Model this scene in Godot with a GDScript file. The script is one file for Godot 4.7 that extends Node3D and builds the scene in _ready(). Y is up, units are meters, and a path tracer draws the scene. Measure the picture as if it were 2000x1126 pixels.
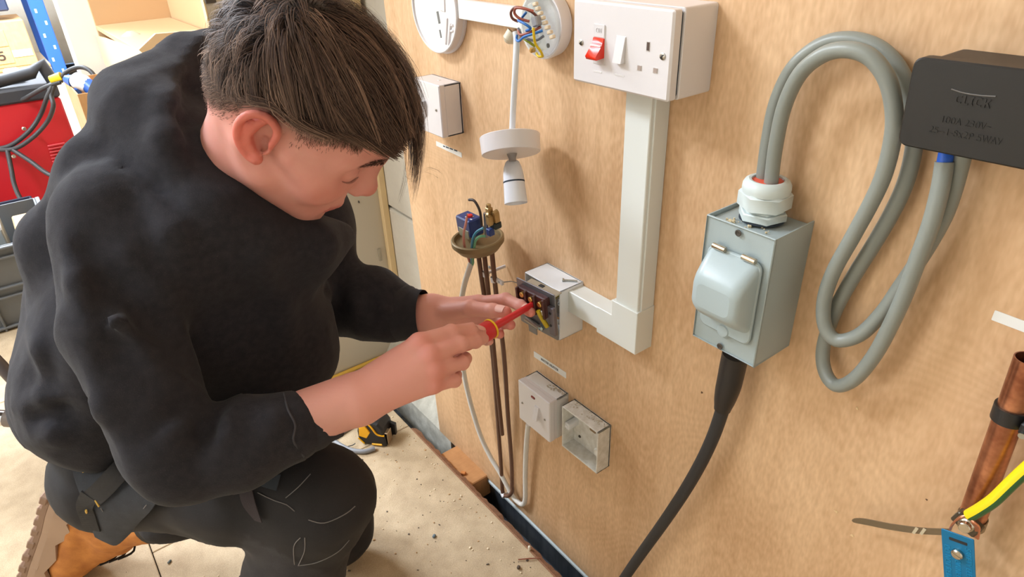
extends Node3D
# A young electrician kneels at a plywood training wall. Metres; y up; the plywood face is z = 0, the floor y = 0.

func _ready() -> void:
	# --- camera
	var cam := Camera3D.new()
	cam.name = "camera"
	cam.fov = 46.5305
	cam.near = 0.02
	cam.far = 60.0
	cam.transform = Transform3D(Basis(Vector3(0.609, -0.0347, -0.7924), Vector3(-0.3751, 0.8677, -0.3262), Vector3(0.6989, 0.4959, 0.5154)), Vector3(0.675, 1.1087, 0.6051))
	add_child(cam)
	cam.current = true
	# --- environment
	var env := Environment.new()
	env.background_mode = Environment.BG_COLOR
	env.background_color = Color(0.75, 0.85, 1.0)
	env.background_energy_multiplier = 0.6
	env.tonemap_mode = Environment.TONE_MAPPER_LINEAR
	env.tonemap_exposure = 1.0
	env.sdfgi_enabled = true
	env.ssao_enabled = true
	env.ssil_enabled = true
	var we := WorldEnvironment.new()
	we.name = "world_environment"
	we.environment = env
	add_child(we)
	# --- lamps: ceiling panels, each a glowing face and an area light of the same size
	ceiling_panel(Vector3(-1.9, 2.86, 1.9), Vector2(1.2, 0.6), 14.5, "white ceiling light panel above and behind the kneeling person")
	ceiling_panel(Vector3(-0.5, 2.86, 2.9), Vector2(1.2, 0.6), 2.6, "white ceiling light panel behind the photographer")
	ceiling_panel(Vector3(-4.4, 2.86, 0.9), Vector2(1.2, 1.2), 44.0, "large white ceiling light panel in front of the racking at the far end")
	# --- setting, then things
	make_textures()
	build_shell()
	build_floor()
	build_background()
	build_wall_things()
	build_right_side()
	build_heater_and_rose()
	build_person()

# ------------------------------------------------------------------ helpers
var mats := {}
var tex := {}
var used := {}

func numbered(called: String) -> String:
	if not used.has(called):
		used[called] = 0
		return called
	used[called] += 1
	return "%s_%03d" % [called, used[called]]

func thing(called: String, at: Vector3, label: String, category: String, group := "") -> Node3D:
	var o := Node3D.new()
	o.name = numbered(called)
	add_child(o)
	o.position = at
	o.set_meta("label", label)
	o.set_meta("category", category)
	if group:
		o.set_meta("group", group)
	return o

func tag(o: Node, label: String, category: String, group := "") -> Node:
	o.set_meta("label", label)
	o.set_meta("category", category)
	if group:
		o.set_meta("group", group)
	return o

func origin_of(n: Node) -> Vector3:
	var p := Vector3.ZERO
	while n != null and n != self:
		p += n.position
		n = n.get_parent()
	return p

# mesh builder in world coordinates; commit() makes them local to the parent
class MB:
	var st := SurfaceTool.new()
	var g := 1
	var col := Color(1, 1, 1)
	var flat := false
	func _init() -> void:
		st.begin(Mesh.PRIMITIVE_TRIANGLES)
	func v(p: Vector3, s: int) -> void:
		st.set_smooth_group(s)
		st.set_color(col)
		st.add_vertex(p)
	func tri(a: Vector3, b: Vector3, c: Vector3, s := -1) -> void: # counter-clockwise seen from outside
		v(a, s); v(c, s); v(b, s)
	func quad(a: Vector3, b: Vector3, c: Vector3, d: Vector3, s := -1) -> void:
		tri(a, b, c, s); tri(a, c, d, s)
	# box with chamfered edges
	func box(c: Vector3, size: Vector3, bev := 0.0, basis := Basis.IDENTITY) -> void:
		var h := size * 0.5
		var e := minf(bev, minf(h.x, minf(h.y, h.z)) * 0.98)
		if e <= 0.0:
			for ax in 3:
				for sg in [-1.0, 1.0]:
					var q := []
					var u := (ax + 1) % 3
					var w := (ax + 2) % 3
					for k in [[-1, -1], [1, -1], [1, 1], [-1, 1]]:
						var p := Vector3.ZERO
						p[ax] = sg * h[ax]; p[u] = k[0] * h[u]; p[w] = k[1] * h[w]
						q.append(c + basis * p)
					if sg > 0: quad(q[0], q[1], q[2], q[3])
					else: quad(q[3], q[2], q[1], q[0])
			return
		var f := func(ax: int, sx: float, sy: float, sz: float) -> Vector3:
			var s := Vector3(sx, sy, sz)
			var p := Vector3(s.x * (h.x - e), s.y * (h.y - e), s.z * (h.z - e))
			p[ax] = s[ax] * h[ax]
			return c + basis * p
		for ax in 3:
			var u := (ax + 1) % 3
			var w := (ax + 2) % 3
			for sg in [-1.0, 1.0]:
				var q := []
				for k in [[-1, -1], [1, -1], [1, 1], [-1, 1]]:
					var s := Vector3.ZERO
					s[ax] = sg; s[u] = k[0]; s[w] = k[1]
					q.append(f.call(ax, s.x, s.y, s.z))
				if sg > 0: quad(q[0], q[1], q[2], q[3])
				else: quad(q[3], q[2], q[1], q[0])
			# edges along ax
			for su in [-1.0, 1.0]:
				for sw in [-1.0, 1.0]:
					var s0 := Vector3.ZERO
					s0[ax] = -1.0; s0[u] = su; s0[w] = sw
					var s1 := s0
					s1[ax] = 1.0
					var a: Vector3 = f.call(u, s0.x, s0.y, s0.z)
					var b: Vector3 = f.call(w, s0.x, s0.y, s0.z)
					var c2: Vector3 = f.call(w, s1.x, s1.y, s1.z)
					var d: Vector3 = f.call(u, s1.x, s1.y, s1.z)
					if su * sw > 0: quad(a, d, c2, b)
					else: quad(a, b, c2, d)
		for sx in [-1.0, 1.0]:
			for sy in [-1.0, 1.0]:
				for sz in [-1.0, 1.0]:
					var a: Vector3 = f.call(0, sx, sy, sz)
					var b: Vector3 = f.call(1, sx, sy, sz)
					var d: Vector3 = f.call(2, sx, sy, sz)
					if sx * sy * sz > 0: tri(a, b, d)
					else: tri(a, d, b)
	# swept round tube through pts; rad a number or an array
	func tube(pts: Array, rad, n := 8, caps := true, squash := 1.0, upv := Vector3.ZERO) -> void:
		var m := pts.size()
		g += 1
		var rings := []
		var t0: Vector3 = (pts[1] - pts[0]).normalized()
		var nn := t0.cross(Vector3(0.31, 0.86, 0.41) if upv == Vector3.ZERO else upv).normalized()
		for i in m:
			var a: Vector3 = pts[maxi(i - 1, 0)]
			var b: Vector3 = pts[mini(i + 1, m - 1)]
			var t := (b - a).normalized()
			nn = (nn - t * nn.dot(t)).normalized()
			var bb := t.cross(nn)
			var r: float = rad[i] if rad is Array else rad
			var ring := []
			for k in n:
				var w := TAU * k / n
				ring.append(pts[i] + nn * cos(w) * r + bb * sin(w) * r * squash)
			rings.append(ring)
		for i in m - 1:
			for k in n:
				var k2 := (k + 1) % n
				quad(rings[i][k], rings[i][k2], rings[i + 1][k2], rings[i + 1][k], g)
		if caps:
			for k in range(1, n - 1):
				tri(rings[0][0], rings[0][k + 1], rings[0][k])
				tri(rings[m - 1][0], rings[m - 1][k], rings[m - 1][k + 1])
	# profile of [radius, height] turned round the y axis of xf, listed bottom to top
	func lathe(prof: Array, xf: Transform3D, n := 24, caps := true) -> void:
		var m := prof.size()
		g += 1
		for i in m - 1:
			if i > 0:
				var d0 := Vector2(prof[i][0] - prof[i - 1][0], prof[i][1] - prof[i - 1][1]).normalized()
				var d1 := Vector2(prof[i + 1][0] - prof[i][0], prof[i + 1][1] - prof[i][1]).normalized()
				if d0.dot(d1) < 0.8:
					g += 1
			for k in n:
				var w0 := TAU * k / n
				var w1 := TAU * (k + 1) / n
				var a := xf * Vector3(cos(w0) * prof[i][0], prof[i][1], sin(w0) * prof[i][0])
				var b := xf * Vector3(cos(w1) * prof[i][0], prof[i][1], sin(w1) * prof[i][0])
				var c := xf * Vector3(cos(w1) * prof[i + 1][0], prof[i + 1][1], sin(w1) * prof[i + 1][0])
				var d := xf * Vector3(cos(w0) * prof[i + 1][0], prof[i + 1][1], sin(w0) * prof[i + 1][0])
				if prof[i + 1][0] > 1e-6: tri(a, d, c, g)
				if prof[i][0] > 1e-6: tri(a, c, b, g)
		if caps:
			for e in [0, m - 1]:
				if prof[e][0] > 1e-6:
					var o := xf * Vector3(0, prof[e][1], 0)
					for k in n:
						var w0 := TAU * k / n
						var w1 := TAU * (k + 1) / n
						var a := xf * Vector3(cos(w0) * prof[e][0], prof[e][1], sin(w0) * prof[e][0])
						var b := xf * Vector3(cos(w1) * prof[e][0], prof[e][1], sin(w1) * prof[e][0])
						if e == 0: tri(o, a, b)
						else: tri(o, b, a)
	# polygon in the x-y plane of xf, from z = 0 to z = depth, front edge chamfered
	func prism(poly: PackedVector2Array, depth: float, xf: Transform3D, bev := 0.0, smooth := false) -> void:
		var n := poly.size()
		var area := 0.0
		for i in n:
			area += poly[i].cross(poly[(i + 1) % n])
		if area < 0:
			poly = poly.duplicate()
			poly.reverse()
		var inner := PackedVector2Array()
		for i in n:
			var a := (poly[i] - poly[(i + n - 1) % n]).normalized()
			var b := (poly[(i + 1) % n] - poly[i]).normalized()
			var na := Vector2(-a.y, a.x)
			var nb := Vector2(-b.y, b.x)
			var s := (na + nb)
			inner.append(poly[i] + s * (bev / maxf(0.3, 1.0 + na.dot(nb))))
		var idx := Geometry2D.triangulate_polygon(inner)
		var idx0 := Geometry2D.triangulate_polygon(poly)
		for k in range(0, idx.size(), 3):
			tri2(inner, idx, k, depth, xf, true)
		for k in range(0, idx0.size(), 3):
			tri2(poly, idx0, k, 0.0, xf, false)
		g += 1
		for i in n:
			var j := (i + 1) % n
			var s := g if smooth else -1
			quad(xf * Vector3(poly[i].x, poly[i].y, 0), xf * Vector3(poly[j].x, poly[j].y, 0), xf * Vector3(poly[j].x, poly[j].y, depth - bev), xf * Vector3(poly[i].x, poly[i].y, depth - bev), s)
			if bev > 0:
				quad(xf * Vector3(poly[i].x, poly[i].y, depth - bev), xf * Vector3(poly[j].x, poly[j].y, depth - bev), xf * Vector3(inner[j].x, inner[j].y, depth), xf * Vector3(inner[i].x, inner[i].y, depth), s + 500 if smooth else -1)
	func tri2(p: PackedVector2Array, ix: PackedInt32Array, k: int, z: float, xf: Transform3D, front: bool) -> void:
		var a := p[ix[k]]
		var b := p[ix[k + 1]]
		var c := p[ix[k + 2]]
		if ((b - a).cross(c - a) < 0) == front:
			var t := b
			b = c
			c = t
		tri(xf * Vector3(a.x, a.y, z), xf * Vector3(b.x, b.y, z), xf * Vector3(c.x, c.y, z))
	# loft between rings of equal length (closed)
	func loft(rings: Array, smooth := true, caps := true) -> void:
		g += 1
		var n: int = rings[0].size()
		for i in rings.size() - 1:
			for k in n:
				var k2 := (k + 1) % n
				quad(rings[i][k], rings[i][k2], rings[i + 1][k2], rings[i + 1][k], g if smooth else -1)
		if caps:
			for e in [0, rings.size() - 1]:
				var o := Vector3.ZERO
				for p in rings[e]:
					o += p
				o /= n
				for k in n:
					if e == 0: tri(o, rings[e][(k + 1) % n], rings[e][k])
					else: tri(o, rings[e][k], rings[e][(k + 1) % n])

func commit(mb: MB, called: String, material: Material, parent: Node = self, kind := "") -> MeshInstance3D:
	mb.st.generate_normals()
	var arr := mb.st.commit_to_arrays()
	var off := origin_of(parent)
	if off != Vector3.ZERO:
		var vs: PackedVector3Array = arr[Mesh.ARRAY_VERTEX]
		for i in vs.size():
			vs[i] -= off
		arr[Mesh.ARRAY_VERTEX] = vs
	var am := ArrayMesh.new()
	am.add_surface_from_arrays(Mesh.PRIMITIVE_TRIANGLES, arr)
	am.surface_set_material(0, material)
	var mi := MeshInstance3D.new()
	mi.name = numbered(called) if parent == self else called
	mi.mesh = am
	parent.add_child(mi, true)
	if kind:
		mi.set_meta("kind", kind)
	return mi

func mat(key: String, color: Color, rough := 0.6, metal := 0.0, opts := {}) -> StandardMaterial3D:
	if mats.has(key):
		return mats[key]
	var m := StandardMaterial3D.new()
	m.resource_name = key
	m.albedo_color = color
	m.roughness = rough
	m.metallic = metal
	for k in opts:
		m.set(k, opts[k])
	mats[key] = m
	return m

func tri_tex(m: StandardMaterial3D, t: Texture2D, sc: Vector3) -> StandardMaterial3D:
	m.albedo_texture = t
	m.uv1_triplanar = true
	m.uv1_world_triplanar = true
	m.uv1_scale = sc
	return m

func bump(m: StandardMaterial3D, t: Texture2D, cm: float, sc := Vector3.ZERO) -> StandardMaterial3D:
	m.heightmap_enabled = true
	m.heightmap_texture = t
	m.heightmap_scale = cm
	if sc != Vector3.ZERO:
		m.uv1_triplanar = true
		m.uv1_world_triplanar = true
		m.uv1_scale = sc
	return m

func rgb(r: float, g: float, b: float) -> Color:
	return Color(r / 255.0, g / 255.0, b / 255.0)

func spline(pts: Array, per := 8) -> Array:
	var out := []
	var n := pts.size()
	for i in n - 1:
		var p0: Vector3 = pts[maxi(i - 1, 0)]
		var p1: Vector3 = pts[i]
		var p2: Vector3 = pts[i + 1]
		var p3: Vector3 = pts[mini(i + 2, n - 1)]
		for k in per:
			var t := float(k) / per
			out.append(0.5 * ((2.0 * p1) + (p2 - p0) * t + (2.0 * p0 - 5.0 * p1 + 4.0 * p2 - p3) * t * t + (3.0 * p1 - p0 - 3.0 * p2 + p3) * t * t * t))
	out.append(pts[n - 1])
	return out

func frame(at: Vector3, axis_y: Vector3, hint := Vector3(0, 0, 1)) -> Transform3D:
	var y := axis_y.normalized()
	var x := y.cross(hint).normalized()
	return Transform3D(Basis(x, y, x.cross(y)), at)

func rrect(x0: float, y0: float, x1: float, y1: float, r: float, n := 4) -> PackedVector2Array:
	var p := PackedVector2Array()
	for c in [[x1 - r, y1 - r, 0.0], [x0 + r, y1 - r, 0.25], [x0 + r, y0 + r, 0.5], [x1 - r, y0 + r, 0.75]]:
		for k in n + 1:
			var w: float = TAU * (c[2] + 0.25 * k / n)
			p.append(Vector2(c[0] + cos(w) * r, c[1] + sin(w) * r))
	return p

func words(text: String, size: float, depth: float, xf: Transform3D, material: Material, parent: Node, called := "lettering", bold := false) -> MeshInstance3D:
	var tm := TextMesh.new()
	var f := SystemFont.new()
	f.font_names = PackedStringArray(["Droid Sans"])
	if bold: f.font_weight = 700
	tm.font = f
	tm.text = text
	tm.font_size = 64
	tm.pixel_size = size / 48.0
	tm.depth = depth
	tm.curve_step = 4.0
	tm.material = material
	var mi := MeshInstance3D.new()
	mi.name = called
	mi.mesh = tm
	xf.origin -= origin_of(parent)
	mi.transform = xf
	parent.add_child(mi, true)
	return mi

func ceiling_panel(at: Vector3, size: Vector2, energy: float, label: String) -> void:
	var t := thing("ceiling_light", at, label, "ceiling light")
	var b := MB.new()
	b.box(at + Vector3(0, 0.02, 0), Vector3(size.x + 0.04, 0.03, size.y + 0.04), 0.004)
	commit(b, "housing", mat("lamp_housing", Color(0.9, 0.9, 0.9), 0.5), t)
	b = MB.new()
	b.box(at, Vector3(size.x, 0.008, size.y), 0.0)
	commit(b, "diffuser", mat("lamp_glow", Color(1, 1, 1), 0.6, 0.0, {"emission_enabled": true, "emission": Color(0.95, 0.98, 1.0), "emission_energy_multiplier": 1.6}), t)
	var l := AreaLight3D.new()
	l.name = "lamp"
	l.area_size = size
	l.area_normalize_energy = true
	l.light_energy = energy
	l.light_color = Color(0.90, 0.945, 1.0)
	l.shadow_enabled = true
	l.position = Vector3(0, -0.02, 0)
	l.rotation_degrees = Vector3(-90, 0, 0)
	l.set("area_range", 12.0)
	l.set("area_attenuation", 2.0)
	t.add_child(l)

# ------------------------------------------------------------------ textures
func noise_img(seed_: int, freq: float, w: int, h: int, oct := 4, type := FastNoiseLite.TYPE_SIMPLEX_SMOOTH) -> Image:
	var n := FastNoiseLite.new()
	n.seed = seed_
	n.frequency = freq
	n.noise_type = type
	n.fractal_octaves = oct
	return n.get_seamless_image(w, h)

func stretched(seed_: int, freq: float, w: int, h: int, size: int, oct := 4) -> Image:
	var i := noise_img(seed_, freq, w, h, oct)
	i.resize(size, size, Image.INTERPOLATE_CUBIC)
	return i

func mix_tex(size: int, layers: Array, dark: Color, light: Color, base := 0.5, lint := 0) -> ImageTexture:
	# layers: [image, weight]; the sum moves the colour between dark and light
	var datas := []
	for l in layers:
		var im: Image = l[0]
		im.convert(Image.FORMAT_L8)
		datas.append(im.get_data())
	var out := PackedByteArray()
	out.resize(size * size * 3)
	var n := size * size
	var dr := dark.r8; var dg := dark.g8; var db := dark.b8
	var lr := light.r8 - dr; var lg := light.g8 - dg; var lb := light.b8 - db
	for i in n:
		var v := base
		for k in datas.size():
			v += (datas[k][i] / 255.0 - 0.5) * layers[k][1]
		v = clampf(v, 0.0, 1.0)
		out[i * 3] = int(dr + lr * v)
		out[i * 3 + 1] = int(dg + lg * v)
		out[i * 3 + 2] = int(db + lb * v)
	if lint > 0:
		var rng := RandomNumberGenerator.new()
		rng.seed = 12
		for i in lint:
			var at := rng.randi() % (n - 2)
			var w := rng.randi() % 60 + 10
			for k in 3:
				out[at * 3 + k] = mini(255, out[at * 3 + k] + w)
				if i % 3 == 0: out[at * 3 + 3 + k] = mini(255, out[at * 3 + 3 + k] + w / 2)
	var img := Image.create_from_data(size, size, false, Image.FORMAT_RGB8, out)
	img.generate_mipmaps()
	return ImageTexture.create_from_image(img)

func grey_tex(img: Image) -> ImageTexture:
	img.convert(Image.FORMAT_L8)
	return ImageTexture.create_from_image(img)

func make_textures() -> void:
	tex.fine = grey_tex(noise_img(3, 0.12, 512, 512, 4))
	tex.soft = grey_tex(noise_img(4, 0.012, 512, 512, 4))
	tex.weave = weave_tex()
	# plywood: long upright grain, fine pores, broad cathedral figure
	var s := 768
	var figure := noise_img(13, 0.0042, s, s, 2)
	figure.convert(Image.FORMAT_L8)
	var fd := figure.get_data()
	for i in fd.size():
		fd[i] = int(127.5 + 127.5 * sin(fd[i] * 0.42))
	figure = Image.create_from_data(s, s, false, Image.FORMAT_L8, fd)
	tex.ply = mix_tex(s, [[figure, 0.10], [stretched(11, 0.05, 512, 24, s), 0.22], [stretched(12, 0.11, 768, 40, s), 0.16], [noise_img(13, 0.006, s, s, 3), 0.5], [stretched(14, 0.25, s, 400, s, 3), 0.42]], rgb(186, 143, 102), rgb(236, 199, 158), 0.58)
	tex.chip = mix_tex(512, [[noise_img(21, 0.2, 512, 512, 3), 0.45], [noise_img(22, 0.35, 512, 512, 2, FastNoiseLite.TYPE_CELLULAR), 0.35], [noise_img(23, 0.01, 512, 512, 3), 0.5]], rgb(160, 138, 108), rgb(208, 186, 153), 0.55)
	tex.chipedge = mix_tex(256, [[noise_img(24, 0.12, 256, 256, 4), 0.9], [noise_img(25, 0.3, 256, 256, 2), 0.5]], rgb(92, 62, 45), rgb(188, 140, 104), 0.5)
	tex.cement = mix_tex(256, [[noise_img(31, 0.02, 256, 256, 5), 0.8], [noise_img(32, 0.2, 256, 256, 2), 0.3]], rgb(170, 165, 150), rgb(226, 222, 208), 0.55)
	tex.paint = mix_tex(256, [[noise_img(33, 0.02, 256, 256, 5), 0.5], [noise_img(34, 0.2, 256, 256, 2), 0.15]], rgb(214, 208, 196), rgb(240, 236, 226), 0.55)
	tex.steel = mix_tex(256, [[stretched(41, 0.08, 256, 16, 256), 0.6], [noise_img(42, 0.02, 256, 256, 4), 0.6]], rgb(120, 124, 128), rgb(190, 194, 198), 0.5)
	tex.copper = mix_tex(256, [[noise_img(43, 0.02, 256, 256, 5), 1.2], [noise_img(44, 0.12, 256, 256, 3), 0.4]], rgb(136, 84, 62), rgb(206, 146, 112), 0.5)
	tex.card = mix_tex(256, [[stretched(45, 0.1, 256, 16, 256), 0.3], [noise_img(46, 0.02, 256, 256, 4), 0.4]], rgb(178, 136, 94), rgb(210, 168, 122), 0.5)
	tex.fleece = mix_tex(512, [[noise_img(47, 0.3, 512, 512, 3), 0.6], [noise_img(48, 0.02, 512, 512, 4), 0.5]], rgb(38, 37, 41), rgb(64, 63, 68), 0.42, 900)
	tex.nubuck = mix_tex(256, [[noise_img(49, 0.02, 256, 256, 5), 0.9], [noise_img(50, 0.25, 256, 256, 3), 0.3]], rgb(158, 92, 38), rgb(208, 138, 66), 0.55)
	tex.dusty = mix_tex(256, [[noise_img(51, 0.03, 256, 256, 5), 1.1], [noise_img(52, 0.3, 256, 256, 2), 0.3]], rgb(206, 202, 190), rgb(232, 230, 224), 0.5)

func weave_tex() -> ImageTexture:
	var n := 64
	var img := Image.create(n, n, false, Image.FORMAT_L8)
	for y in n:
		for x in n:
			var a := sin(TAU * (x + y) / 8.0) * 0.5 + 0.5
			var b := sin(TAU * x / 4.0) * 0.25 + sin(TAU * y / 4.0) * 0.25 + 0.5
			img.set_pixel(x, y, Color(0.6 * a + 0.4 * b, 0, 0))
	return ImageTexture.create_from_image(img)

func m_ply() -> StandardMaterial3D:
	if mats.has("plywood"): return mats.plywood
	var m := tri_tex(mat("plywood", Color(1, 1, 1), 0.55), tex.ply, Vector3(1.05, 0.62, 1.05))
	return m

func m_white() -> StandardMaterial3D:
	return mat("white_plastic", rgb(226, 221, 221), 0.32)

# ------------------------------------------------------------------ setting
func structure(mb: MB, called: String, m: Material, parent: Node = self) -> MeshInstance3D:
	var o := commit(mb, called, m, parent)
	if parent == self:
		o.set_meta("kind", "structure")
	return o

func build_shell() -> void:
	var paint := tri_tex(mat("wall_paint", Color(1, 1, 1), 0.8), tex.paint, Vector3(1.3, 1.3, 1.3))
	var b := MB.new()
	# painted block wall behind the training panel, laid in courses
	b.box(Vector3(-2.45, 1.45, -0.25), Vector3(10.3, 3.1, 0.28), 0.0)
	var wb := structure(b, "wall_back", paint)
	wb.set_meta("label", "white painted block wall behind the plywood panel")
	for row in 4:
		for k in 2:
			var x0 := -0.40 - 0.45 * k - (0.225 if row % 2 else 0.0)
			b = MB.new()
			b.box(Vector3(x0 - 0.225, 0.111 + row * 0.225, -0.107), Vector3(0.444, 0.219, 0.016), 0.004)
			commit(b, "block", paint, wb)
	b = MB.new()
	b.box(Vector3(-7.6, 1.45, 1.7), Vector3(0.2, 3.1, 4.2), 0.0)
	structure(b, "wall_left", paint)
	b = MB.new()
	b.box(Vector3(2.7, 1.45, 1.7), Vector3(0.2, 3.1, 4.2), 0.0)
	structure(b, "wall_right", paint)
	b = MB.new()
	b.box(Vector3(-2.45, 1.45, 3.7), Vector3(10.3, 3.1, 0.2), 0.0)
	structure(b, "wall_front", paint)
	b = MB.new()
	b.box(Vector3(-2.45, 3.0, 1.7), Vector3(10.5, 0.2, 4.4), 0.0)
	structure(b, "ceiling", mat("ceiling_paint", rgb(232, 230, 226), 0.9))
	# plywood training panel, its face at z = 0
	b = MB.new()
	var x0 := -0.4935
	b.prism(PackedVector2Array([Vector2(-0.474, -0.0265), Vector2(-0.498, 0.95), Vector2(-0.51, 1.9), Vector2(1.25, 1.9), Vector2(1.25, -0.0265)]), 0.018, Transform3D(Basis.IDENTITY, Vector3(0, 0, -0.018)), 0.001)
	var p := commit(b, "plywood_panel", m_ply())
	tag(p, "large tan plywood sheet that carries the switches, cables and boxes", "plywood panel")
	# small plugs, screw holes and dents in the sheet
	var k := 0
	for s in [[Vector3(0.4606, 0.4953, 0), 0.0022], [Vector3(0.4837, 0.4765, 0), 0.002], [Vector3(0.264, 0.5467, 0), 0.0016], [Vector3(0.4692, 0.8479, 0), 0.0012], [Vector3(0.4522, 0.6409, 0), 0.0018], [Vector3(0.4257, 0.7994, 0), 0.0012], [Vector3(0.5381, 0.5791, 0), 0.001]]:
		b = MB.new()
		var c: Vector3 = s[0]
		var poly := PackedVector2Array()
		for i in 7:
			poly.append(Vector2(cos(TAU * i / 7 + k), sin(TAU * i / 7 + k) * 0.9) * s[1] * (1.0 + 0.35 * sin(i * 2.3 + k)))
		b.prism(poly, 0.0006, Transform3D(Basis.IDENTITY, c), 0.0002)
		commit(b, "splinter", mat("bare_wood", rgb(226, 196, 150), 0.7) if k < 2 or k == 4 else mat("hole_dark", rgb(96, 68, 46), 0.9), p)
		k += 1
	# upright timber that closes the panel's back at its left end
	b = MB.new()
	b.box(Vector3(-0.44, 0.95, -0.06), Vector3(0.045, 1.9, 0.075), 0.002)
	tag(commit(b, "timber_batten", mat("softwood", rgb(214, 182, 132), 0.7)), "rough timber batten fixed behind the plywood sheet", "batten")

func build_floor() -> void:
	var chip := tri_tex(mat("chipboard", Color(1, 1, 1), 0.8), tex.chip, Vector3(3.1, 3.1, 3.1))
	bump(chip, tex.fine, 0.04)
	var b := MB.new()
	b.box(Vector3(-2.45, -0.17, 1.7), Vector3(10.5, 0.06, 4.4), 0.0)
	var f := structure(b, "floor", mat("underfloor", rgb(70, 62, 54), 0.9))
	# boards: rows across z, butt joints along x, all with open joints
	var rows := [[0.0625, 0.6565, -0.5135], [0.6575, 1.255, -1.3], [1.2575, 1.855, -0.4], [1.8575, 2.455, -1.1], [2.4575, 3.055, 0.2], [3.0575, 3.6, -0.7]]
	for r in rows:
		var xs := [-7.5]
		var x: float = r[2]
		while x - 2.4 > -7.5:
			x -= 2.4
		while x < 2.6:
			xs.append(x)
			x += 2.4
		xs.append(2.6)
		for i in xs.size() - 1:
			b = MB.new()
			var a: float = xs[i] + 0.0006
			var e: float = xs[i + 1] - 0.0006
			b.box(Vector3((a + e) / 2, -0.011, (r[0] + r[1]) / 2), Vector3(e - a, 0.022, r[1] - r[0] - 0.001), 0.0015)
			commit(b, "floor_board", chip, f)
	# joists under the joints
	for z in [0.4, 1.0, 1.9, 2.8]:
		b = MB.new()
		b.box(Vector3(-2.45, -0.08, z), Vector3(10.0, 0.114, 0.06), 0.0)
		commit(b, "joist", mat("softwood", rgb(214, 182, 132), 0.7), f)
	# crumbling front edge of the boards along the trough
	var rng := RandomNumberGenerator.new()
	rng.seed = 5
	b = MB.new()
	var rings := []
	for i in 150:
		var t := i / 149.0
		var xx := lerpf(-0.5, 1.2, t)
		var w := 0.011 + rng.randf() * 0.005
		var dy := -0.004 - rng.randf() * 0.004
		rings.append([Vector3(xx, -0.0005, 0.0645), Vector3(xx, 0.0005 + rng.randf() * 0.0012, 0.0615), Vector3(xx, dy, 0.0635 - w), Vector3(xx, -0.02, 0.058 - w * 0.6), Vector3(xx, -0.021, 0.0645)])
	b.loft(rings, false)
	commit(b, "crumbled_edge", tri_tex(mat("chip_edge", Color(1, 1, 1), 0.95), tex.chipedge, Vector3(14, 14, 14)), f)
	# trough between boards and wall: block of joist, steel channels
	b = MB.new()
	b.box(Vector3(-0.3335, -0.049, 0.026), Vector3(0.128, 0.06, 0.066), 0.002)
	tag(commit(b, "timber_block", tri_tex(mat("old_joist", Color(1, 0.93, 0.86), 0.9), tex.card, Vector3(4, 9, 9))), "dusty timber block bridging the gap between floor and panel", "timber block")
	var steel := tri_tex(mat("track_steel", Color(0.8, 0.83, 0.87), 0.38, 0.85), tex.steel, Vector3(2, 2, 2))
	b = MB.new()
	b.box(Vector3(0.48, -0.0735, -0.008), Vector3(1.5, 0.085, 0.003), 0.0)
	b.box(Vector3(0.48, -0.115, 0.022), Vector3(1.5, 0.003, 0.06), 0.0)
	var t := tag(commit(b, "steel_channel", steel), "grey steel channel in the floor gap under the plywood", "channel")
	b = MB.new()
	b.box(Vector3(0.48, -0.0345, -0.004), Vector3(1.5, 0.009, 0.010), 0.002)
	commit(b, "lip", mat("lip_paint", rgb(206, 216, 218), 0.5), t)
	b = MB.new()
	b.box(Vector3(-0.9, -0.075, -0.012), Vector3(1.0, 0.085, 0.003), 0.0)
	b.box(Vector3(-0.9, -0.116, 0.022), Vector3(1.0, 0.003, 0.07), 0.0)
	b.prism(PackedVector2Array([Vector2(-1.4, -0.03), Vector2(-1.4, -0.036), Vector2(-0.4, -0.036), Vector2(-0.4, -0.03)]), 0.05, Transform3D(Basis.IDENTITY, Vector3(0, 0, -0.062)), 0.0)
	tag(commit(b, "steel_channel", steel), "bright steel channel beyond the timber block, below the white wall", "channel")
	# cement kerb at the foot of the block wall
	b = MB.new()
	var poly := PackedVector2Array([Vector2(-0.1, -0.12), Vector2(0.0, -0.12), Vector2(-0.004, -0.03), Vector2(-0.06, 0.05), Vector2(-0.1, 0.09)])
	b.prism(poly, 1.6, Transform3D(Basis(Vector3(0, 0, 1), Vector3(0, 1, 0), Vector3(-1, 0, 0)), Vector3(-0.43, 0, 0)), 0.002)
	structure(b, "trim_1", tri_tex(mat("cement", Color(1, 1, 1), 0.9), tex.cement, Vector3(5, 5, 5)))
	# litter: crumbs of plaster and chipboard
	var crumb_mats := [mat("crumb_pale", rgb(226, 208, 176), 0.9), mat("crumb_dark", rgb(96, 84, 72), 0.9), mat("crumb_tan", rgb(190, 150, 104), 0.9)]
	var packs := [MB.new(), MB.new(), MB.new()]
	for i in 420:
		var c := Vector3(rng.randf_range(-0.75, 0.25), 0.0, 0.075 + rng.randf() * rng.randf() * 0.75)
		var s := 0.0008 + 0.0022 * rng.randf() * rng.randf()
		packs[i % 3 if i % 5 else 0].box(c + Vector3(0, s * 0.4, 0), Vector3(s * (1 + rng.randf() * 1.4), s * 0.9, s * (1 + rng.randf())), s * 0.25, Basis(Vector3(0, 1, 0), rng.randf() * TAU).rotated(Vector3(1, 0, 0), rng.randf() * 0.4))
	for k in 3:
		var o := commit(packs[k], ["plaster_crumbs", "grit", "wood_crumbs"][k], crumb_mats[k], self, "stuff")
		tag(o, ["pale plaster crumbs scattered over the chipboard floor", "dark grit scattered over the chipboard floor", "tan wood crumbs scattered over the chipboard floor"][k], "debris")
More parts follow.
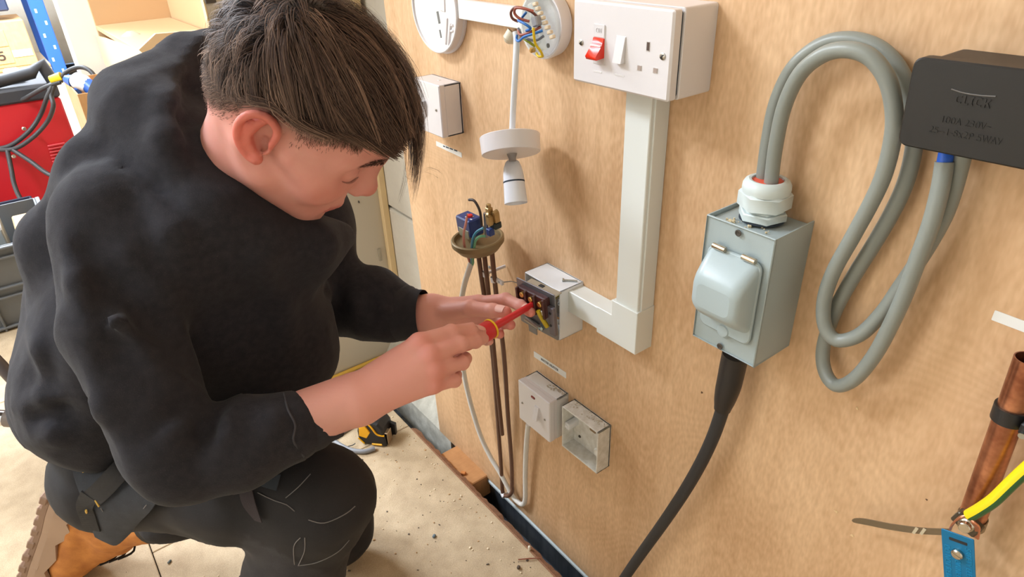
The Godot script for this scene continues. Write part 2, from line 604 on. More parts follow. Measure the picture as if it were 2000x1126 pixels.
	# the few pieces large enough to pick out
	for q in [[Vector3(-0.1855, 0.002, 0.192), Vector3(0.006, 0.005, 0.008), rgb(96, 112, 120), "bluish grey plastic scrap on the floor beside the raised knee"], [Vector3(-0.4664, 0.002, 0.6347), Vector3(0.005, 0.004, 0.009), rgb(98, 108, 108), "dark grey scrap on the floor near the board joint"], [Vector3(-0.0181, 0.003, 0.1047), Vector3(0.006, 0.006, 0.007), rgb(88, 74, 62), "dark brown lump near the crumbling board edge"], [Vector3(-0.0385, 0.004, 0.0617), Vector3(0.005, 0.012, 0.006), rgb(232, 222, 200), "cream plastic stub standing on the crumbling board edge"], [Vector3(-0.3076, -0.015, 0.0398), Vector3(0.012, 0.006, 0.008), rgb(206, 132, 70), "orange brown wood chip on the timber block"]]:
		b = MB.new()
		b.box(q[0], q[1], 0.0015, Basis(Vector3(0, 1, 0), 0.6))
		tag(commit(b, "floor_scrap", mat("scrap_%d" % int(q[2].r8), q[2], 0.8)), q[3], "scrap")
	b = MB.new()
	b.tube([Vector3(-0.0325, 0.003, 0.0947), Vector3(-0.0193, 0.004, 0.0759), Vector3(-0.0082, 0.002, 0.0579)], [0.0012, 0.0014, 0.0008], 6)
	tag(commit(b, "wood_splinter", mat("splinter_red", rgb(150, 92, 70), 0.8)), "thin reddish wood splinter lying across the crumbling board edge", "splinter")

# ------------------------------------------------------------------ the workshop behind the young man
func build_background() -> void:
	var board := mat("laminate_board", rgb(206, 196, 178), 0.5)
	var edge := mat("raw_edge", rgb(240, 214, 166), 0.7)
	var ply2 := mat("pale_ply", rgb(214, 180, 138), 0.6)
	var b := MB.new()
	# open-fronted cupboard: its near side is the grey-beige board beside the plywood
	var t := thing("cupboard", Vector3(-1.7, 0, 0.06), "pale board cupboard with open front behind the young man's head", "cupboard")
	b.box(Vector3(-0.819, 0.95, 0.0625), Vector3(0.018, 1.9, 0.323), 0.001)
	commit(b, "side_panel", board, t)
	b = MB.new()
	b.box(Vector3(-0.8195, 0.95, 0.2255), Vector3(0.019, 1.9, 0.003), 0.0)
	commit(b, "edge_strip", edge, t)
	b = MB.new()
	b.box(Vector3(-0.803, 0.95, -0.089), Vector3(0.016, 1.9, 0.018), 0.002)
	commit(b, "edge_strip", edge, t)
	b = MB.new()
	b.box(Vector3(-2.61, 0.95, 0.05), Vector3(0.018, 1.9, 0.3), 0.001)
	commit(b, "side_panel", ply2, t)
	b = MB.new()
	b.box(Vector3(-1.715, 0.95, -0.092), Vector3(1.77, 1.9, 0.012), 0.0)
	commit(b, "back_panel", ply2, t)
	for y in [0.42, 0.74, 1.4, 1.85]:
		b = MB.new()
		b.box(Vector3(-1.715, y, 0.06), Vector3(1.77, 0.018, 0.28), 0.001)
		commit(b, "shelf", ply2, t)
	# lip along the shelf front and a sloped divider
	b = MB.new()
	b.prism(PackedVector2Array([Vector2(-2.6, 0.60), Vector2(-2.6, 0.71), Vector2(-2.45, 0.72), Vector2(-0.85, 0.80), Vector2(-0.85, 0.60)]), 0.012, Transform3D(Basis.IDENTITY, Vector3(0, 0, 0.2)), 0.001)
	commit(b, "shelf_lip", edge, t)
	b = MB.new()
	var dv := [Vector3(-1.3, 0.8258, 0.2842), Vector3(-1.3, 0.8576, 0.2355), Vector3(-1.3, 0.8522, 0.0989), Vector3(-1.3, 0.7602, 0.1221), Vector3(-1.3, 0.777, 0.2506)]
	var poly := PackedVector2Array()
	for p in dv:
		poly.append(Vector2(-p.z, p.y))
	b.prism(poly, 0.012, Transform3D(Basis(Vector3(0, 0, -1), Vector3(0, 1, 0), Vector3(1, 0, 0)), Vector3(-1.312, 0, 0)), 0.0006)
	commit(b, "divider", mat("divider_board", rgb(214, 192, 160), 0.6), t)
	# brackets, screw and slot seen on the side panel
	b = MB.new()
	b.box(Vector3(-0.808, 0.4797, -0.0249), Vector3(0.004, 0.006, 0.003), 0.0008)
	commit(b, "screw", mat("screw_dark", rgb(90, 84, 78), 0.5, 0.6), t)
	b = MB.new()
	b.box(Vector3(-0.809, 0.3199, -0.0604), Vector3(0.006, 0.036, 0.008), 0.001)
	commit(b, "catch_plate", mat("catch", rgb(176, 168, 150), 0.5), t)
	b = MB.new()
	b.box(Vector3(-0.806, 0.9669, 0.2148), Vector3(0.008, 0.008, 0.02), 0.001)
	commit(b, "screw", mat("screw_dark", rgb(90, 84, 78), 0.5, 0.6), t)
	# yellow edging at the foot of the side panel
	b = MB.new()
	b.tube([Vector3(-0.803, 0.012, -0.09), Vector3(-0.803, 0.012, 0.22)], 0.006, 8)
	commit(b, "foot_edging", mat("yellow_edging", rgb(226, 180, 74), 0.5), t)
	# clear bag with something red on the shelf
	t = thing("plastic_bag", Vector3(-2.2, 0.7075, 0.1505), "crumpled clear bag with red contents on the cupboard shelf", "bag")
	b = MB.new()
	var c := Vector3(-2.2, 0.7144, 0.1485)
	var rng := RandomNumberGenerator.new()
	rng.seed = 9
	var prof := []
	for i in 9:
		prof.append([0.055 * sin(PI * (i + 0.4) / 9.0) * (0.8 + 0.3 * rng.randf()), -0.04 + i * 0.011])
	b.lathe(prof, Transform3D(Basis.IDENTITY, c), 9)
	commit(b, "film", mat("bag_film", Color(0.92, 0.9, 0.88, 0.45), 0.25, 0.0, {"transparency": BaseMaterial3D.TRANSPARENCY_ALPHA}), t)
	b = MB.new()
	b.box(c + Vector3(0.01, 0.01, 0), Vector3(0.04, 0.02, 0.05), 0.006, Basis(Vector3(0, 1, 0), 0.5))
	commit(b, "contents", mat("bag_red", rgb(206, 70, 66), 0.6), t)
	# white boxed column at the far side of the cupboard
	b = MB.new()
	b.box(Vector3(-2.665, 1.4, 0.245), Vector3(0.09, 2.8, 0.125), 0.006)
	structure(b, "trim_2", mat("white_gloss", rgb(246, 246, 244), 0.4))
	# cardboard carton with a blue and white plug on it
	t = thing("cardboard_carton", Vector3(-1.9, 0, 0.326), "tall open cardboard carton in front of the white column", "carton")
	var cw := tri_tex(mat("cardboard", Color(1, 1, 1), 0.85), tex.card, Vector3(3, 3, 3))
	var cx := -1.9
	var y1 := 0.66
	for s in [[Vector3(cx + 0.148, y1 / 2, 0.326), Vector3(0.004, y1, 0.172)], [Vector3(cx - 0.148, y1 / 2, 0.326), Vector3(0.004, y1, 0.172)], [Vector3(cx, y1 / 2, 0.410), Vector3(0.296, y1, 0.004)], [Vector3(cx, y1 / 2, 0.242), Vector3(0.296, y1, 0.004)], [Vector3(cx, 0.003, 0.326), Vector3(0.29, 0.006, 0.164)]]:
		b = MB.new()
		b.box(s[0], s[1], 0.0008)
		commit(b, "carton_panel", cw, t)
	b = MB.new()
	b.box(Vector3(cx, 0.60, 0.326), Vector3(0.288, 0.004, 0.16), 0.0)
	commit(b, "inner_flap", cw, t)
	# red charger on the floor with its leads
	build_charger()
	# grey crates
	build_crates()
	build_racking()
	# steel-tube stool legs at the picture's left
	t = thing("stool", Vector3(-1.3194, 0, 0.9336), "dark tubular steel stool frame behind the young man's back", "stool")
	b = MB.new()
	b.tube([Vector3(-0.9105, 0.4087, 0.8094), Vector3(-0.8388, 0.3417, 0.7764), Vector3(-0.7918, 0.28, 0.7527), Vector3(-0.7448, 0.2193, 0.728)], 0.0125, 12)
	commit(b, "leg", mat("tube_dark", rgb(74, 66, 64), 0.4, 0.5), t)
	b = MB.new()
	b.tube([Vector3(-0.9345, 0.2287, 0.9179), Vector3(-0.8433, 0.2163, 0.8063)], 0.0165, 14)
	commit(b, "foot_rail", mat("tube_chrome", rgb(196, 198, 200), 0.18, 1.0), t)
	b = MB.new()
	b.tube([Vector3(-0.844, 0.2163, 0.8072), Vector3(-0.7791, 0.2072, 0.7279)], 0.0185, 14)
	commit(b, "rail_sleeve", mat("tube_sleeve", rgb(120, 110, 104), 0.5), t)
	b = MB.new()
	var top := Vector3(-0.9105, 0.4087, 0.8094)
	b.lathe([[0.15, 0.0], [0.16, 0.006], [0.16, 0.03], [0.15, 0.036]], Transform3D(Basis.IDENTITY, top + Vector3(-0.12, 0.0, 0.12)), 24)
	commit(b, "seat", mat("tube_dark", rgb(74, 66, 64), 0.4, 0.5), t)
	for k in 2:
		b = MB.new()
		b.tube([top + Vector3(-0.2 + 0.1 * k, 0, 0.2), Vector3(-1.3194, 0, 0.9336) + Vector3(-0.15, 0.0, 0.15 + 0.2 * k)], 0.0125, 12)
		commit(b, "leg", mat("tube_dark", rgb(74, 66, 64), 0.4, 0.5), t)

func build_charger() -> void:
	var red := mat("charger_red", rgb(206, 34, 44), 0.42)
	var dark := mat("charger_black", rgb(58, 60, 66), 0.6)
	var t := thing("battery_charger", Vector3(-2.86, 0, 0.62), "red wheeled battery charger with black top and looped leads", "battery charger")
	var b := MB.new()
	# side plate facing the camera: x = -2.66 at the foot
	var xf := Transform3D(Basis(Vector3(0, 0, -1), Vector3(0, 1, 0), Vector3(1, 0, 0)), Vector3(-3.0, 0, 0))
	var z0 := -0.4034
	var z1 := -0.838
	b.prism(rrect(z1, 0.06, z0, 0.50, 0.012), 0.38, xf, 0.006)
	commit(b, "case", red, t)
	b = MB.new()
	b.prism(rrect(z1 - 0.01, 0.50, z0 + 0.004, 0.555, 0.014), 0.39, Transform3D(xf.basis, Vector3(-3.005, 0, 0)), 0.008)
	commit(b, "top_cover", dark, t)
	b = MB.new()
	b.tube([Vector3(-2.66, 0.55, -z1 - 0.02), Vector3(-2.66, 0.60, -z0 + 0.06), Vector3(-2.66, 0.625, -z0 + 0.02), Vector3(-2.66, 0.55, -z0 + 0.0)], [0.02, 0.025, 0.026, 0.024], 10)
	commit(b, "handle", dark, t)
	b = MB.new()
	b.box(Vector3(-2.8, 0.575, -z0 + 0.12), Vector3(0.12, 0.05, 0.06), 0.01)
	commit(b, "dial_block", mat("charger_grey", rgb(150, 156, 162), 0.5), t)
	# vents
	for k in 10:
		b = MB.new()
		var p: Vector3 = Vector3(-2.612, 0.3206, 0.4761).lerp(Vector3(-2.612, 0.2035, 0.4842), k / 9.0)
		b.box(p, Vector3(0.008, 0.006, 0.062), 0.0015)
		commit(b, "vent_slat", mat("charger_vent", rgb(226, 84, 92), 0.4), t)
	for p in [Vector3(-2.612, 0.4043, 0.5613), Vector3(-2.612, 0.371, 0.5319), Vector3(-2.612, 0.3062, 0.6296), Vector3(-2.612, 0.1032, 0.636)]:
		b = MB.new()
		b.lathe([[0.008, 0.0], [0.008, 0.003], [0.005, 0.006]], frame(p, Vector3(1, 0, 0)), 10)
		commit(b, "screw", mat("screw_bright", rgb(206, 200, 190), 0.3, 0.9), t)
	for s in [-1, 1]:
		b = MB.new()
		b.lathe([[0.04, -0.015], [0.06, -0.015], [0.065, 0.0], [0.06, 0.015], [0.04, 0.015]], frame(Vector3(-2.86, 0.065, 0.62 + s * 0.15), Vector3(1, 0, 0)), 20)
		commit(b, "wheel", dark, t)
	# leads held in a bundle by a yellow tie
	var lead := mat("lead_black", rgb(58, 58, 60), 0.5)
	var l := thing("charger_leads", Vector3(-2.4926, 0.5707, 0.4122), "bundle of dark charger leads tied with yellow over the red charger", "cable")
	var runs := [
		[Vector3(-2.6848, 0.4779, 0.6458), Vector3(-2.6263, 0.5087, 0.5368), Vector3(-2.515, 0.5603, 0.4526), Vector3(-2.4843, 0.5785, 0.3934)],
		[Vector3(-2.4999, 0.5794, 0.4137), Vector3(-2.4933, 0.529, 0.4533), Vector3(-2.5575, 0.4604, 0.49), Vector3(-2.5596, 0.4042, 0.5468), Vector3(-2.5843, 0.3562, 0.6266), Vector3(-2.6274, 0.345, 0.6958)],
		[Vector3(-2.4948, 0.5758, 0.4103), Vector3(-2.4874, 0.537, 0.4376), Vector3(-2.4656, 0.4974, 0.4461), Vector3(-2.5307, 0.4316, 0.4813), Vector3(-2.5433, 0.3777, 0.5503), Vector3(-2.5729, 0.3436, 0.6232), Vector3(-2.6289, 0.3485, 0.6945)],
		[Vector3(-2.5864, 0.3443, 0.6408), Vector3(-2.5471, 0.2755, 0.6537), Vector3(-2.517, 0.2226, 0.6638), Vector3(-2.4771, 0.1692, 0.6612), Vector3(-2.4261, 0.1287, 0.6309)],
		[Vector3(-2.5701, 0.34, 0.6229), Vector3(-2.5117, 0.2991, 0.5831), Vector3(-2.4499, 0.2529, 0.5436), Vector3(-2.3993, 0.233, 0.4943)],
		[Vector3(-2.4843, 0.5785, 0.3934), Vector3(-2.4856, 0.6086, 0.3662), Vector3(-2.4613, 0.6256, 0.317), Vector3(-2.4271, 0.6086, 0.2869), Vector3(-2.3918, 0.5649, 0.2811), Vector3(-2.3846, 0.5429, 0.2926)],
		[Vector3(-2.4808, 0.5867, 0.3808), Vector3(-2.4422, 0.5678, 0.3467), Vector3(-2.4021, 0.5455, 0.3138)],
		[Vector3(-2.4882, 0.5821, 0.3952), Vector3(-2.5029, 0.5729, 0.4241), Vector3(-2.4989, 0.5527, 0.438)]]
	for r in runs:
		b = MB.new()
		b.tube(spline(r, 6), 0.0085, 8)
		commit(b, "lead", lead, l)
	b = MB.new()
	b.tube([Vector3(-2.5069, 0.5848, 0.418), Vector3(-2.4888, 0.5971, 0.3817)], 0.018, 10)
	commit(b, "cable_tie", mat("tie_yellow", rgb(238, 214, 30), 0.5), l)
	var p := thing("mains_plug", Vector3(-1.8766, 0.6637, 0.3799), "blue and white round mains plug on the cardboard carton", "plug")
	b = MB.new()
	b.tube([Vector3(-1.8995, 0.6746, 0.4006), Vector3(-1.8907, 0.6741, 0.389), Vector3(-1.8738, 0.6663, 0.3737), Vector3(-1.8597, 0.6559, 0.3646)], [0.016, 0.027, 0.027, 0.022], 14)
	commit(b, "body", mat("plug_white", rgb(228, 228, 226), 0.4), p)
	b = MB.new()
	b.tube([Vector3(-1.9148, 0.6809, 0.4152), Vector3(-1.8986, 0.6745, 0.3993)], [0.012, 0.02], 12)
	b.tube([Vector3(-1.8719, 0.6662, 0.3712), Vector3(-1.8442, 0.6468, 0.3524)], [0.022, 0.024], 12)
	commit(b, "collar", mat("plug_blue", rgb(42, 98, 190), 0.4), p)
	b = MB.new()
	b.box(Vector3(-1.8709, 0.6373, 0.3976), Vector3(0.012, 0.04, 0.02), 0.004)
	commit(b, "tab", mat("plug_blue", rgb(42, 98, 190), 0.4), p)

func build_crates() -> void:
	var grey := mat("crate_grey", rgb(104, 108, 112), 0.55)
	var t := thing("plastic_crate", Vector3(-1.9, 0, 0.86), "ribbed grey plastic crate on the floor behind the young man's back", "crate")
	var b := MB.new()
	var h := 0.27
	var c := Vector3(-1.93, h / 2, 0.92)
	var sz := Vector3(0.4, h, 0.6)
	for s in [[Vector3(0.2, 0, 0), Vector3(0.006, h, 0.6)], [Vector3(-0.2, 0, 0), Vector3(0.006, h, 0.6)], [Vector3(0, 0, 0.3), Vector3(0.4, h, 0.006)], [Vector3(0, 0, -0.3), Vector3(0.4, h, 0.006)], [Vector3(0, -h / 2 + 0.004, 0), Vector3(0.4, 0.006, 0.6)]]:
		b.box(c + s[0], s[1], 0.001)
	commit(b, "body", grey, t)
	for y in [0.012, 0.11, 0.14, 0.235, 0.265]:
		b = MB.new()
		b.box(Vector3(c.x + 0.21, y, c.z), Vector3(0.014, 0.008, 0.62), 0.002)
		b.box(Vector3(c.x, y, c.z - 0.31), Vector3(0.42, 0.008, 0.014), 0.002)
		commit(b, "rib", grey, t)
	for z in [-0.29, -0.1, 0.1, 0.29]:
		b = MB.new()
		b.box(Vector3(c.x + 0.21, h / 2, c.z + z), Vector3(0.012, h, 0.007), 0.002)
		commit(b, "rib", grey, t)
	# navy crate behind it and a small box inside
	t = thing("plastic_crate", Vector3(-2.28, 0, 0.86), "dark navy plastic crate standing behind the grey ribbed one", "crate")
	b = MB.new()
	for s in [[Vector3(0.15, 0, 0), Vector3(0.008, 0.18, 0.6)], [Vector3(-0.15, 0, 0), Vector3(0.008, 0.18, 0.6)], [Vector3(0, 0, 0.3), Vector3(0.3, 0.18, 0.008)], [Vector3(0, 0, -0.3), Vector3(0.3, 0.18, 0.008)], [Vector3(0, 0.06, 0), Vector3(0.3, 0.008, 0.6)]]:
		b.box(Vector3(-2.32, 0.09, 0.93) + s[0], s[1], 0.002)
	commit(b, "body", mat("crate_navy", rgb(54, 60, 82), 0.6), t)
	t = thing("tin_box", Vector3(-1.95, 0.03, 0.8), "pale grey tin box with a knob lid inside the grey crate", "box")
	b = MB.new()
	b.box(Vector3(-1.95, 0.155, 0.86), Vector3(0.2, 0.25, 0.26), 0.004)
	commit(b, "body", mat("tin_grey", rgb(170, 178, 178), 0.4, 0.3), t)
	b = MB.new()
	b.lathe([[0.006, 0.0], [0.01, 0.006], [0.007, 0.013]], Transform3D(Basis.IDENTITY, Vector3(-1.87, 0.28, 0.74)), 10)
	commit(b, "knob", mat("screw_bright", rgb(206, 200, 190), 0.3, 0.9), t)
	b = MB.new()
	b.box(Vector3(-1.95, 0.13, 0.67), Vector3(0.2, 0.24, 0.06), 0.004)
	tag(commit(b, "wood_offcut", mat("offcut", rgb(190, 154, 110), 0.7)), "brown wooden offcut standing beside the tin box in the crate", "offcut")

func build_racking() -> void:
	var blue := mat("rack_blue", rgb(34, 92, 190), 0.45)
	var t := thing("pallet_racking", Vector3(-6.3, 0, 0.7), "blue pallet racking with orange beams against the far left wall", "racking")
	var p := Vector3(-5.954, 0, 0.1342)
	var b := MB.new()
	b.box(Vector3(p.x - 0.03, 1.25, p.z), Vector3(0.07, 2.5, 0.1), 0.006)
	commit(b, "upright", blue, t)
	for k in 22:
		b = MB.new()
		b.box(Vector3(p.x + 0.005, 0.08 + k * 0.09, p.z + (0.02 if k % 2 else -0.02)), Vector3(0.004, 0.03, 0.016), 0.001)
		commit(b, "slot", mat("slot_shade", rgb(160, 186, 220), 0.6), t)
	b = MB.new()
	b.box(Vector3(p.x - 0.7, 1.25, p.z), Vector3(0.07, 2.5, 0.1), 0.006)
	commit(b, "upright", blue, t)
	for y in [0.08, 1.02]:
		b = MB.new()
		b.box(Vector3(p.x - 0.01, y, p.z + 1.35), Vector3(0.05, 0.09, 2.6), 0.004)
		commit(b, "beam", mat("rack_beam", rgb(190, 176, 150), 0.5), t)
		b = MB.new()
		b.box(Vector3(p.x - 0.36, y + 0.055, p.z + 1.35), Vector3(0.74, 0.018, 2.6), 0.0)
		commit(b, "shelf", mat("rack_deck", rgb(190, 170, 140), 0.7), t)
	b = MB.new()
	b.box(Vector3(p.x - 0.008, 0.137, p.z + 1.35), Vector3(0.054, 0.02, 2.6), 0.003)
	commit(b, "beam", mat("rack_orange", rgb(226, 150, 96), 0.5), t)
	# cartons on the lower shelf, each with its round cut-out print
	var cw := tri_tex(mat("cardboard_pale", Color(1.08, 1.08, 1.05), 0.85), tex.card, Vector3(3, 3, 3))
	var lab := ["first cardboard carton on the racking's lower shelf, nearest the blue upright", "second cardboard carton along the racking's lower shelf, at the picture's left edge"]
	for k in 2:
		var z := p.z + 0.42 + k * 0.62
		var o := thing("stock_carton", Vector3(p.x - 0.3, 0.145, z), lab[k], "carton", "cartons on the racking")
		b = MB.new()
		b.box(Vector3(p.x - 0.3, 0.145 + 0.165, z), Vector3(0.5, 0.33, 0.6), 0.006)
		commit(b, "body", cw, o)
		for r in 2:
			b = MB.new()
			b.box(Vector3(p.x - 0.047, 0.235 + r * 0.125, z + 0.02), Vector3(0.006, 0.118, 0.34), 0.002)
			commit(b, "flap", cw, o)
			b = MB.new()
			b.lathe([[0.05, 0.0], [0.052, 0.002], [0.056, 0.0]], frame(Vector3(p.x - 0.044, 0.235 + r * 0.125, z + 0.06), Vector3(1, 0, 0)), 20, false)
			commit(b, "ring_print", mat("carton_ink", rgb(130, 100, 70), 0.9), o)
			words("5", 0.07, 0.002, Transform3D(Basis(Vector3(0, 0, -1), Vector3(0, 1, 0), Vector3(1, 0, 0)), Vector3(p.x - 0.043, 0.235 + r * 0.125, z - 0.08)), mat("carton_black", rgb(60, 50, 42), 0.9), o, "number", true)
		b = MB.new()
		b.box(Vector3(p.x - 0.047, 0.24, z - 0.22), Vector3(0.004, 0.05, 0.13), 0.001)
		commit(b, "sticker", mat("sticker_white", rgb(236, 232, 226), 0.6), o)
	var o := thing("stock_carton", Vector3(p.x - 0.35, 1.08, p.z + 0.5), "dark blue tall bin on the racking's upper shelf beside the upright", "bin")
	b = MB.new()
	b.box(Vector3(p.x - 0.25, 0.77, p.z + 0.26), Vector3(0.3, 0.46, 0.16), 0.01)
	commit(b, "body", mat("bin_navy", rgb(40, 54, 84), 0.5), o)

# ------------------------------------------------------------------ switches, boxes and trunking on the plywood
# a rounded slotted or crossed screw head facing +z
func screw_head(c: Vector3, r: float, m: Material, parent: Node, called := "screw") -> void:
	var b := MB.new()
	b.lathe([[r, -0.001], [r, 0.0004], [r * 0.7, 0.0009], [0.0, 0.001]], frame(c, Vector3(0, 0, 1), Vector3(0, 1, 0)), 14)
	var o := commit(b, called, m, parent)
	b = MB.new()
	b.box(c + Vector3(0, 0, 0.0009), Vector3(r * 1.5, r * 0.28, 0.0006), 0.0, Basis(Vector3(0, 0, 1), 0.7))
	commit(b, "slot", mat("slot_black", rgb(40, 38, 38), 0.8), o)

# hollow back box, open to +z
func back_box(x0: float, y0: float, w: float, h: float, d: float, wall: float, m: Material, parent: Node, called := "back_box") -> MeshInstance3D:
	var b := MB.new()
	b.box(Vector3(x0 + w / 2, y0 + h / 2, wall / 2 + 0.0004), Vector3(w, h, wall), 0.0005)
	b.box(Vector3(x0 + w / 2, y0 + wall / 2, d / 2 - 0.0008), Vector3(w, wall, d + 0.0016), 0.0007)
	b.box(Vector3(x0 + w / 2, y0 + h - wall / 2, d / 2 - 0.0008), Vector3(w, wall, d + 0.0016), 0.0007)
	b.box(Vector3(x0 + wall / 2, y0 + h / 2, d / 2 - 0.0008), Vector3(wall, h, d + 0.0016), 0.0007)
	b.box(Vector3(x0 + w - wall / 2, y0 + h / 2, d / 2 - 0.0008), Vector3(wall, h, d + 0.0016), 0.0007)
	return commit(b, called, m, parent)

func face_xf(z: float) -> Transform3D:
	return Transform3D(Basis.IDENTITY, Vector3(0, 0, z))

func rocker(c: Vector3, w: float, h: float, out_low: float, out_high: float, m: Material, parent: Node, called := "rocker") -> void:
	# wedge-sided rocker: side profile extruded along x
	var b := MB.new()
	var poly := PackedVector2Array([Vector2(-0.001, -h / 2), Vector2(out_low, -h / 2), Vector2(out_high, h / 2), Vector2(-0.001, h / 2)])
	b.prism(poly, w, Transform3D(Basis(Vector3(0, 0, 1), Vector3(0, 1, 0), Vector3(-1, 0, 0)), c + Vector3(w / 2, 0, 0)), 0.0006)
	commit(b, called, m, parent)

func build_wall_things() -> void:
	var white := m_white()
	var pewter := mat("screw_nickel", rgb(186, 182, 176), 0.3, 1.0)
	var shade := mat("socket_dark", rgb(84, 66, 56), 0.7)
	# ---------------- cooker control unit
	var t := thing("cooker_switch", Vector3(0.151, 0.9286, 0), "white double cooker switch with red rocker, white rocker and three-pin socket", "switch")
	var b := MB.new()
	b.prism(rrect(0.0785, 0.9280, 0.2238, 1.0172, 0.0035), 0.0500, face_xf(0.0002), 0.0008, true)
	var bx := commit(b, "back_box", white, t)
	b = MB.new()
	b.prism(rrect(0.0810, 0.9312, 0.2210, 1.0140, 0.003), 0.004, face_xf(0.0495), 0.0, true)
	commit(b, "gasket_gap", mat("gap_dark", rgb(52, 60, 70), 0.9), bx)
	b = MB.new()
	b.prism(rrect(0.0779, 0.9282, 0.2222, 1.0162, 0.003), 0.0115, face_xf(0.0532), 0.0022, true)
	var pl := commit(b, "faceplate", white, t)
	var zf := 0.0647
	# red rocker in its recess
	var p0 := Vector3(0.1115, 0.9938, 0.0647)
	var p1 := Vector3(0.131, 0.9512, 0.0647)
	var rc := (p0 + p1) / 2.0
	b = MB.new()
	b.box(Vector3(rc.x, rc.y, zf + 0.0001), Vector3(0.0185, 0.0405, 0.0012), 0.0004)
	commit(b, "rocker_bezel", mat("bezel_grey", rgb(214, 210, 208), 0.4), t)
	b = MB.new()
	b.box(Vector3(rc.x, 0.9874, zf + 0.0008), Vector3(0.0165, 0.0135, 0.0012), 0.0004)
	var win := commit(b, "indicator_window", mat("window_white", rgb(226, 222, 222), 0.2), t)
	words("ON", 0.0035, 0.0003, Transform3D(Basis.IDENTITY, Vector3(rc.x, 0.9879, zf + 0.0016)), mat("print_faint", rgb(198, 194, 196), 0.5), win, "printing")
	b = MB.new()
	var ry := 0.9707
	b.prism(PackedVector2Array([Vector2(-0.001, -0.0105), Vector2(0.0125, -0.0118), Vector2(0.0140, -0.0085), Vector2(0.0065, 0.0005), Vector2(0.0045, 0.004), Vector2(0.0022, 0.0095), Vector2(-0.001, 0.0095)]), 0.0166, Transform3D(Basis(Vector3(0, 0, 1), Vector3(0, 1, 0), Vector3(-1, 0, 0)), Vector3(rc.x + 0.0083, ry, zf)), 0.0005, true)
	var rr := commit(b, "red_rocker", mat("rocker_red", rgb(232, 50, 24), 0.25), t)
	rr.set_meta("label", "orange red rocker lever")
	b = MB.new()
	b.box(Vector3(rc.x, ry + 0.0020, zf + 0.0062), Vector3(0.0160, 0.0016, 0.0012), 0.0003)
	commit(b, "white_mark", mat("mark_white", rgb(250, 244, 240), 0.4), rr)
	# white rocker
	var wc := Vector3(0.1549, 0.9727, 0.0647)
	b = MB.new()
	b.box(Vector3(0.1538, 0.9718, zf), Vector3(0.0145, 0.0275, 0.001), 0.0003)
	commit(b, "rocker_bezel", mat("bezel_grey", rgb(214, 210, 208), 0.4), t)
	rocker(Vector3(0.1538, 0.9718, zf), 0.0128, 0.0262, 0.0068, 0.0012, white, t, "white_rocker")
	# socket holes and screws
	for h in [[Vector3(0.1914, 0.9793, 0.0647), 0.0046, 0.0098], [Vector3(0.1813, 0.9567, 0.0647), 0.0066, 0.0056], [Vector3(0.2031, 0.9572, 0.0647), 0.0066, 0.0056]]:
		b = MB.new()
		b.box(h[0] + Vector3(0, 0, 0.0001), Vector3(h[1], h[2], 0.0008), 0.0002)
		var so := commit(b, "socket_hole", mat("hole_rim", rgb(206, 200, 196), 0.4), t)
		b = MB.new()
		b.box(h[0] + Vector3(0.0004, 0.0003, 0.0004), Vector3(h[1] * 0.74, h[2] * 0.82, 0.0008), 0.0)
		commit(b, "contact_slot", shade if h[2] > 0.008 else mat("shutter", rgb(168, 150, 140), 0.6), so)
	screw_head(Vector3(0.0922, 0.9721, 0.0652), 0.0032, pewter, t)
	screw_head(Vector3(0.2116, 0.9724, 0.0652), 0.0036, pewter, t)
	for q in [[Vector3(0.1193, 0.944, 0.0648), "ON"], [Vector3(0.1533, 0.9452, 0.0648), "OFF"]]:
		b = MB.new()
		b.box(q[0], Vector3(0.014, 0.0022, 0.0004), 0.0002)
		commit(b, "moulded_mark", mat("mould_mark", rgb(224, 220, 218), 0.5), t)

	# ---------------- single switch at the left of the sheet
	t = thing("pull_switch", Vector3(-0.308, 0.7767, 0), "white single rocker switch on the plywood beside the dark fringe", "switch")
	back_box(-0.3500, 0.7772, 0.0855, 0.0850, 0.0315, 0.003, white, t)
	b = MB.new()
	b.prism(rrect(-0.3509, 0.7767, -0.2649, 0.8627, 0.002), 0.0098, face_xf(0.0317), 0.0016, true)
	commit(b, "faceplate", white, t)
	rocker(Vector3(-0.3169, 0.8175, 0.0415), 0.0125, 0.026, 0.0016, 0.007, white, t)
	screw_head(Vector3(-0.2784, 0.8215, 0.0418), 0.0026, pewter, t)
	b = MB.new()
	b.box(Vector3(-0.30, 0.8605, 0.018), Vector3(0.006, 0.005, 0.006), 0.001)
	commit(b, "knockout_mark", mat("mould_mark", rgb(224, 220, 218), 0.5), t)

	# ---------------- switch with neon near the floor
	t = thing("water_heater_switch", Vector3(-0.038, 0.2996, 0), "white square switch with small red neon and white flex below it", "switch")
	back_box(-0.0805, 0.3001, 0.0848, 0.0860, 0.0260, 0.003, mat("white_used", rgb(230, 230, 230), 0.4), t)
	b = MB.new()
	b.prism(rrect(-0.0805, 0.3001, 0.0043, 0.3861, 0.002), 0.006, face_xf(0.0262), 0.0, true)
	commit(b, "spacer_frame", white, t)
	b = MB.new()
	b.prism(rrect(-0.0809, 0.2996, 0.0047, 0.3866, 0.002), 0.0102, face_xf(0.0328), 0.0016, true)
	commit(b, "faceplate", white, t)
	b = MB.new()
	b.prism(rrect(-0.005, -0.0022, 0.005, 0.0022, 0.0018), 0.0016, Transform3D(Basis.IDENTITY, Vector3(-0.0386, 0.3732, 0.0428)), 0.0005)
	commit(b, "neon_lens", mat("neon_red", rgb(120, 14, 18), 0.2), t)
	rocker(Vector3(-0.0286, 0.3463, 0.043), 0.0115, 0.0265, 0.0072, 0.0016, white, t)
	screw_head(Vector3(-0.07, 0.3417, 0.0432), 0.0024, pewter, t)
	screw_head(Vector3(-0.0078, 0.3441, 0.0432), 0.0024, pewter, t)
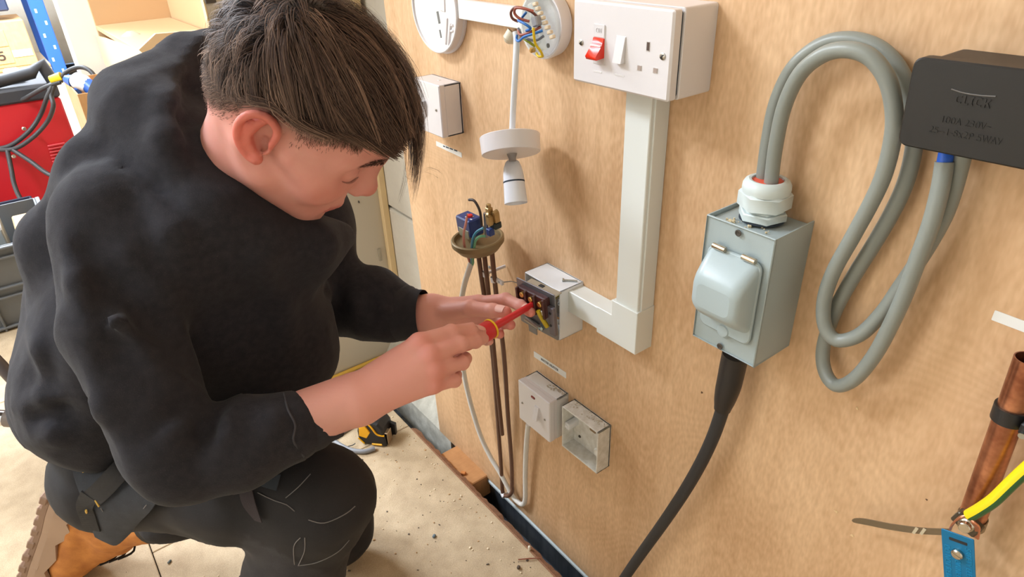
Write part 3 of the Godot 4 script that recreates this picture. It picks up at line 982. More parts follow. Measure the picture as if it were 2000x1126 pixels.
	var dustm := mat("brick_dust", rgb(196, 186, 168), 0.95)
	b = MB.new()
	var rng := RandomNumberGenerator.new()
	rng.seed = 77
	for i in 46:
		var u := rng.randf()
		b.box(Vector3(-0.035 + u * 0.037, 0.3868, 0.004 + rng.randf() * (0.012 if u < 0.5 else 0.006)), Vector3(0.002, 0.0008, 0.0016) * (0.4 + rng.randf()), 0.0002, Basis(Vector3(0, 1, 0), rng.randf() * 3.0))
	commit(b, "plaster_dust", dustm, t, "stuff")

	# ---------------- empty back box beside it
	t = thing("empty_back_box", Vector3(0.063, 0.2962, 0), "open empty white back box with dusty inside, right of the neon switch", "back box")
	var dusty := tri_tex(mat("dusty_white", Color(1, 1, 1), 0.6), tex.dusty, Vector3(9, 9, 9))
	back_box(0.0199, 0.2962, 0.0866, 0.0887, 0.0290, 0.0028, dusty, t, "shell")
	b = MB.new()
	b.prism(rrect(0.0227, 0.337, 0.034, 0.350, 0.003), 0.022, face_xf(0.003), 0.001)
	b.box(Vector3(0.0285, 0.3435, 0.0255), Vector3(0.004, 0.004, 0.002), 0.0005)
	commit(b, "screw_lug", mat("white_used", rgb(230, 230, 230), 0.4), t)
	b = MB.new()
	b.prism(rrect(0.094, 0.329, 0.1042, 0.342, 0.003), 0.022, face_xf(0.003), 0.001)
	commit(b, "screw_lug", dusty, t)
	for q in [[Vector3(0.0687, 0.352, 0.0034), Vector2(0.014, 0.011), rgb(150, 124, 92)], [Vector3(0.0558, 0.2868, 0.0034), Vector2(0.026, 0.0085), rgb(206, 166, 122)]]:
		b = MB.new()
		b.prism(rrect(q[0].x - q[1].x / 2, q[0].y - q[1].y / 2, q[0].x + q[1].x / 2, q[0].y + q[1].y / 2, 0.002), 0.0007, face_xf(0.0032), 0.0)
		commit(b, "knockout", mat("knock_%d" % q[2].r8, q[2], 0.8), t)
	screw_head(Vector3(0.0377, 0.3151, 0.004), 0.0028, mat("screw_dark", rgb(90, 84, 78), 0.5, 0.6), t)
	b = MB.new()
	for i in 60:
		var u := rng.randf()
		b.box(Vector3(0.024 + u * 0.08, 0.3852, 0.003 + rng.randf() * 0.02 * (1.0 - 0.5 * u)), Vector3(0.0022, 0.0008, 0.0018) * (0.4 + rng.randf()), 0.0002, Basis(Vector3(0, 1, 0), rng.randf() * 3.0))
	commit(b, "plaster_dust", dustm, t, "stuff")

	# ---------------- labels stuck on the sheet
	var tape := mat("tape_white", rgb(232, 232, 228), 0.4)
	var ink := mat("tape_ink", rgb(44, 60, 78), 0.6)
	var strips := [
		[Vector3(-0.0875, 0.4245, 0), Vector3(-0.0893, 0.4124, 0), Vector3(-0.002, 0.4265, 0), "WATER HEATER", "white printed label strip above the neon switch, reading water heater", 0.0036],
		[Vector3(-0.359, 0.7425, 0), Vector3(-0.3622, 0.7342, 0), Vector3(-0.2758, 0.7405, 0), "", "white label strip with small dark print under the left switch", 0.0036],
		[Vector3(0.5356, 0.8002, 0), Vector3(0.5357, 0.7906, 0), Vector3(0.5782, 0.7995, 0), "", "blank white label strip at the right of the sheet, above the copper pipe", 0.004]]
	for s in strips:
		var a: Vector3 = s[0]
		var along: Vector3 = (s[2] - a)
		var h: float = (s[1] - a).length()
		var ang := atan2(along.y, along.x)
		var bs := Basis(Vector3(0, 0, 1), ang)
		var xf := Transform3D(bs, a + bs * Vector3(0, -h, 0.0001))
		b = MB.new()
		b.prism(rrect(0, 0, along.length(), h, 0.0008), 0.0005, xf, 0.0)
		var o: Node3D = tag(commit(b, "label_strip", tape), s[4], "label")
		if s[3]:
			words(s[3], s[5], 0.0002, xf * Transform3D(Basis.IDENTITY, Vector3(along.length() * 0.5, h * 0.5, 0.0006)), ink, o, "printing", true)
	# the second strip's print is too small to read: short dashes where its letters sit
	var o2 := get_node("label_strip_001")
	for i in 7:
		b = MB.new()
		var q: Vector3 = Vector3(-0.332, 0.7388, 0).lerp(Vector3(-0.2919, 0.7403, 0), i / 6.0 + 0.04 * (i % 2))
		b.box(q + Vector3(0, 0, 0.0007), Vector3(0.0042 if i % 3 else 0.006, 0.0022, 0.0003), 0.0)
		commit(b, "printing", ink, o2)

	# ---------------- trunking: upright, elbow and branch
	t = thing("cable_trunking", Vector3(0.15, 0.575, 0), "white square trunking running down from the cooker switch and turning left", "trunking")
	var wt := mat("trunk_white", rgb(226, 228, 222), 0.38)
	var td := 0.030
	# upright
	b = MB.new()
	b.box(Vector3(0.1513, 0.778, 0.0125), Vector3(0.0425, 0.305, 0.0245), 0.0008)
	commit(b, "base", wt, t)
	b = MB.new()
	b.box(Vector3(0.1508, 0.778, 0.0265), Vector3(0.0395, 0.305, 0.007), 0.001)
	commit(b, "lid", wt, t)
	# branch to the socket box
	b = MB.new()
	b.box(Vector3(0.078, 0.5936, 0.0125), Vector3(0.086, 0.034, 0.0245), 0.0008)
	commit(b, "base", wt, t)
	b = MB.new()
	b.box(Vector3(0.0764, 0.5936, 0.0265), Vector3(0.086, 0.036, 0.007), 0.001)
	commit(b, "lid", wt, t)
	# elbow cover
	b = MB.new()
	b.prism(PackedVector2Array([Vector2(0.0985, 0.5725), Vector2(0.1735, 0.5725), Vector2(0.1735, 0.6385), Vector2(0.1265, 0.6385), Vector2(0.1265, 0.6150), Vector2(0.0985, 0.6150)]), 0.0325, face_xf(0.0003), 0.0008)
	commit(b, "elbow_cover", wt, t)

	# ---------------- box being wired
	t = thing("socket_back_box", Vector3(-0.006, 0.5303, 0), "open white metal back box joined to the trunking, its plate pulled out", "back box")
	var wm := mat("enamel_white", rgb(232, 235, 238), 0.35)
	var w := 0.0831
	var h := 0.0858
	back_box(-0.048, 0.5303, w, h, 0.0464, 0.0022, wm, t, "shell")
	b = MB.new()
	b.box(Vector3(-0.0065, 0.573, 0.004), Vector3(0.07, 0.07, 0.003), 0.001)
	commit(b, "inner_plate", mat("galv", rgb(176, 172, 160), 0.4, 0.7), t)
	for y in [0.557, 0.592]:
		b = MB.new()
		b.box(Vector3(0.029, y, 0.040), Vector3(0.008, 0.010, 0.002), 0.0006)
		b.lathe([[0.0032, 0.0], [0.0032, 0.003], [0.0018, 0.003], [0.0018, 0.0]], frame(Vector3(0.029, y, 0.0405), Vector3(0, 0, 1), Vector3(0, 1, 0)), 12, false)
		commit(b, "screw_lug", wm, t)
	b = MB.new()
	b.box(Vector3(-0.0112, 0.5298, 0.01), Vector3(0.014, 0.012, 0.002), 0.0006)
	commit(b, "knockout", mat("knock_brass", rgb(190, 140, 84), 0.5, 0.3), t)
	# loose wires inside
	for k in 3:
		b = MB.new()
		b.tube(spline([Vector3(0.03, 0.60 - k * 0.004, 0.012), Vector3(0.012, 0.606 - k * 0.006, 0.03), Vector3(0.006, 0.598 - k * 0.012, 0.048), Vector3(-0.006 - 0.008 * k, 0.592 - k * 0.005, 0.066)], 6), 0.0022, 8)
		commit(b, "wire", mat(["wire_brown", "wire_grey", "wire_yellow"][k], [rgb(104, 58, 44), rgb(110, 112, 116), rgb(206, 178, 40)][k], 0.45), t)
	# ---------------- screw lying on the box
	t = thing("loose_screw", Vector3(0.0181, 0.6161, 0.0099), "small silver machine screw lying on top of the open white box", "screw")
	b = MB.new()
	var s0 := Vector3(0.0136, 0.618, 0.0214)
	var s1 := Vector3(0.0298, 0.6178, 0.0071)
	b.tube([s0, s1], 0.00145, 8)
	commit(b, "shank", mat("zinc", rgb(176, 180, 178), 0.28, 1.0), t)
	b = MB.new()
	b.lathe([[0.0016, 0.002], [0.0031, 0.0], [0.0029, -0.0012], [0.0, -0.0015]], frame(s0, s1 - s0), 12)
	commit(b, "head", mat("zinc", rgb(176, 180, 178), 0.28, 1.0), t)
	build_switch_plate()

# metal-backed accessory plate that the left hand holds out of its box
func build_switch_plate() -> void:
	var a := Vector3(-0.0307, 0.6243, 0.0762) # top left corner, then along the top edge and down the side
	var bx := (Vector3(0.0495, 0.6252, 0.0694) - a)
	var dn := (Vector3(-0.0606, 0.5493, 0.0726) - a)
	var ux := bx.normalized()
	var uz := ux.cross(dn).normalized() * -1.0
	if uz.z < 0: uz = -uz
	var uy := uz.cross(ux).normalized()
	var xf := Transform3D(Basis(ux, uy, uz), a)
	var steel := mat("plate_steel", rgb(136, 136, 138), 0.4, 0.8)
	var w := 0.0805
	var h := 0.0805
	var t := thing("switch_plate", a, "grey metal switch plate held out of the box, brown terminals showing", "switch plate")
	var b := MB.new()
	b.prism(rrect(0, -h, w, 0, 0.002), 0.0016, xf * Transform3D(Basis.IDENTITY, Vector3(0, 0, -0.0016)), 0.0003)
	commit(b, "plate", steel, t)
	# folded rim at the top and the right
	b = MB.new()
	b.box(xf * Vector3(w * 0.6, -0.004, -0.008), Vector3(w * 0.78, 0.002, 0.016), 0.0005, xf.basis)
	commit(b, "folded_rim", mat("plate_rim", rgb(176, 172, 158), 0.4, 0.7), t)
	b = MB.new()
	b.box(xf * Vector3(w * 0.55, -0.0028, -0.010), Vector3(0.009, 0.0012, 0.006), 0.0003, xf.basis)
	commit(b, "rim_slot", mat("slot_black", rgb(40, 38, 38), 0.8), t)
	# brown terminal block with three brass screws
	var block := mat("bakelite", rgb(70, 36, 34), 0.35)
	b = MB.new()
	b.box(xf * Vector3(0.040, -0.024, 0.004), Vector3(0.060, 0.034, 0.010), 0.0015, xf.basis)
	var tb := commit(b, "terminal_block", block, t)
	for k in 4:
		b = MB.new()
		b.box(xf * Vector3(0.012 + k * 0.0185, -0.024, 0.0105), Vector3(0.004, 0.034, 0.006), 0.001, xf.basis)
		commit(b, "divider_rib", block, tb)
	for k in 3:
		b = MB.new()
		var c := xf * Vector3(0.0215 + k * 0.0185, -0.017 - 0.001 * k, 0.0095)
		b.lathe([[0.0046, -0.001], [0.0046, 0.002], [0.0036, 0.003], [0.0, 0.0032]], Transform3D(xf.basis * Basis(Vector3(1, 0, 0), PI / 2), c), 14)
		commit(b, "terminal_screw", mat("brass", rgb(206, 166, 96), 0.3, 1.0), tb)
		b = MB.new()
		b.box(xf * Vector3(0.0215 + k * 0.0185, -0.034, 0.0095), Vector3(0.008, 0.008, 0.003), 0.001, xf.basis)
		commit(b, "contact", mat("contact_tin", rgb(196, 190, 170), 0.35, 0.8), tb)
	# yellow sleeve, earth screw and lower tab
	b = MB.new()
	b.tube(spline([xf * Vector3(0.056, -0.030, 0.012), xf * Vector3(0.060, -0.042, 0.010), xf * Vector3(0.066, -0.058, 0.006)], 5), 0.0036, 10)
	commit(b, "earth_sleeve", mat("sleeve_yellow", rgb(196, 168, 28), 0.45), t)
	b = MB.new()
	b.box(xf * Vector3(0.075, -0.045, 0.003), Vector3(0.012, 0.05, 0.006), 0.001, xf.basis)
	commit(b, "side_bracket", mat("plate_mauve", rgb(122, 116, 124), 0.4, 0.6), t)
	for p in [Vector3(0.075, -0.03, 0.0065), Vector3(0.074, -0.052, 0.0065)]:
		b = MB.new()
		b.lathe([[0.0022, 0.0], [0.0022, 0.0004]], Transform3D(xf.basis * Basis(Vector3(1, 0, 0), PI / 2), xf * p), 10)
		commit(b, "hole", mat("slot_black", rgb(40, 38, 38), 0.8), t)
	b = MB.new()
	b.lathe([[0.0052, 0.0], [0.0052, 0.004], [0.0035, 0.005], [0.0028, 0.0045], [0.0, 0.004]], Transform3D(xf.basis * Basis(Vector3(1, 0, 0), PI / 2), xf * Vector3(0.048, -0.070, 0.0005)), 14)
	commit(b, "earth_screw", mat("zinc_blue", rgb(176, 196, 206), 0.25, 1.0), t)
	b = MB.new()
	b.lathe([[0.003, 0.0], [0.003, 0.004], [0.0, 0.0045]], Transform3D(xf.basis * Basis(Vector3(1, 0, 0), PI / 2), xf * Vector3(0.071, -0.063, 0.0005)), 12)
	commit(b, "rivet", mat("zinc", rgb(176, 180, 178), 0.28, 1.0), t)
	b = MB.new()
	b.prism(rrect(0.016, -h - 0.012, 0.034, -h + 0.002, 0.001), 0.0016, xf * Transform3D(Basis.IDENTITY, Vector3(0, 0, -0.0016)), 0.0003)
	commit(b, "fixing_tab", steel, t)
	b = MB.new()
	b.tube([xf * Vector3(0.016, -0.066, 0.004), xf * Vector3(0.045, -0.07, 0.004)], 0.004, 8)
	commit(b, "clamp_bar", mat("galv", rgb(176, 172, 160), 0.4, 0.7), t)

# ------------------------------------------------------------------ grey socket box, cables, junction box, earth bonding
func rr3(x0: float, y0: float, x1: float, y1: float, r: float, z: float) -> Array:
	var out := []
	for p in rrect(x0, y0, x1, y1, r, 5):
		out.append(Vector3(p.x, p.y, z))
	return out

func build_right_side() -> void:
	# ---------------- metal-clad socket box
	var grey := mat("box_grey", rgb(164, 176, 176), 0.42)
	bump(grey, tex.fine, 0.006, Vector3(9, 9, 9))
	var t := thing("isolator_box", Vector3(0.326, 0.6765, 0), "grey metal socket box with hinged flap and cable gland on top", "socket box")
	var b := MB.new()
	var x0 := 0.2862
	var x1 := 0.3667
	var y0 := 0.6762
	var y1 := 0.8245
	b.box(Vector3((x0 + x1) / 2, (y0 + y1) / 2 - 0.0008, 0.031), Vector3(x1 - x0 - 0.003, y1 - y0 - 0.005, 0.061), 0.0015)
	commit(b, "body", grey, t)
	b = MB.new()
	# cover: front face with folded sides that stand a little proud of the top
	b.prism(rrect(x0, y0, x1, y1 + 0.0012, 0.0006), 0.0022, face_xf(0.0638), 0.0008, false)
	b.box(Vector3(x1 - 0.0007, (y0 + y1) / 2, 0.0322), Vector3(0.0014, y1 - y0 + 0.002, 0.064), 0.0)
	b.box(Vector3(x0 + 0.0007, (y0 + y1) / 2, 0.0322), Vector3(0.0014, y1 - y0 + 0.002, 0.064), 0.0)
	b.box(Vector3((x0 + x1) / 2, y0 + 0.0007, 0.033), Vector3(x1 - x0, 0.0014, 0.0655), 0.0005)
	commit(b, "cover", grey, t)
	# flap
	var flap := mat("flap_grey", rgb(170, 184, 186), 0.34)
	bump(flap, tex.fine, 0.004, Vector3(9, 9, 9))
	b = MB.new()
	var fx0 := 0.2945
	var fx1 := 0.3588
	var fy0 := 0.7000
	var fy1 := 0.7965
	b.loft([rr3(fx0, fy0, fx1, fy1, 0.009, 0.0662), rr3(fx0, fy0, fx1, fy1, 0.009, 0.0682), rr3(fx0 + 0.0012, fy0 + 0.0012, fx1 - 0.0012, fy1 - 0.0012, 0.008, 0.0690)], true)
	b.loft([rr3(fx0 + 0.001, fy0 + 0.013, fx1 - 0.001, fy1 - 0.001, 0.009, 0.0680), rr3(fx0 + 0.0012, fy0 + 0.0155, fx1 - 0.0012, fy1 - 0.004, 0.010, 0.0725), rr3(fx0 + 0.002, fy0 + 0.021, fx1 - 0.002, fy1 - 0.011, 0.011, 0.0810),
		rr3(fx0 + 0.003, fy0 + 0.027, fx1 - 0.003, fy1 - 0.018, 0.012, 0.0885), rr3(fx0 + 0.0045, fy0 + 0.0315, fx1 - 0.0045, fy1 - 0.0225, 0.012, 0.0925), rr3(fx0 + 0.0075, fy0 + 0.0350, fx1 - 0.0075, fy1 - 0.0265, 0.010, 0.0950), rr3(fx0 + 0.012, fy0 + 0.039, fx1 - 0.012, fy1 - 0.031, 0.007, 0.0960)], true)
	b.lathe([[0.008, 0.0], [0.0065, 0.0022], [0.0, 0.003]], frame(Vector3(0.3265, fy0 + 0.004, 0.0682), Vector3(0, 0, 1), Vector3(0, 1, 0)), 20, false)
	var fl := commit(b, "hinged_flap", flap, t)
	for p in [Vector3(0.3095, 0.798, 0.0705), Vector3(0.3449, 0.7982, 0.0705)]:
		b = MB.new()
		b.tube([p + Vector3(-0.0075, 0, 0), p + Vector3(0.0075, 0, 0)], 0.0032, 12)
		commit(b, "hinge_pin", mat("pin_nickel", rgb(206, 192, 172), 0.22, 1.0), fl)
	for p in [Vector3(0.3261, 0.8186, 0.0662), Vector3(0.3237, 0.6812, 0.0662)]:
		b = MB.new()
		b.lathe([[0.0036, 0.0], [0.0036, 0.0005], [0.0024, 0.0008], [0.002, 0.0002], [0.0, 0.0]], frame(p, Vector3(0, 0, 1), Vector3(0, 1, 0)), 16)
		commit(b, "cover_screw", mat("screw_dark", rgb(90, 84, 78), 0.5, 0.6), t)
	# gland
	var gc := Vector3(0.3262, 0.8237, 0.029)
	var gm := mat("gland_grey", rgb(206, 216, 214), 0.35)
	var gt := Transform3D(Basis(Vector3(0, 1, 0), 0.26), gc)
	b = MB.new()
	b.lathe([[0.0225, 0.0], [0.0225, 0.001]], gt, 28)
	commit(b, "gasket", mat("gap_dark", rgb(52, 60, 70), 0.9), t)
	b = MB.new()
	b.lathe([[0.0228, 0.001], [0.0244, 0.0022], [0.0244, 0.0085], [0.0232, 0.0098], [0.0205, 0.0100], [0.0205, 0.0125]], gt, 6)
	commit(b, "gland_body", gm, t)
	b = MB.new()
	b.lathe([[0.0232, 0.0122], [0.0262, 0.0140], [0.0262, 0.0275], [0.0240, 0.0300], [0.0222, 0.0305]], Transform3D(Basis(Vector3(0, 1, 0), 0.55), gc), 6)
	b.lathe([[0.0228, 0.0290], [0.0236, 0.0330], [0.0233, 0.0370], [0.0215, 0.0405], [0.0180, 0.0425], [0.0155, 0.0420], [0.0148, 0.0385]], gt, 32, false)
	commit(b, "gland_nut", gm, t)
	b = MB.new()
	b.lathe([[0.0152, 0.0380], [0.0152, 0.0402], [0.0, 0.0402]], gt, 28)
	var sl := commit(b, "seal", mat("gland_seal", rgb(232, 96, 70), 0.5), t)
	sl.set_meta("label", "orange rubber seal")
	# plaster crumbs on its top
	var rng := RandomNumberGenerator.new()
	rng.seed = 21
	b = MB.new()
	for i in 30:
		var q := Vector3(rng.randf_range(x0 + 0.006, x1 - 0.004), 0.8225, 0.045 + rng.randf() * 0.017)
		if i < 9: q = Vector3(0.3091, 0.8225, 0.0557) + Vector3(rng.randf() - 0.5, 0, rng.randf() - 0.5) * 0.006
		b.box(q, Vector3(0.0022, 0.0018, 0.0016) * (0.4 + rng.randf()), 0.0003, Basis(Vector3(0, 1, 0), rng.randf() * 3.0))
	commit(b, "plaster_crumbs", mat("brick_dust2", rgb(214, 196, 160), 0.95), t, "stuff")
	# ---------------- black flexible cable below
	t = thing("black_cable", Vector3(0.3197, 0.6456, 0.03), "thick black flexible cable hanging from the bottom of the grey socket box", "cable")
	var rub := mat("rubber_black", rgb(44, 44, 46), 0.55)
	bump(rub, tex.fine, 0.01, Vector3(12, 12, 12))
	var bt := mat("boot_black", rgb(34, 31, 31), 0.42)
	b = MB.new()
	b.tube(spline([Vector3(0.3232, 0.6556, 0.032), Vector3(0.3222, 0.6392, 0.032), Vector3(0.3223, 0.6158, 0.034), Vector3(0.3213, 0.5982, 0.035), Vector3(0.3202, 0.581, 0.036), Vector3(0.3197, 0.5744, 0.036)], 3), [0.0150, 0.0150, 0.0149, 0.0149, 0.0148, 0.0147, 0.0146, 0.0144, 0.0141, 0.0136, 0.0129, 0.0120, 0.0110, 0.0104, 0.0101, 0.0100], 20)
	commit(b, "strain_sleeve", bt, t)
	b = MB.new()
	b.tube(spline([Vector3(0.3209, 0.5964, 0.035), Vector3(0.3199, 0.5729, 0.036), Vector3(0.3142, 0.5278, 0.038), Vector3(0.303, 0.4749, 0.04), Vector3(0.2833, 0.4062, 0.04), Vector3(0.2554, 0.3224, 0.039), Vector3(0.2164, 0.2117, 0.037), Vector3(0.1827, 0.1124, 0.036), Vector3(0.1195, -0.0824, 0.034)], 6), 0.0082, 16)
	commit(b, "sheath", rub, t)

	# ---------------- two grey cables
	var cg := mat("cable_grey", rgb(136, 140, 133), 0.38)
	bump(cg, tex.soft, 0.02, Vector3(6, 6, 6))
	var ca := [Vector3(0.3321, 0.8558, 0.031), Vector3(0.3308, 0.8724, 0.031), Vector3(0.331, 0.9036, 0.033), Vector3(0.3343, 0.9395, 0.035), Vector3(0.3451, 0.9703, 0.037), Vector3(0.3637, 0.9891, 0.039), Vector3(0.3835, 0.9962, 0.04), Vector3(0.403, 0.9933, 0.039), Vector3(0.419, 0.9793, 0.037), Vector3(0.4288, 0.9581, 0.034), Vector3(0.4335, 0.9347, 0.032), Vector3(0.4333, 0.902, 0.03), Vector3(0.4285, 0.8733, 0.029), Vector3(0.4191, 0.8343, 0.029), Vector3(0.4096, 0.7959, 0.029), Vector3(0.407, 0.7636, 0.029), Vector3(0.4131, 0.7369, 0.029), Vector3(0.4273, 0.726, 0.028), Vector3(0.4449, 0.7393, 0.024), Vector3(0.4573, 0.7674, 0.019), Vector3(0.4662, 0.8012, 0.016), Vector3(0.476, 0.8383, 0.016), Vector3(0.4821, 0.8714, 0.016), Vector3(0.4835, 0.8969, 0.017), Vector3(0.4829, 0.9272, 0.019), Vector3(0.4813, 0.9474, 0.02)]
	var cb := [Vector3(0.3178, 0.8498, 0.024), Vector3(0.3172, 0.867, 0.024), Vector3(0.3159, 0.9005, 0.023), Vector3(0.3168, 0.9376, 0.021), Vector3(0.326, 0.9696, 0.018), Vector3(0.346, 0.9913, 0.015), Vector3(0.3691, 0.9991, 0.013), Vector3(0.3947, 0.9957, 0.012), Vector3(0.4145, 0.9827, 0.0115), Vector3(0.4306, 0.9605, 0.011), Vector3(0.4401, 0.939, 0.011), Vector3(0.444, 0.9159, 0.011), Vector3(0.4443, 0.8896, 0.011), Vector3(0.4399, 0.861, 0.011), Vector3(0.432, 0.8285, 0.011), Vector3(0.4213, 0.7898, 0.011), Vector3(0.4127, 0.7507, 0.012), Vector3(0.4094, 0.7126, 0.013), Vector3(0.4132, 0.6891, 0.016), Vector3(0.4252, 0.6759, 0.022), Vector3(0.4392, 0.6757, 0.026), Vector3(0.4543, 0.6963, 0.029), Vector3(0.4661, 0.7323, 0.031), Vector3(0.4726, 0.7701, 0.032), Vector3(0.4766, 0.8032, 0.033), Vector3(0.4789, 0.8381, 0.034), Vector3(0.4804, 0.8699, 0.033), Vector3(0.4785, 0.8989, 0.03), Vector3(0.4749, 0.9204, 0.027), Vector3(0.4729, 0.9301, 0.024), Vector3(0.4694, 0.9449, 0.02)]
	t = thing("grey_cable", ca[0], "grey cable from the gland whose loop stands out in front of its twin", "cable")
	b = MB.new()
	b.tube(spline(ca, 5), 0.0069, 16)
	commit(b, "sheath", cg, t)
	t = thing("grey_cable", cb[0], "grey cable lying against the plywood behind the other, blue core at its end", "cable")
	b = MB.new()
	b.tube(spline(cb.slice(0, 29), 5), 0.0069, 16)
	commit(b, "sheath", cg, t)
	b = MB.new()
	b.tube(spline(cb.slice(27, 31), 4), 0.0056, 14)
	var core := commit(b, "core", mat("core_blue", rgb(30, 92, 200), 0.4), t)
	core.set_meta("label", "blue core insulation")

	# ---------------- black junction box
	t = thing("junction_box", Vector3(0.52, 0.937, 0), "black plastic junction box with raised lettering at the right edge", "junction box")
	var jb := mat("box_black", rgb(19, 18, 18), 0.45)
	bump(jb, tex.fine, 0.003, Vector3(14, 14, 14))
	var a := Vector3(0.4466, 1.0019, 0.06)
	var e := Vector3(0.4499, 0.9361, 0.06)
	var f1 := Vector3(0.5166, 1.0027, 0.06)
	var f2 := Vector3(0.5362, 0.9379, 0.06)
	var dx1 := (f1 - a)
	var dx2 := (f2 - e)
	f1 = a + dx1 * 1.6
	f2 = e + dx2 * 1.6
	var quadp := [e, f2, f1, a]
	var outline := PackedVector2Array()
	for i in 4:
		var p: Vector3 = quadp[i]
		var q: Vector3 = quadp[(i + 3) % 4]
		var n: Vector3 = quadp[(i + 1) % 4]
		for k in 6:
			var w := k / 5.0
			var s0 := p + (q - p).normalized() * 0.008
			var s1 := p + (n - p).normalized() * 0.008
			var m := s0.lerp(p, w).lerp(p.lerp(s1, w), w)
			outline.append(Vector2(m.x, m.y))
	b = MB.new()
	b.prism(outline, 0.012, face_xf(0.0485), 0.0012, true)
	commit(b, "lid", jb, t)
	var cen := Vector2((a.x + f2.x) / 2, (a.y + f2.y) / 2)
	var inn := PackedVector2Array()
	for p in outline:
		inn.append(p + (cen - p).normalized() * 0.0045)
	b = MB.new()
	b.prism(inn, 0.0486, face_xf(0.0003), 0.0, true)
	commit(b, "body", jb, t)
	# raised lettering
	var bas := Basis(Vector3(0, 0, 1), atan2(dx2.y + dx1.y, dx2.x + dx1.x))
	words("CLICK", 0.0066 * 0.95, 0.0012, Transform3D(bas, Vector3(0.4926, 0.9772, 0.0606)), jb, t, "lettering", true)
	words("100A 230V~", 0.0046, 0.0008, Transform3D(bas, Vector3(0.4922, 0.9618, 0.0606)), jb, t)
	words("25--1-8x2P 5WAY", 0.0046, 0.0008, Transform3D(bas, Vector3(0.4939, 0.9532, 0.0606)), jb, t)
	b = MB.new()
	b.tube([Vector3(0.4771, 0.9832, 0.0607), Vector3(0.4835, 0.9821, 0.0607), Vector3(0.4897, 0.9818, 0.0607), Vector3(0.4981, 0.9821, 0.0607), Vector3(0.5059, 0.983, 0.0607)], 0.0006, 6)
	commit(b, "swoosh", mat("box_edge", rgb(96, 92, 88), 0.4), t)

	# ---------------- label-free copper pipe, clip and earth clamp
	t = thing("copper_pipe", Vector3(0.58, 0.6, 0.026), "upright bare copper pipe end at the right edge of the plywood", "pipe")
	b = MB.new()
	var pt := Vector3(0.5749, 0.7839, 0.026)
	var pb := Vector3(0.5821, 0.6013, 0.026)
	b.tube([pb, pb.lerp(pt, 0.5), pt], 0.0108, 24, false)
	b.tube([pt, pb.lerp(pt, 0.5), pb], 0.0098, 24, false)
	var rim := frame(pt, pt - pb)
	b.lathe([[0.0108, 0.0], [0.0098, 0.0]], rim, 24, false)
	commit(b, "pipe", tri_tex(mat("copper", Color(1, 1, 1), 0.32, 0.9), tex.copper, Vector3(5, 5, 5)), t)
	t = thing("pipe_clip", Vector3(0.5745, 0.724, 0.02), "black plastic pipe clip around the copper pipe", "pipe clip")
	b = MB.new()
	var cc := pb.lerp(pt, (0.7299 - pb.y) / (pt.y - pb.y))
	b.lathe([[0.0110, -0.0070], [0.0128, -0.0070], [0.0128, 0.0070], [0.0110, 0.0070]], frame(cc, pt - pb), 24, false)
	commit(b, "band", mat("clip_black", rgb(30, 29, 29), 0.45), t)
	b = MB.new()
	b.box(Vector3(cc.x + 0.006, cc.y, 0.007), Vector3(0.026, 0.0135, 0.014), 0.002)
	b.box(Vector3(cc.x + 0.0145, cc.y - 0.0008, 0.034), Vector3(0.006, 0.0125, 0.014), 0.002)
	commit(b, "foot", mat("clip_black", rgb(30, 29, 29), 0.45), t)
	b = MB.new()
	b.lathe([[0.0026, -0.002], [0.0026, 0.002]], frame(Vector3(cc.x + 0.0155, cc.y - 0.004, 0.042), Vector3(0, 0, 1), Vector3(0, 1, 0)), 12)
	commit(b, "screw", mat("zinc", rgb(176, 180, 178), 0.28, 1.0), t)
	# clamp strap, tongue to the left
	t = thing("earth_clamp", pb, "earth bonding clamp on the copper pipe, blue tag and loose steel strap tongue", "earth clamp")
	var st := mat("strap_steel", rgb(150, 140, 122), 0.3, 0.85)
	var c2 := pb + (pt - pb).normalized() * 0.006
	b = MB.new()
	b.lathe([[0.0112, -0.0055], [0.0120, -0.0055], [0.0120, 0.0055], [0.0112, 0.0055]], frame(c2, pt - pb), 24, false)
	var rings := []
	var pts := spline([Vector3(0.57, 0.5837, 0.03), Vector3(0.5495, 0.5642, 0.027), Vector3(0.5225, 0.542, 0.022), Vector3(0.4976, 0.5244, 0.018), Vector3(0.4845, 0.5145, 0.017)], 5)
	for i in pts.size():
		var w := 0.0049 if i < pts.size() - 6 else 0.0049 * sqrt(maxf(0.02, 1.0 - pow((i - (pts.size() - 6)) / 5.0, 2.0)))
		var up := Vector3(0.02, 1, 0.15).normalized()
		var nz := Vector3(0.3, -0.1, 0.95) * 0.00045
		rings.append([pts[i] + up * w + nz, pts[i] - up * w + nz, pts[i] - up * w - nz, pts[i] + up * w - nz])
	b.loft(rings, false)
	commit(b, "strap", st, t)
	for k in 2:
		b = MB.new()
		var q := Vector3(0.5511, 0.5661, 0.0285).lerp(Vector3(0.5448, 0.5612, 0.0278), k)
		b.prism(PackedVector2Array([Vector2(-0.002, -0.0047), Vector2(0.0006, -0.0047), Vector2(0.0022, 0.0047), Vector2(-0.0006, 0.0047)]), 0.0003, Transform3D(Basis.IDENTITY, q + Vector3(0, 0, 0.0004)), 0.0)
		commit(b, "print_bar", mat("strap_pale", rgb(206, 196, 170), 0.4, 0.4), t)
	# clamp block with bolt
	b = MB.new()
	var cb2 := Vector3(0.582, 0.6157, 0.044)
	b.box(cb2 + Vector3(0, -0.003, -0.006), Vector3(0.022, 0.014, 0.010), 0.0015, Basis(Vector3(0, 0, 1), -0.3))
	commit(b, "clamp_block", mat("clamp_dark", rgb(96, 90, 80), 0.35, 0.8), t)
	b = MB.new()
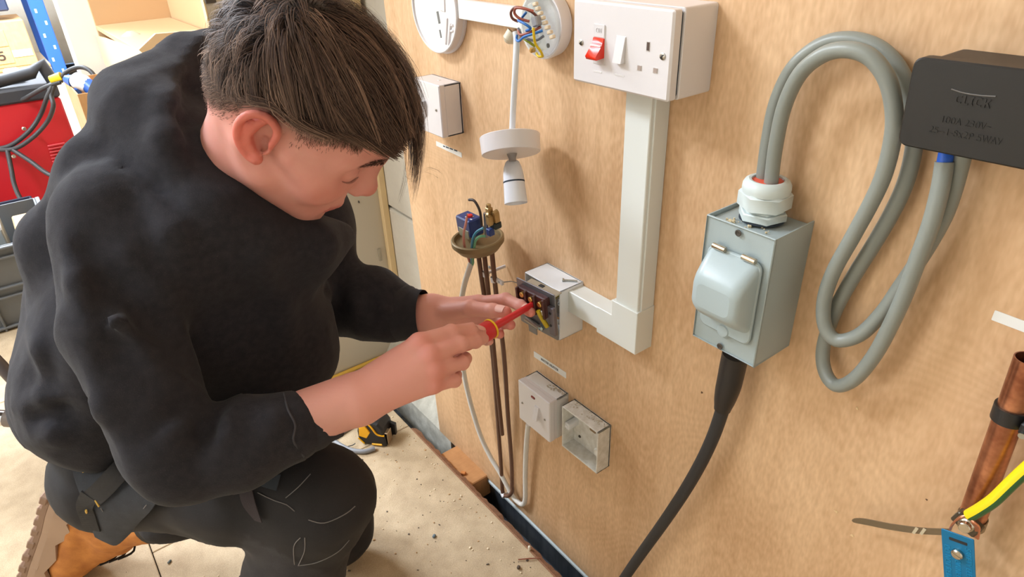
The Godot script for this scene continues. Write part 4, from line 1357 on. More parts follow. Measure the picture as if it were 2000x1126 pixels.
	b.lathe([[0.0065, -0.004], [0.0065, 0.001], [0.005, 0.002], [0.005, 0.006], [0.0042, 0.007], [0.0, 0.0072]], frame(cb2 + Vector3(0.001, 0.001, 0.002), Vector3(0.1, 0.1, 1), Vector3(0, 1, 0)), 18)
	commit(b, "bolt", mat("bolt_nickel", rgb(196, 188, 174), 0.22, 1.0), t)
	b = MB.new()
	for k in 3:
		b.tube(spline([Vector3(0.5833, 0.6274, 0.046), Vector3(0.5867, 0.6269, 0.05) + Vector3(0.001 * k, 0, 0), Vector3(0.5898, 0.6175, 0.044) + Vector3(0.001, 0.001, 0) * k, Vector3(0.5909, 0.6021, 0.038) + Vector3(0.0012 * k, 0, 0)], 4), 0.0012, 6)
	b.tube(spline([Vector3(0.5813, 0.627, 0.046), Vector3(0.5768, 0.6219, 0.048), Vector3(0.5733, 0.6066, 0.044), Vector3(0.5719, 0.5927, 0.036)], 4), 0.0012, 6)
	commit(b, "copper_strands", mat("strand_copper", rgb(216, 150, 120), 0.3, 0.9), t)
	# blue tag
	var q0 := Vector3(0.567, 0.5256, 0.037)
	var q1 := Vector3(0.5654, 0.59, 0.037)
	var q2 := Vector3(0.5912, 0.5982, 0.037)
	var tx := (q2 - q1).normalized()
	var ty := (q1 - q0)
	ty = (ty - tx * ty.dot(tx)).normalized()
	var tw := (q2 - q1).length()
	var th := (q1 - q0).length() * 1.08
	var txf := Transform3D(Basis(tx, ty, tx.cross(ty)), q1 - ty * th)
	var blue := mat("tag_blue", rgb(8, 112, 158), 0.42, 0.25)
	b = MB.new()
	b.prism(rrect(0, 0, tw, th, 0.0012), 0.0009, txf, 0.0002)
	var tg := commit(b, "tag", blue, t)
	tg.set_meta("label", "blue stamped metal tag")
	var emb := mat("tag_emboss", rgb(30, 140, 184), 0.35, 0.3)
	var turn := Basis(Vector3(0, 0, 1), -PI / 2)
	words("SAFETY ELECTRICAL", 0.0030, 0.0007, txf * Transform3D(turn, Vector3(tw * 0.82, th * 0.44, 0.0010)), emb, tg)
	words("CONNECTION", 0.0030, 0.0007, txf * Transform3D(turn, Vector3(tw * 0.48, th * 0.36, 0.0010)), emb, tg)
	words("DO NOT REMOVE", 0.0030, 0.0007, txf * Transform3D(turn, Vector3(tw * 0.17, th * 0.42, 0.0010)), emb, tg)
	b = MB.new()
	b.prism(rrect(tw * 0.24, th * 0.87, tw * 0.80, th * 0.915, 0.0008), 0.0003, txf * Transform3D(Basis.IDENTITY, Vector3(0, 0, 0.0008)), 0.0)
	b.lathe([[0.0034, 0.0], [0.0034, 0.0003]], txf * Transform3D(Basis(Vector3(1, 0, 0), PI / 2), Vector3(tw * 0.58, th * 0.11, 0.0008)), 16)
	commit(b, "punched_slot", mat("slot_black", rgb(40, 38, 38), 0.8), tg)
	b = MB.new()
	b.lathe([[0.0050, 0.0], [0.0050, 0.003], [0.0040, 0.0042], [0.0, 0.0046]], txf * Transform3D(Basis(Vector3(1, 0, 0), PI / 2), Vector3(tw * 0.5, th * 0.70, 0.0009)), 18)
	b.box(txf * Vector3(tw * 0.5, th * 0.70, 0.0055), Vector3(0.008, 0.0014, 0.0006), 0.0, txf.basis * Basis(Vector3(0, 0, 1), -0.5))
	commit(b, "tag_screw", mat("bolt_nickel", rgb(196, 188, 174), 0.22, 1.0), t)
	# green and yellow bonding wire
	t = thing("earth_wire", Vector3(0.5823, 0.6279, 0.046), "green and yellow earth wire rising to the right from the clamp", "wire")
	var ep := spline([Vector3(0.5826, 0.6282, 0.046), Vector3(0.5882, 0.6419, 0.047), Vector3(0.5937, 0.6571, 0.046), Vector3(0.5985, 0.6764, 0.043), Vector3(0.6032, 0.6944, 0.04), Vector3(0.6125, 0.7264, 0.036)], 5)
	for s in 2:
		b = MB.new()
		b.g += 1
		var n := 9
		var prev := []
		for i in ep.size():
			var tt: Vector3 = (ep[mini(i + 1, ep.size() - 1)] - ep[maxi(i - 1, 0)]).normalized()
			var ux := tt.cross(Vector3(0.25, 0.35, 0.9)).normalized() * -1.0
			var uy := tt.cross(ux)
			var ring := []
			for k in n:
				var w := PI * k / (n - 1) + PI * s - PI * 0.5 + 0.12 * i / ep.size()
				ring.append(ep[i] + (ux * cos(w) + uy * sin(w)) * 0.0054)
			if i > 0:
				for k in n - 1:
					b.quad(prev[k], prev[k + 1], ring[k + 1], ring[k], b.g)
			prev = ring
		commit(b, ["yellow_half", "green_half"][s], mat(["earth_yellow", "earth_green"][s], [rgb(238, 208, 16), rgb(44, 96, 52)][s], 0.4, 0.0, {"cull_mode": BaseMaterial3D.CULL_DISABLED}), t)

# ------------------------------------------------------------------ immersion heater, ceiling rose, smoke alarm base, floor tools
func build_heater_and_rose() -> void:
	var white := m_white()
	# ---------------- smoke alarm base with mini trunking
	var t := thing("smoke_alarm_base", Vector3(-0.3008, 0.903, 0), "round white smoke alarm base without its cover, at the top of the sheet", "smoke alarm base")
	var c := Vector3(-0.3008, 0.9715, 0)
	var xf := frame(c, Vector3(0, 0, 1), Vector3(0, 1, 0))
	var b := MB.new()
	b.lathe([[0.0690, 0.0003], [0.0690, 0.004], [0.0668, 0.006], [0.0668, 0.0165], [0.0655, 0.0180], [0.0630, 0.0180], [0.0622, 0.0150]], xf, 56, false)
	commit(b, "rim", white, t)
	b = MB.new()
	b.lathe([[0.0632, 0.0130], [0.0632, 0.0150], [0.0, 0.0150]], xf, 56)
	commit(b, "disc", mat("white_matt", rgb(236, 234, 232), 0.5), t)
	for q in [[Vector3(0.030, -0.030, 0.0155), Vector3(0.006, 0.042, 0.003), -0.25], [Vector3(0.040, -0.034, 0.0155), Vector3(0.004, 0.036, 0.004), -0.3], [Vector3(0.026, 0.010, 0.0155), Vector3(0.014, 0.024, 0.002), -0.1], [Vector3(0.047, -0.020, 0.0155), Vector3(0.010, 0.004, 0.003), 0.2], [Vector3(0.047, -0.028, 0.0155), Vector3(0.010, 0.004, 0.003), 0.2]]:
		b = MB.new()
		b.box(c + q[0], q[1], 0.001, Basis(Vector3(0, 0, 1), q[2]))
		commit(b, "moulded_rib", white, t)
	for q in [[Vector3(0.010, -0.012, 0.0151), Vector3(0.006, 0.018, 0.0008)], [Vector3(0.012, -0.036, 0.0151), Vector3(0.004, 0.012, 0.0008)], [Vector3(0.004, 0.03, 0.0151), Vector3(0.006, 0.016, 0.0008)]]:
		b = MB.new()
		b.box(c + q[0], q[1], 0.0002, Basis(Vector3(0, 0, 1), 0.2))
		commit(b, "slot", mat("slot_grey", rgb(120, 120, 118), 0.7), t)
	t = thing("mini_trunking", Vector3(-0.155, 0.94, 0), "short white mini trunking between smoke alarm base and round junction box", "trunking")
	b = MB.new()
	var ya := 0.989
	var yb := 0.962
	b.box(Vector3(-0.152, (ya + yb) / 2 + 0.001, 0.0068), Vector3(0.158, ya - yb - 0.002, 0.013), 0.0006)
	commit(b, "base", white, t)
	b = MB.new()
	b.box(Vector3(-0.152, (ya + yb) / 2 + 0.001, 0.0145), Vector3(0.158, ya - yb, 0.0035), 0.0008)
	commit(b, "lid", mat("lid_white", rgb(238, 238, 232), 0.35), t)
	# ---------------- round clear-topped junction box
	t = thing("round_junction_box", Vector3(-0.034, 0.931, 0), "round white junction box with clear cover and a tangle of coloured wires", "junction box")
	c = Vector3(-0.034, 0.973, 0)
	xf = frame(c, Vector3(0, 0, 1), Vector3(0, 1, 0))
	b = MB.new()
	b.lathe([[0.0392, 0.0003], [0.0400, 0.001], [0.0425, 0.017], [0.0415, 0.020], [0.0390, 0.020], [0.0385, 0.004], [0.0, 0.004]], xf, 48)
	commit(b, "base", white, t)
	var clear := mat("clear_plastic", Color(0.86, 0.9, 0.88, 0.28), 0.06, 0.0, {"transparency": BaseMaterial3D.TRANSPARENCY_ALPHA})
	b = MB.new()
	b.lathe([[0.0384, 0.0195], [0.0384, 0.0235], [0.0365, 0.0250], [0.0, 0.0255]], xf, 48, false)
	commit(b, "cover", clear, t)
	b = MB.new()
	b.box(c + Vector3(0.006, 0.0, 0.030), Vector3(0.016, 0.060, 0.008), 0.002, Basis(Vector3(0, 0, 1), 0.32))
	commit(b, "terminal_carrier", clear, t)
	for k in 8:
		b = MB.new()
		var q: Vector3 = Vector3(-0.026, 1.0003, 0.034).lerp(Vector3(0.0062, 0.9649, 0.034), k / 7.0)
		b.box(q, Vector3(0.0075, 0.0045, 0.0055), 0.001, Basis(Vector3(0, 0, 1), 0.32))
		commit(b, "terminal", mat("terminal_cream", rgb(226, 208, 180), 0.35), t)
	b = MB.new()
	b.box(Vector3(-0.0172, 0.9814, 0.04), Vector3(0.011, 0.012, 0.009), 0.0015, Basis(Vector3(0, 0, 1), 0.32))
	commit(b, "clamp", mat("clamp_grey", rgb(150, 150, 154), 0.4), t)
	b = MB.new()
	b.lathe([[0.0035, 0.0], [0.0035, 0.005], [0.0, 0.006]], frame(Vector3(-0.0405, 0.9429, 0.026), Vector3(0, 0, 1), Vector3(0, 1, 0)), 12)
	commit(b, "earth_post", mat("brass", rgb(206, 166, 96), 0.3, 1.0), t)
	b = MB.new()
	b.lathe([[0.003, 0.0], [0.003, 0.0006]], frame(Vector3(-0.0118, 0.9514, 0.0256), Vector3(0, 0, 1), Vector3(0, 1, 0)), 12)
	commit(b, "fixing_hole", mat("slot_grey", rgb(120, 120, 118), 0.7), t)
	b = MB.new()
	b.lathe([[0.010, 0.0], [0.009, 0.012], [0.004, 0.016], [0.0, 0.017]], frame(Vector3(-0.1099, 0.9543, 0.006), Vector3(-0.3, -0.6, 0.4)), 14)
	commit(b, "entry_stub", mat("stub_cream", rgb(214, 204, 180), 0.4), t)
	var wire_specs := [
		["wire_brown", rgb(112, 62, 52), [Vector3(-0.0483, 0.9791, 0.045), Vector3(-0.0535, 0.9829, 0.05), Vector3(-0.0536, 0.9904, 0.052), Vector3(-0.0435, 0.9968, 0.053), Vector3(-0.0307, 0.9969, 0.05), Vector3(-0.0188, 0.9925, 0.045), Vector3(-0.0175, 0.9859, 0.038)]],
		["wire_red", rgb(160, 84, 66), [Vector3(-0.0278, 0.9808, 0.043), Vector3(-0.0385, 0.9842, 0.05), Vector3(-0.0449, 0.9901, 0.053), Vector3(-0.0388, 0.9968, 0.055), Vector3(-0.0261, 0.9968, 0.052), Vector3(-0.0155, 0.9941, 0.046)]],
		["wire_blue", rgb(42, 112, 190), [Vector3(-0.0418, 0.9815, 0.05), Vector3(-0.0269, 0.9795, 0.052), Vector3(-0.0197, 0.9742, 0.048), Vector3(-0.0306, 0.9699, 0.046)]],
		["wire_blue", rgb(42, 112, 190), [Vector3(-0.0435, 0.9841, 0.042), Vector3(-0.0374, 0.9905, 0.04)]],
		["wire_blue", rgb(42, 112, 190), [Vector3(-0.05, 0.9629, 0.046), Vector3(-0.0488, 0.9576, 0.048), Vector3(-0.0409, 0.9569, 0.05), Vector3(-0.0301, 0.9631, 0.05), Vector3(-0.0163, 0.9677, 0.046), Vector3(-0.0078, 0.9712, 0.038)]],
		["wire_red", rgb(160, 84, 66), [Vector3(-0.0501, 0.9689, 0.044), Vector3(-0.0423, 0.9639, 0.047), Vector3(-0.0287, 0.967, 0.046), Vector3(-0.017, 0.972, 0.042), Vector3(-0.0141, 0.9752, 0.036)]],
		["wire_grey", rgb(112, 118, 130), [Vector3(-0.05, 0.9708, 0.044), Vector3(-0.0419, 0.9623, 0.044), Vector3(-0.0252, 0.9591, 0.044), Vector3(-0.0157, 0.9596, 0.04), Vector3(-0.0095, 0.9646, 0.035)]],
		["wire_yellow", rgb(226, 192, 20), [Vector3(-0.0111, 0.9759, 0.05), Vector3(-0.0104, 0.9664, 0.05), Vector3(-0.0126, 0.9559, 0.046), Vector3(-0.0099, 0.9467, 0.04), Vector3(-0.0132, 0.9392, 0.034)]],
		["wire_yellow", rgb(226, 192, 20), [Vector3(-0.0132, 0.9392, 0.034), Vector3(-0.019, 0.9387, 0.036), Vector3(-0.0255, 0.9414, 0.034)]],
		["wire_green", rgb(150, 160, 30), [Vector3(-0.0378, 0.959, 0.044), Vector3(-0.0278, 0.9548, 0.042), Vector3(-0.027, 0.9504, 0.036)]]]
	for s in wire_specs:
		b = MB.new()
		b.tube(spline(s[2], 5), 0.0017, 8)
		commit(b, "wire", mat("tangle_" + s[0], s[1], 0.4), t)
	# ---------------- pendant: flex, rose, lampholder
	t = thing("pendant_lampholder", Vector3(-0.0571, 0.8177, 0.058), "white pendant with ceiling rose hanging by its flex, lampholder below", "pendant")
	b = MB.new()
	b.tube(spline([Vector3(-0.0609, 0.9648, 0.04), Vector3(-0.0567, 0.9541, 0.042), Vector3(-0.0501, 0.9237, 0.05), Vector3(-0.0506, 0.8775, 0.055), Vector3(-0.0529, 0.8282, 0.058)], 6), 0.0042, 12)
	commit(b, "flex", mat("flex_white", rgb(226, 228, 230), 0.4), t)
	var rc := Vector3(-0.0571, 0.8177, 0.058)
	var ax := Vector3(-0.4266, 0.8674, -0.2561)
	b = MB.new()
	b.lathe([[0.0400, -0.0125], [0.0412, -0.0118], [0.0424, 0.0118], [0.0418, 0.0126], [0.0, 0.0126]], frame(rc, ax), 56)
	commit(b, "rose_cover", white, t)
	b = MB.new()
	b.lathe([[0.0055, -0.0225], [0.0050, -0.019], [0.0075, -0.0120]], frame(rc + Vector3(0.0006, 0, -0.0008), ax), 20)
	commit(b, "flex_grip", mat("grip_grey", rgb(150, 144, 140), 0.5), t)
	var la := Vector3(-0.4522, 0.8522, -0.2649)
	var lt := Vector3(-0.0588, 0.7943, 0.055)
	var k := 1.0
	b = MB.new()
	b.lathe([[0.0, 0.0], [0.0075, -0.0004], [0.0100, -0.003], [0.0128, -0.010], [0.0146, -0.020], [0.0152, -0.0300]], frame(lt, la), 36, false)
	commit(b, "lampholder_top", mat("gloss_white", rgb(232, 234, 240), 0.12), t)
	b = MB.new()
	b.lathe([[0.0150, -0.0322], [0.0154, -0.0322], [0.0154, -0.0300], [0.0150, -0.0300]], frame(lt, la), 36, false)
	commit(b, "joint_line", mat("gap_dark", rgb(52, 60, 70), 0.9), t)
	b = MB.new()
	b.lathe([[0.0138, -0.0560], [0.0165, -0.0615], [0.0166, -0.0600], [0.0152, -0.0320], [0.0140, -0.0320]], frame(lt, la), 36, false)
	commit(b, "skirt", mat("gloss_white", rgb(232, 234, 240), 0.12), t)
	# ---------------- immersion heater
	t = thing("immersion_heater", Vector3(-0.1765, 0.003, 0.02), "dismantled immersion heater head with brown rods, blue thermostat and cut wires", "immersion heater")
	var hc := Vector3(-0.1531, 0.6373, 0.06)
	var top := Vector3(-0.151, 0.6435, 0.06)
	var foot := Vector3(-0.1673, 0.1143, 0.02)
	var hx := frame(hc, (top + Vector3(-0.004, 0.05, 0.004) - hc), Vector3(0, 0, 1))
	var bronze := mat("bronze", rgb(140, 122, 88), 0.5, 0.35)
	b = MB.new()
	b.lathe([[0.018, -0.022], [0.034, -0.016], [0.0400, -0.008], [0.0435, -0.004], [0.0435, 0.004], [0.0415, 0.0055], [0.0385, 0.005], [0.0370, -0.001], [0.0, -0.002]], hx, 40)
	commit(b, "head_bowl", bronze, t)
	var rod := mat("rod_brown", rgb(112, 82, 67), 0.45, 0.2)
	var rods := [[Vector3(-0.161, 0.6162, 0.056), Vector3(-0.1676, 0.5247, 0.045), Vector3(-0.1688, 0.4021, 0.034), Vector3(-0.1763, 0.2605, 0.026), Vector3(-0.1823, 0.1031, 0.02), Vector3(-0.1852, 0.0222, 0.018)], [Vector3(-0.1519, 0.6158, 0.05), Vector3(-0.1578, 0.5278, 0.042), Vector3(-0.1668, 0.3547, 0.03), Vector3(-0.1684, 0.1871, 0.022)], [Vector3(-0.135, 0.6245, 0.046), Vector3(-0.1432, 0.532, 0.036), Vector3(-0.1406, 0.4031, 0.028), Vector3(-0.1456, 0.2525, 0.022), Vector3(-0.1451, 0.1304, 0.019), Vector3(-0.149, 0.0545, 0.018)]]
	for r in rods:
		b = MB.new()
		b.tube(spline(r, 5), 0.0042, 12)
		commit(b, "rod", rod, t)
	b = MB.new()
	b.tube(spline([Vector3(-0.185, 0.0255, 0.018), Vector3(-0.1827, 0.0059, 0.018), Vector3(-0.1657, 0.0137, 0.018), Vector3(-0.1499, 0.0388, 0.018), Vector3(-0.1489, 0.0576, 0.018)], 5), 0.0042, 12)
	commit(b, "rod_bend", rod, t)
	# thermostat, terminals
	var bl := mat("thermostat_blue", rgb(34, 58, 118), 0.4)
	var bb := hx.basis
	b = MB.new()
	var tc := Vector3(-0.1638, 0.6601, 0.066)
	b.box(tc + bb.y * 0.003, Vector3(0.040, 0.030, 0.026), 0.002, bb)
	var th := commit(b, "thermostat", bl, t)
	b = MB.new()
	b.box(tc - bb.y * 0.008, Vector3(0.030, 0.016, 0.0275), 0.001, bb)
	commit(b, "mounting_plate", mat("mount_khaki", rgb(150, 146, 120), 0.5), th)
	b = MB.new()
	b.lathe([[0.0052, 0.0], [0.0048, 0.003], [0.0, 0.0032]], Transform3D(bb, tc + bb.y * 0.018 + bb.x * 0.004), 14)
	commit(b, "dial", mat("dial_red", rgb(206, 40, 40), 0.4), th)
	for i in 4:
		b = MB.new()
		b.box(tc + bb.y * 0.0183 + bb.x * (-0.006 + 0.007 * i) + bb.z * (0.005 if i % 2 else -0.003), Vector3(0.0045, 0.0004, 0.0022), 0.0, bb)
		commit(b, "printing", mat("print_white", rgb(226, 228, 232), 0.5), th)
	b = MB.new()
	b.tube([Vector3(-0.1146, 0.699, 0.068), Vector3(-0.1171, 0.6575, 0.066)], 0.0034, 12)
	commit(b, "stem_tube", mat("tube_grey", rgb(150, 154, 160), 0.3, 0.9), t)
	var brass := mat("brass_aged", rgb(176, 152, 108), 0.35, 0.9)
	for i in 3:
		b = MB.new()
		var q := [Vector3(-0.1062, 0.7028, 0.066), Vector3(-0.1032, 0.6907, 0.068), Vector3(-0.0978, 0.6953, 0.06)][i] as Vector3
		b.box(q, Vector3(0.009, 0.016, 0.009), 0.001, bb)
		b.lathe([[0.0038, -0.004], [0.0038, 0.005], [0.002, 0.006], [0.0, 0.006]], Transform3D(bb * Basis(Vector3(1, 0, 0), 0.9 * i), q + bb.y * 0.008), 12)
		commit(b, "terminal_screw", brass, t)
	b = MB.new()
	b.box(Vector3(-0.103, 0.6809, 0.058), Vector3(0.016, 0.012, 0.014), 0.002, bb)
	commit(b, "insulator", mat("insulator_black", rgb(34, 44, 42), 0.5), t)
	b = MB.new()
	b.box(Vector3(-0.1064, 0.67, 0.066), Vector3(0.010, 0.012, 0.010), 0.001, bb)
	commit(b, "insulator", bl, t)
	for s in [["wire_dark", rgb(62, 52, 48), [Vector3(-0.1385, 0.6678, 0.06), Vector3(-0.1376, 0.6907, 0.062), Vector3(-0.1419, 0.703, 0.064), Vector3(-0.1482, 0.7094, 0.066), Vector3(-0.1582, 0.7077, 0.068)], 0.0022], ["wire_pink", rgb(196, 128, 112), [Vector3(-0.1551, 0.5968, 0.076), Vector3(-0.1482, 0.6195, 0.085), Vector3(-0.1439, 0.6418, 0.092), Vector3(-0.1427, 0.6628, 0.092), Vector3(-0.144, 0.6773, 0.086), Vector3(-0.146, 0.686, 0.082)], 0.0021], ["wire_teal", rgb(70, 136, 160), [Vector3(-0.152, 0.598, 0.076), Vector3(-0.1372, 0.6261, 0.084), Vector3(-0.1222, 0.6562, 0.09), Vector3(-0.1166, 0.671, 0.086), Vector3(-0.1078, 0.6793, 0.078)], 0.0021], ["wire_green", rgb(110, 172, 132), [Vector3(-0.1489, 0.5992, 0.076), Vector3(-0.1306, 0.6332, 0.084), Vector3(-0.1165, 0.6576, 0.088), Vector3(-0.1103, 0.6655, 0.084), Vector3(-0.1109, 0.6631, 0.074)], 0.0021]]:
		b = MB.new()
		b.tube(spline(s[2], 5), s[3], 8)
		commit(b, "wire", mat("heater_" + s[0], s[1], 0.45), t)
	b = MB.new()
	b.tube([Vector3(-0.146, 0.6844, 0.0825), Vector3(-0.1461, 0.6918, 0.081)], 0.0011, 6)
	commit(b, "copper_end", mat("strand_copper", rgb(216, 150, 120), 0.3, 0.9), t)
	# ---------------- flex from the heater to the neon switch
	t = thing("white_flex", Vector3(-0.1448, 0.0164, 0.012), "white flex looping from the heater wires down to the neon switch", "cable")
	b = MB.new()
	b.tube(spline([Vector3(-0.1514, 0.603, 0.076), Vector3(-0.1681, 0.5754, 0.074), Vector3(-0.1889, 0.5423, 0.07), Vector3(-0.2139, 0.4924, 0.064), Vector3(-0.2404, 0.4209, 0.056), Vector3(-0.2581, 0.3168, 0.046), Vector3(-0.2565, 0.2308, 0.038), Vector3(-0.24, 0.1448, 0.03), Vector3(-0.2157, 0.0952, 0.024), Vector3(-0.1865, 0.0626, 0.019), Vector3(-0.1561, 0.022, 0.014), Vector3(-0.1378, 0.0146, 0.012), Vector3(-0.1245, 0.0184, 0.01), Vector3(-0.1148, 0.0445, 0.01), Vector3(-0.1094, 0.1167, 0.012), Vector3(-0.1004, 0.201, 0.014), Vector3(-0.0893, 0.2637, 0.016)], 6), 0.0050, 12)
	commit(b, "sheath", mat("flex_white2", rgb(222, 220, 214), 0.42), t)
	# ---------------- clips
	var clipw := mat("clip_white", rgb(232, 232, 236), 0.4)
	var clips := [[Vector3(-0.159, 0.5664, 0.044), "small white pipe clip round the middle heater rod"], [Vector3(-0.1442, 0.5594, 0.038), "white pipe clip with screw tail round the heater's right-hand rod"], [Vector3(-0.181, 0.0042, 0.018), "white pipe clip at the bottom bend of the heater rods"]]
	for i in 3:
		var q: Vector3 = clips[i][0]
		t = thing("rod_clip", q, clips[i][1], "clip")
		b = MB.new()
		b.lathe([[0.0044, -0.0045], [0.0060, -0.0045], [0.0060, 0.0045], [0.0044, 0.0045]], frame(q, Vector3(-0.1, 1, 0.05) if i < 2 else Vector3(1, -0.3, 0.2)), 16, false)
		commit(b, "band", clipw, t)
		b = MB.new()
		if i == 1:
			b.box(q + Vector3(0.014, 0.0005, -0.002), Vector3(0.018, 0.008, 0.005), 0.001)
			commit(b, "tab", clipw, t)
			b = MB.new()
			b.lathe([[0.0022, 0.0], [0.0022, 0.001]], frame(q + Vector3(0.014, 0.0005, 0.0005), Vector3(0, 0, 1), Vector3(0, 1, 0)), 10)
			b.tube([q + Vector3(0.021, 0.002, -0.003), q + Vector3(0.034, 0.006, -0.012), q + Vector3(0.045, -0.006, -0.034)], 0.0009, 6)
			commit(b, "nail", mat("nail_grey", rgb(150, 156, 162), 0.35, 0.9), t)
		else:
			b.box(q + Vector3(0.0, 0.0, -0.5 * q.z), Vector3(0.004, 0.005, q.z * 0.9), 0.0008)
			commit(b, "stalk", clipw, t)
	b = MB.new()
	b.lathe([[0.0028, 0.0], [0.003, 0.002], [0.0012, 0.0028], [0.0, 0.003]], frame(Vector3(-0.2111, 0.5427, -0.0008), Vector3(0, 0, 1), Vector3(0, 1, 0)), 10)
	tag(commit(b, "nail_head", mat("nail_grey", rgb(150, 156, 162), 0.35, 0.9)), "grey nail head in the plywood between the two heater rods", "nail")
	build_floor_tools()

func build_floor_tools() -> void:
	# ---------------- tape measure lying on its side
	var base := Vector3(-0.4938, 0, 0.1722)
	var t := thing("tape_measure", base, "black and yellow tape measure lying on the chipboard under the forearm", "tape measure")
	var black := mat("tape_black", rgb(30, 29, 31), 0.45)
	var yel := mat("tape_yellow", rgb(246, 178, 12), 0.4)
	# the case: rounded square side outline, thickness along w
	var ou := Vector3(-0.5358, 0, 0.1874)
	var ov := Vector3(-0.4812, 0, 0.1435)
	var ux := (ov - ou).normalized()
	var uz := Vector3(ux.z, 0, -ux.x)
	if uz.z < 0: uz = -uz
	var L := (ov - ou).length() * 1.02
	var o := ou - uz * L * 0.52
	var xf := Transform3D(Basis(ux, Vector3(0, 1, 0), ux.cross(Vector3(0, 1, 0))), ou)
	if xf.basis.z.dot(Vector3(0.3, 0, 1)) > 0:
		pass
	var hgt := L * 1.02
	var thick := L * 0.66
	var poly := PackedVector2Array([Vector2(0.0, hgt * 0.16), Vector2(L * 0.10, 0.0), Vector2(L * 0.98, 0.0), Vector2(L, hgt * 0.10), Vector2(L * 0.95, hgt * 0.72), Vector2(L * 0.80, hgt * 0.94), Vector2(L * 0.34, hgt), Vector2(L * 0.10, hgt * 0.82), Vector2(0.0, hgt * 0.5)])
	var back := Transform3D(xf.basis, ou - xf.basis.z * thick)
	var b := MB.new()
	b.prism(poly, thick, back, 0.004)
	commit(b, "case", black, t)
	var fz := Transform3D(xf.basis, ou)
	b = MB.new()
	b.prism(PackedVector2Array([Vector2(L * 0.08, hgt * 0.36), Vector2(L * 0.34, hgt * 0.30), Vector2(L * 0.50, hgt * 0.56), Vector2(L * 0.34, hgt * 0.84), Vector2(L * 0.12, hgt * 0.70)]), 0.003, fz, 0.001)
	commit(b, "side_badge", yel, t)
	b = MB.new()
	b.tube(spline([fz * Vector3(L * 0.30, hgt * 1.0, -0.004), fz * Vector3(L * 0.56, hgt * 0.80, 0.0005), fz * Vector3(L * 0.74, hgt * 0.52, 0.001), fz * Vector3(L * 0.97, hgt * 0.46, -0.002)], 5), 0.0024, 8)
	commit(b, "yellow_trim", yel, t)
	b = MB.new()
	b.tube([fz * Vector3(L * 0.02, hgt * 0.24, 0.0), fz * Vector3(L * 0.22, hgt * 0.05, 0.001)], 0.002, 8)
	commit(b, "yellow_trim", yel, t)
	b = MB.new()
	b.tube([fz * Vector3(L * 0.50, hgt * 0.07, 0.001), fz * Vector3(L * 0.86, hgt * 0.10, 0.001)], 0.0024, 8)
	commit(b, "yellow_trim", yel, t)
	b = MB.new()
	b.box(fz * Vector3(L * 1.04, hgt * 0.28, -thick * 0.38), Vector3(0.0016, hgt * 0.46, thick * 0.5), 0.0004, fz.basis)
	b.lathe([[0.0032, -0.001], [0.0032, 0.0012]], frame(fz * Vector3(L * 1.06, hgt * 0.26, -thick * 0.38), fz.basis.x), 12)
	b.box(fz * Vector3(L * 0.99, hgt * 0.52, -thick * 0.3), Vector3(0.012, 0.003, thick * 0.4), 0.001, fz.basis)
	commit(b, "end_hook", mat("hook_steel", rgb(186, 166, 140), 0.3, 0.8), t)
	b = MB.new()
	b.prism(PackedVector2Array([Vector2(L * 0.98, hgt * 0.1), Vector2(L * 1.14, hgt * 0.12), Vector2(L * 1.16, hgt * 0.56), Vector2(L * 0.98, hgt * 0.62)]), thick * 0.18, Transform3D(fz.basis, fz.origin - fz.basis.z * thick * 0.95), 0.001)
	commit(b, "bumper", black, t)
	# ---------------- grey cable ends on the floor
	t = thing("floor_cable", Vector3(-0.5151, 0.005, 0.1982), "grey cable curling on the chipboard below the tape measure", "cable")
	b = MB.new()
	b.tube(spline([Vector3(-0.6031, 0.006, 0.2367), Vector3(-0.5601, 0.006, 0.2296), Vector3(-0.5218, 0.006, 0.216), Vector3(-0.4952, 0.006, 0.192), Vector3(-0.489, 0.006, 0.1683)], 6), 0.0058, 10)
	commit(b, "sheath", mat("floor_cable_grey", rgb(132, 134, 138), 0.5), t)
	b = MB.new()
	b.tube(spline([Vector3(-0.585, 0.004, 0.2451), Vector3(-0.5886, 0.004, 0.2101), Vector3(-0.5958, 0.004, 0.1725), Vector3(-0.5953, 0.004, 0.1363), Vector3(-0.5938, 0.004, 0.0735)], 6), 0.0032, 8)
	commit(b, "inner_run", mat("floor_cable_grey", rgb(132, 134, 138), 0.5), t)
	b = MB.new()
	b.tube(spline([Vector3(-0.5377, 0.006, 0.219), Vector3(-0.5331, 0.006, 0.2052), Vector3(-0.5326, 0.008, 0.1971)], 4), 0.0012, 6)
	commit(b, "stray_strand", mat("lead_black", rgb(58, 58, 60), 0.5), t)

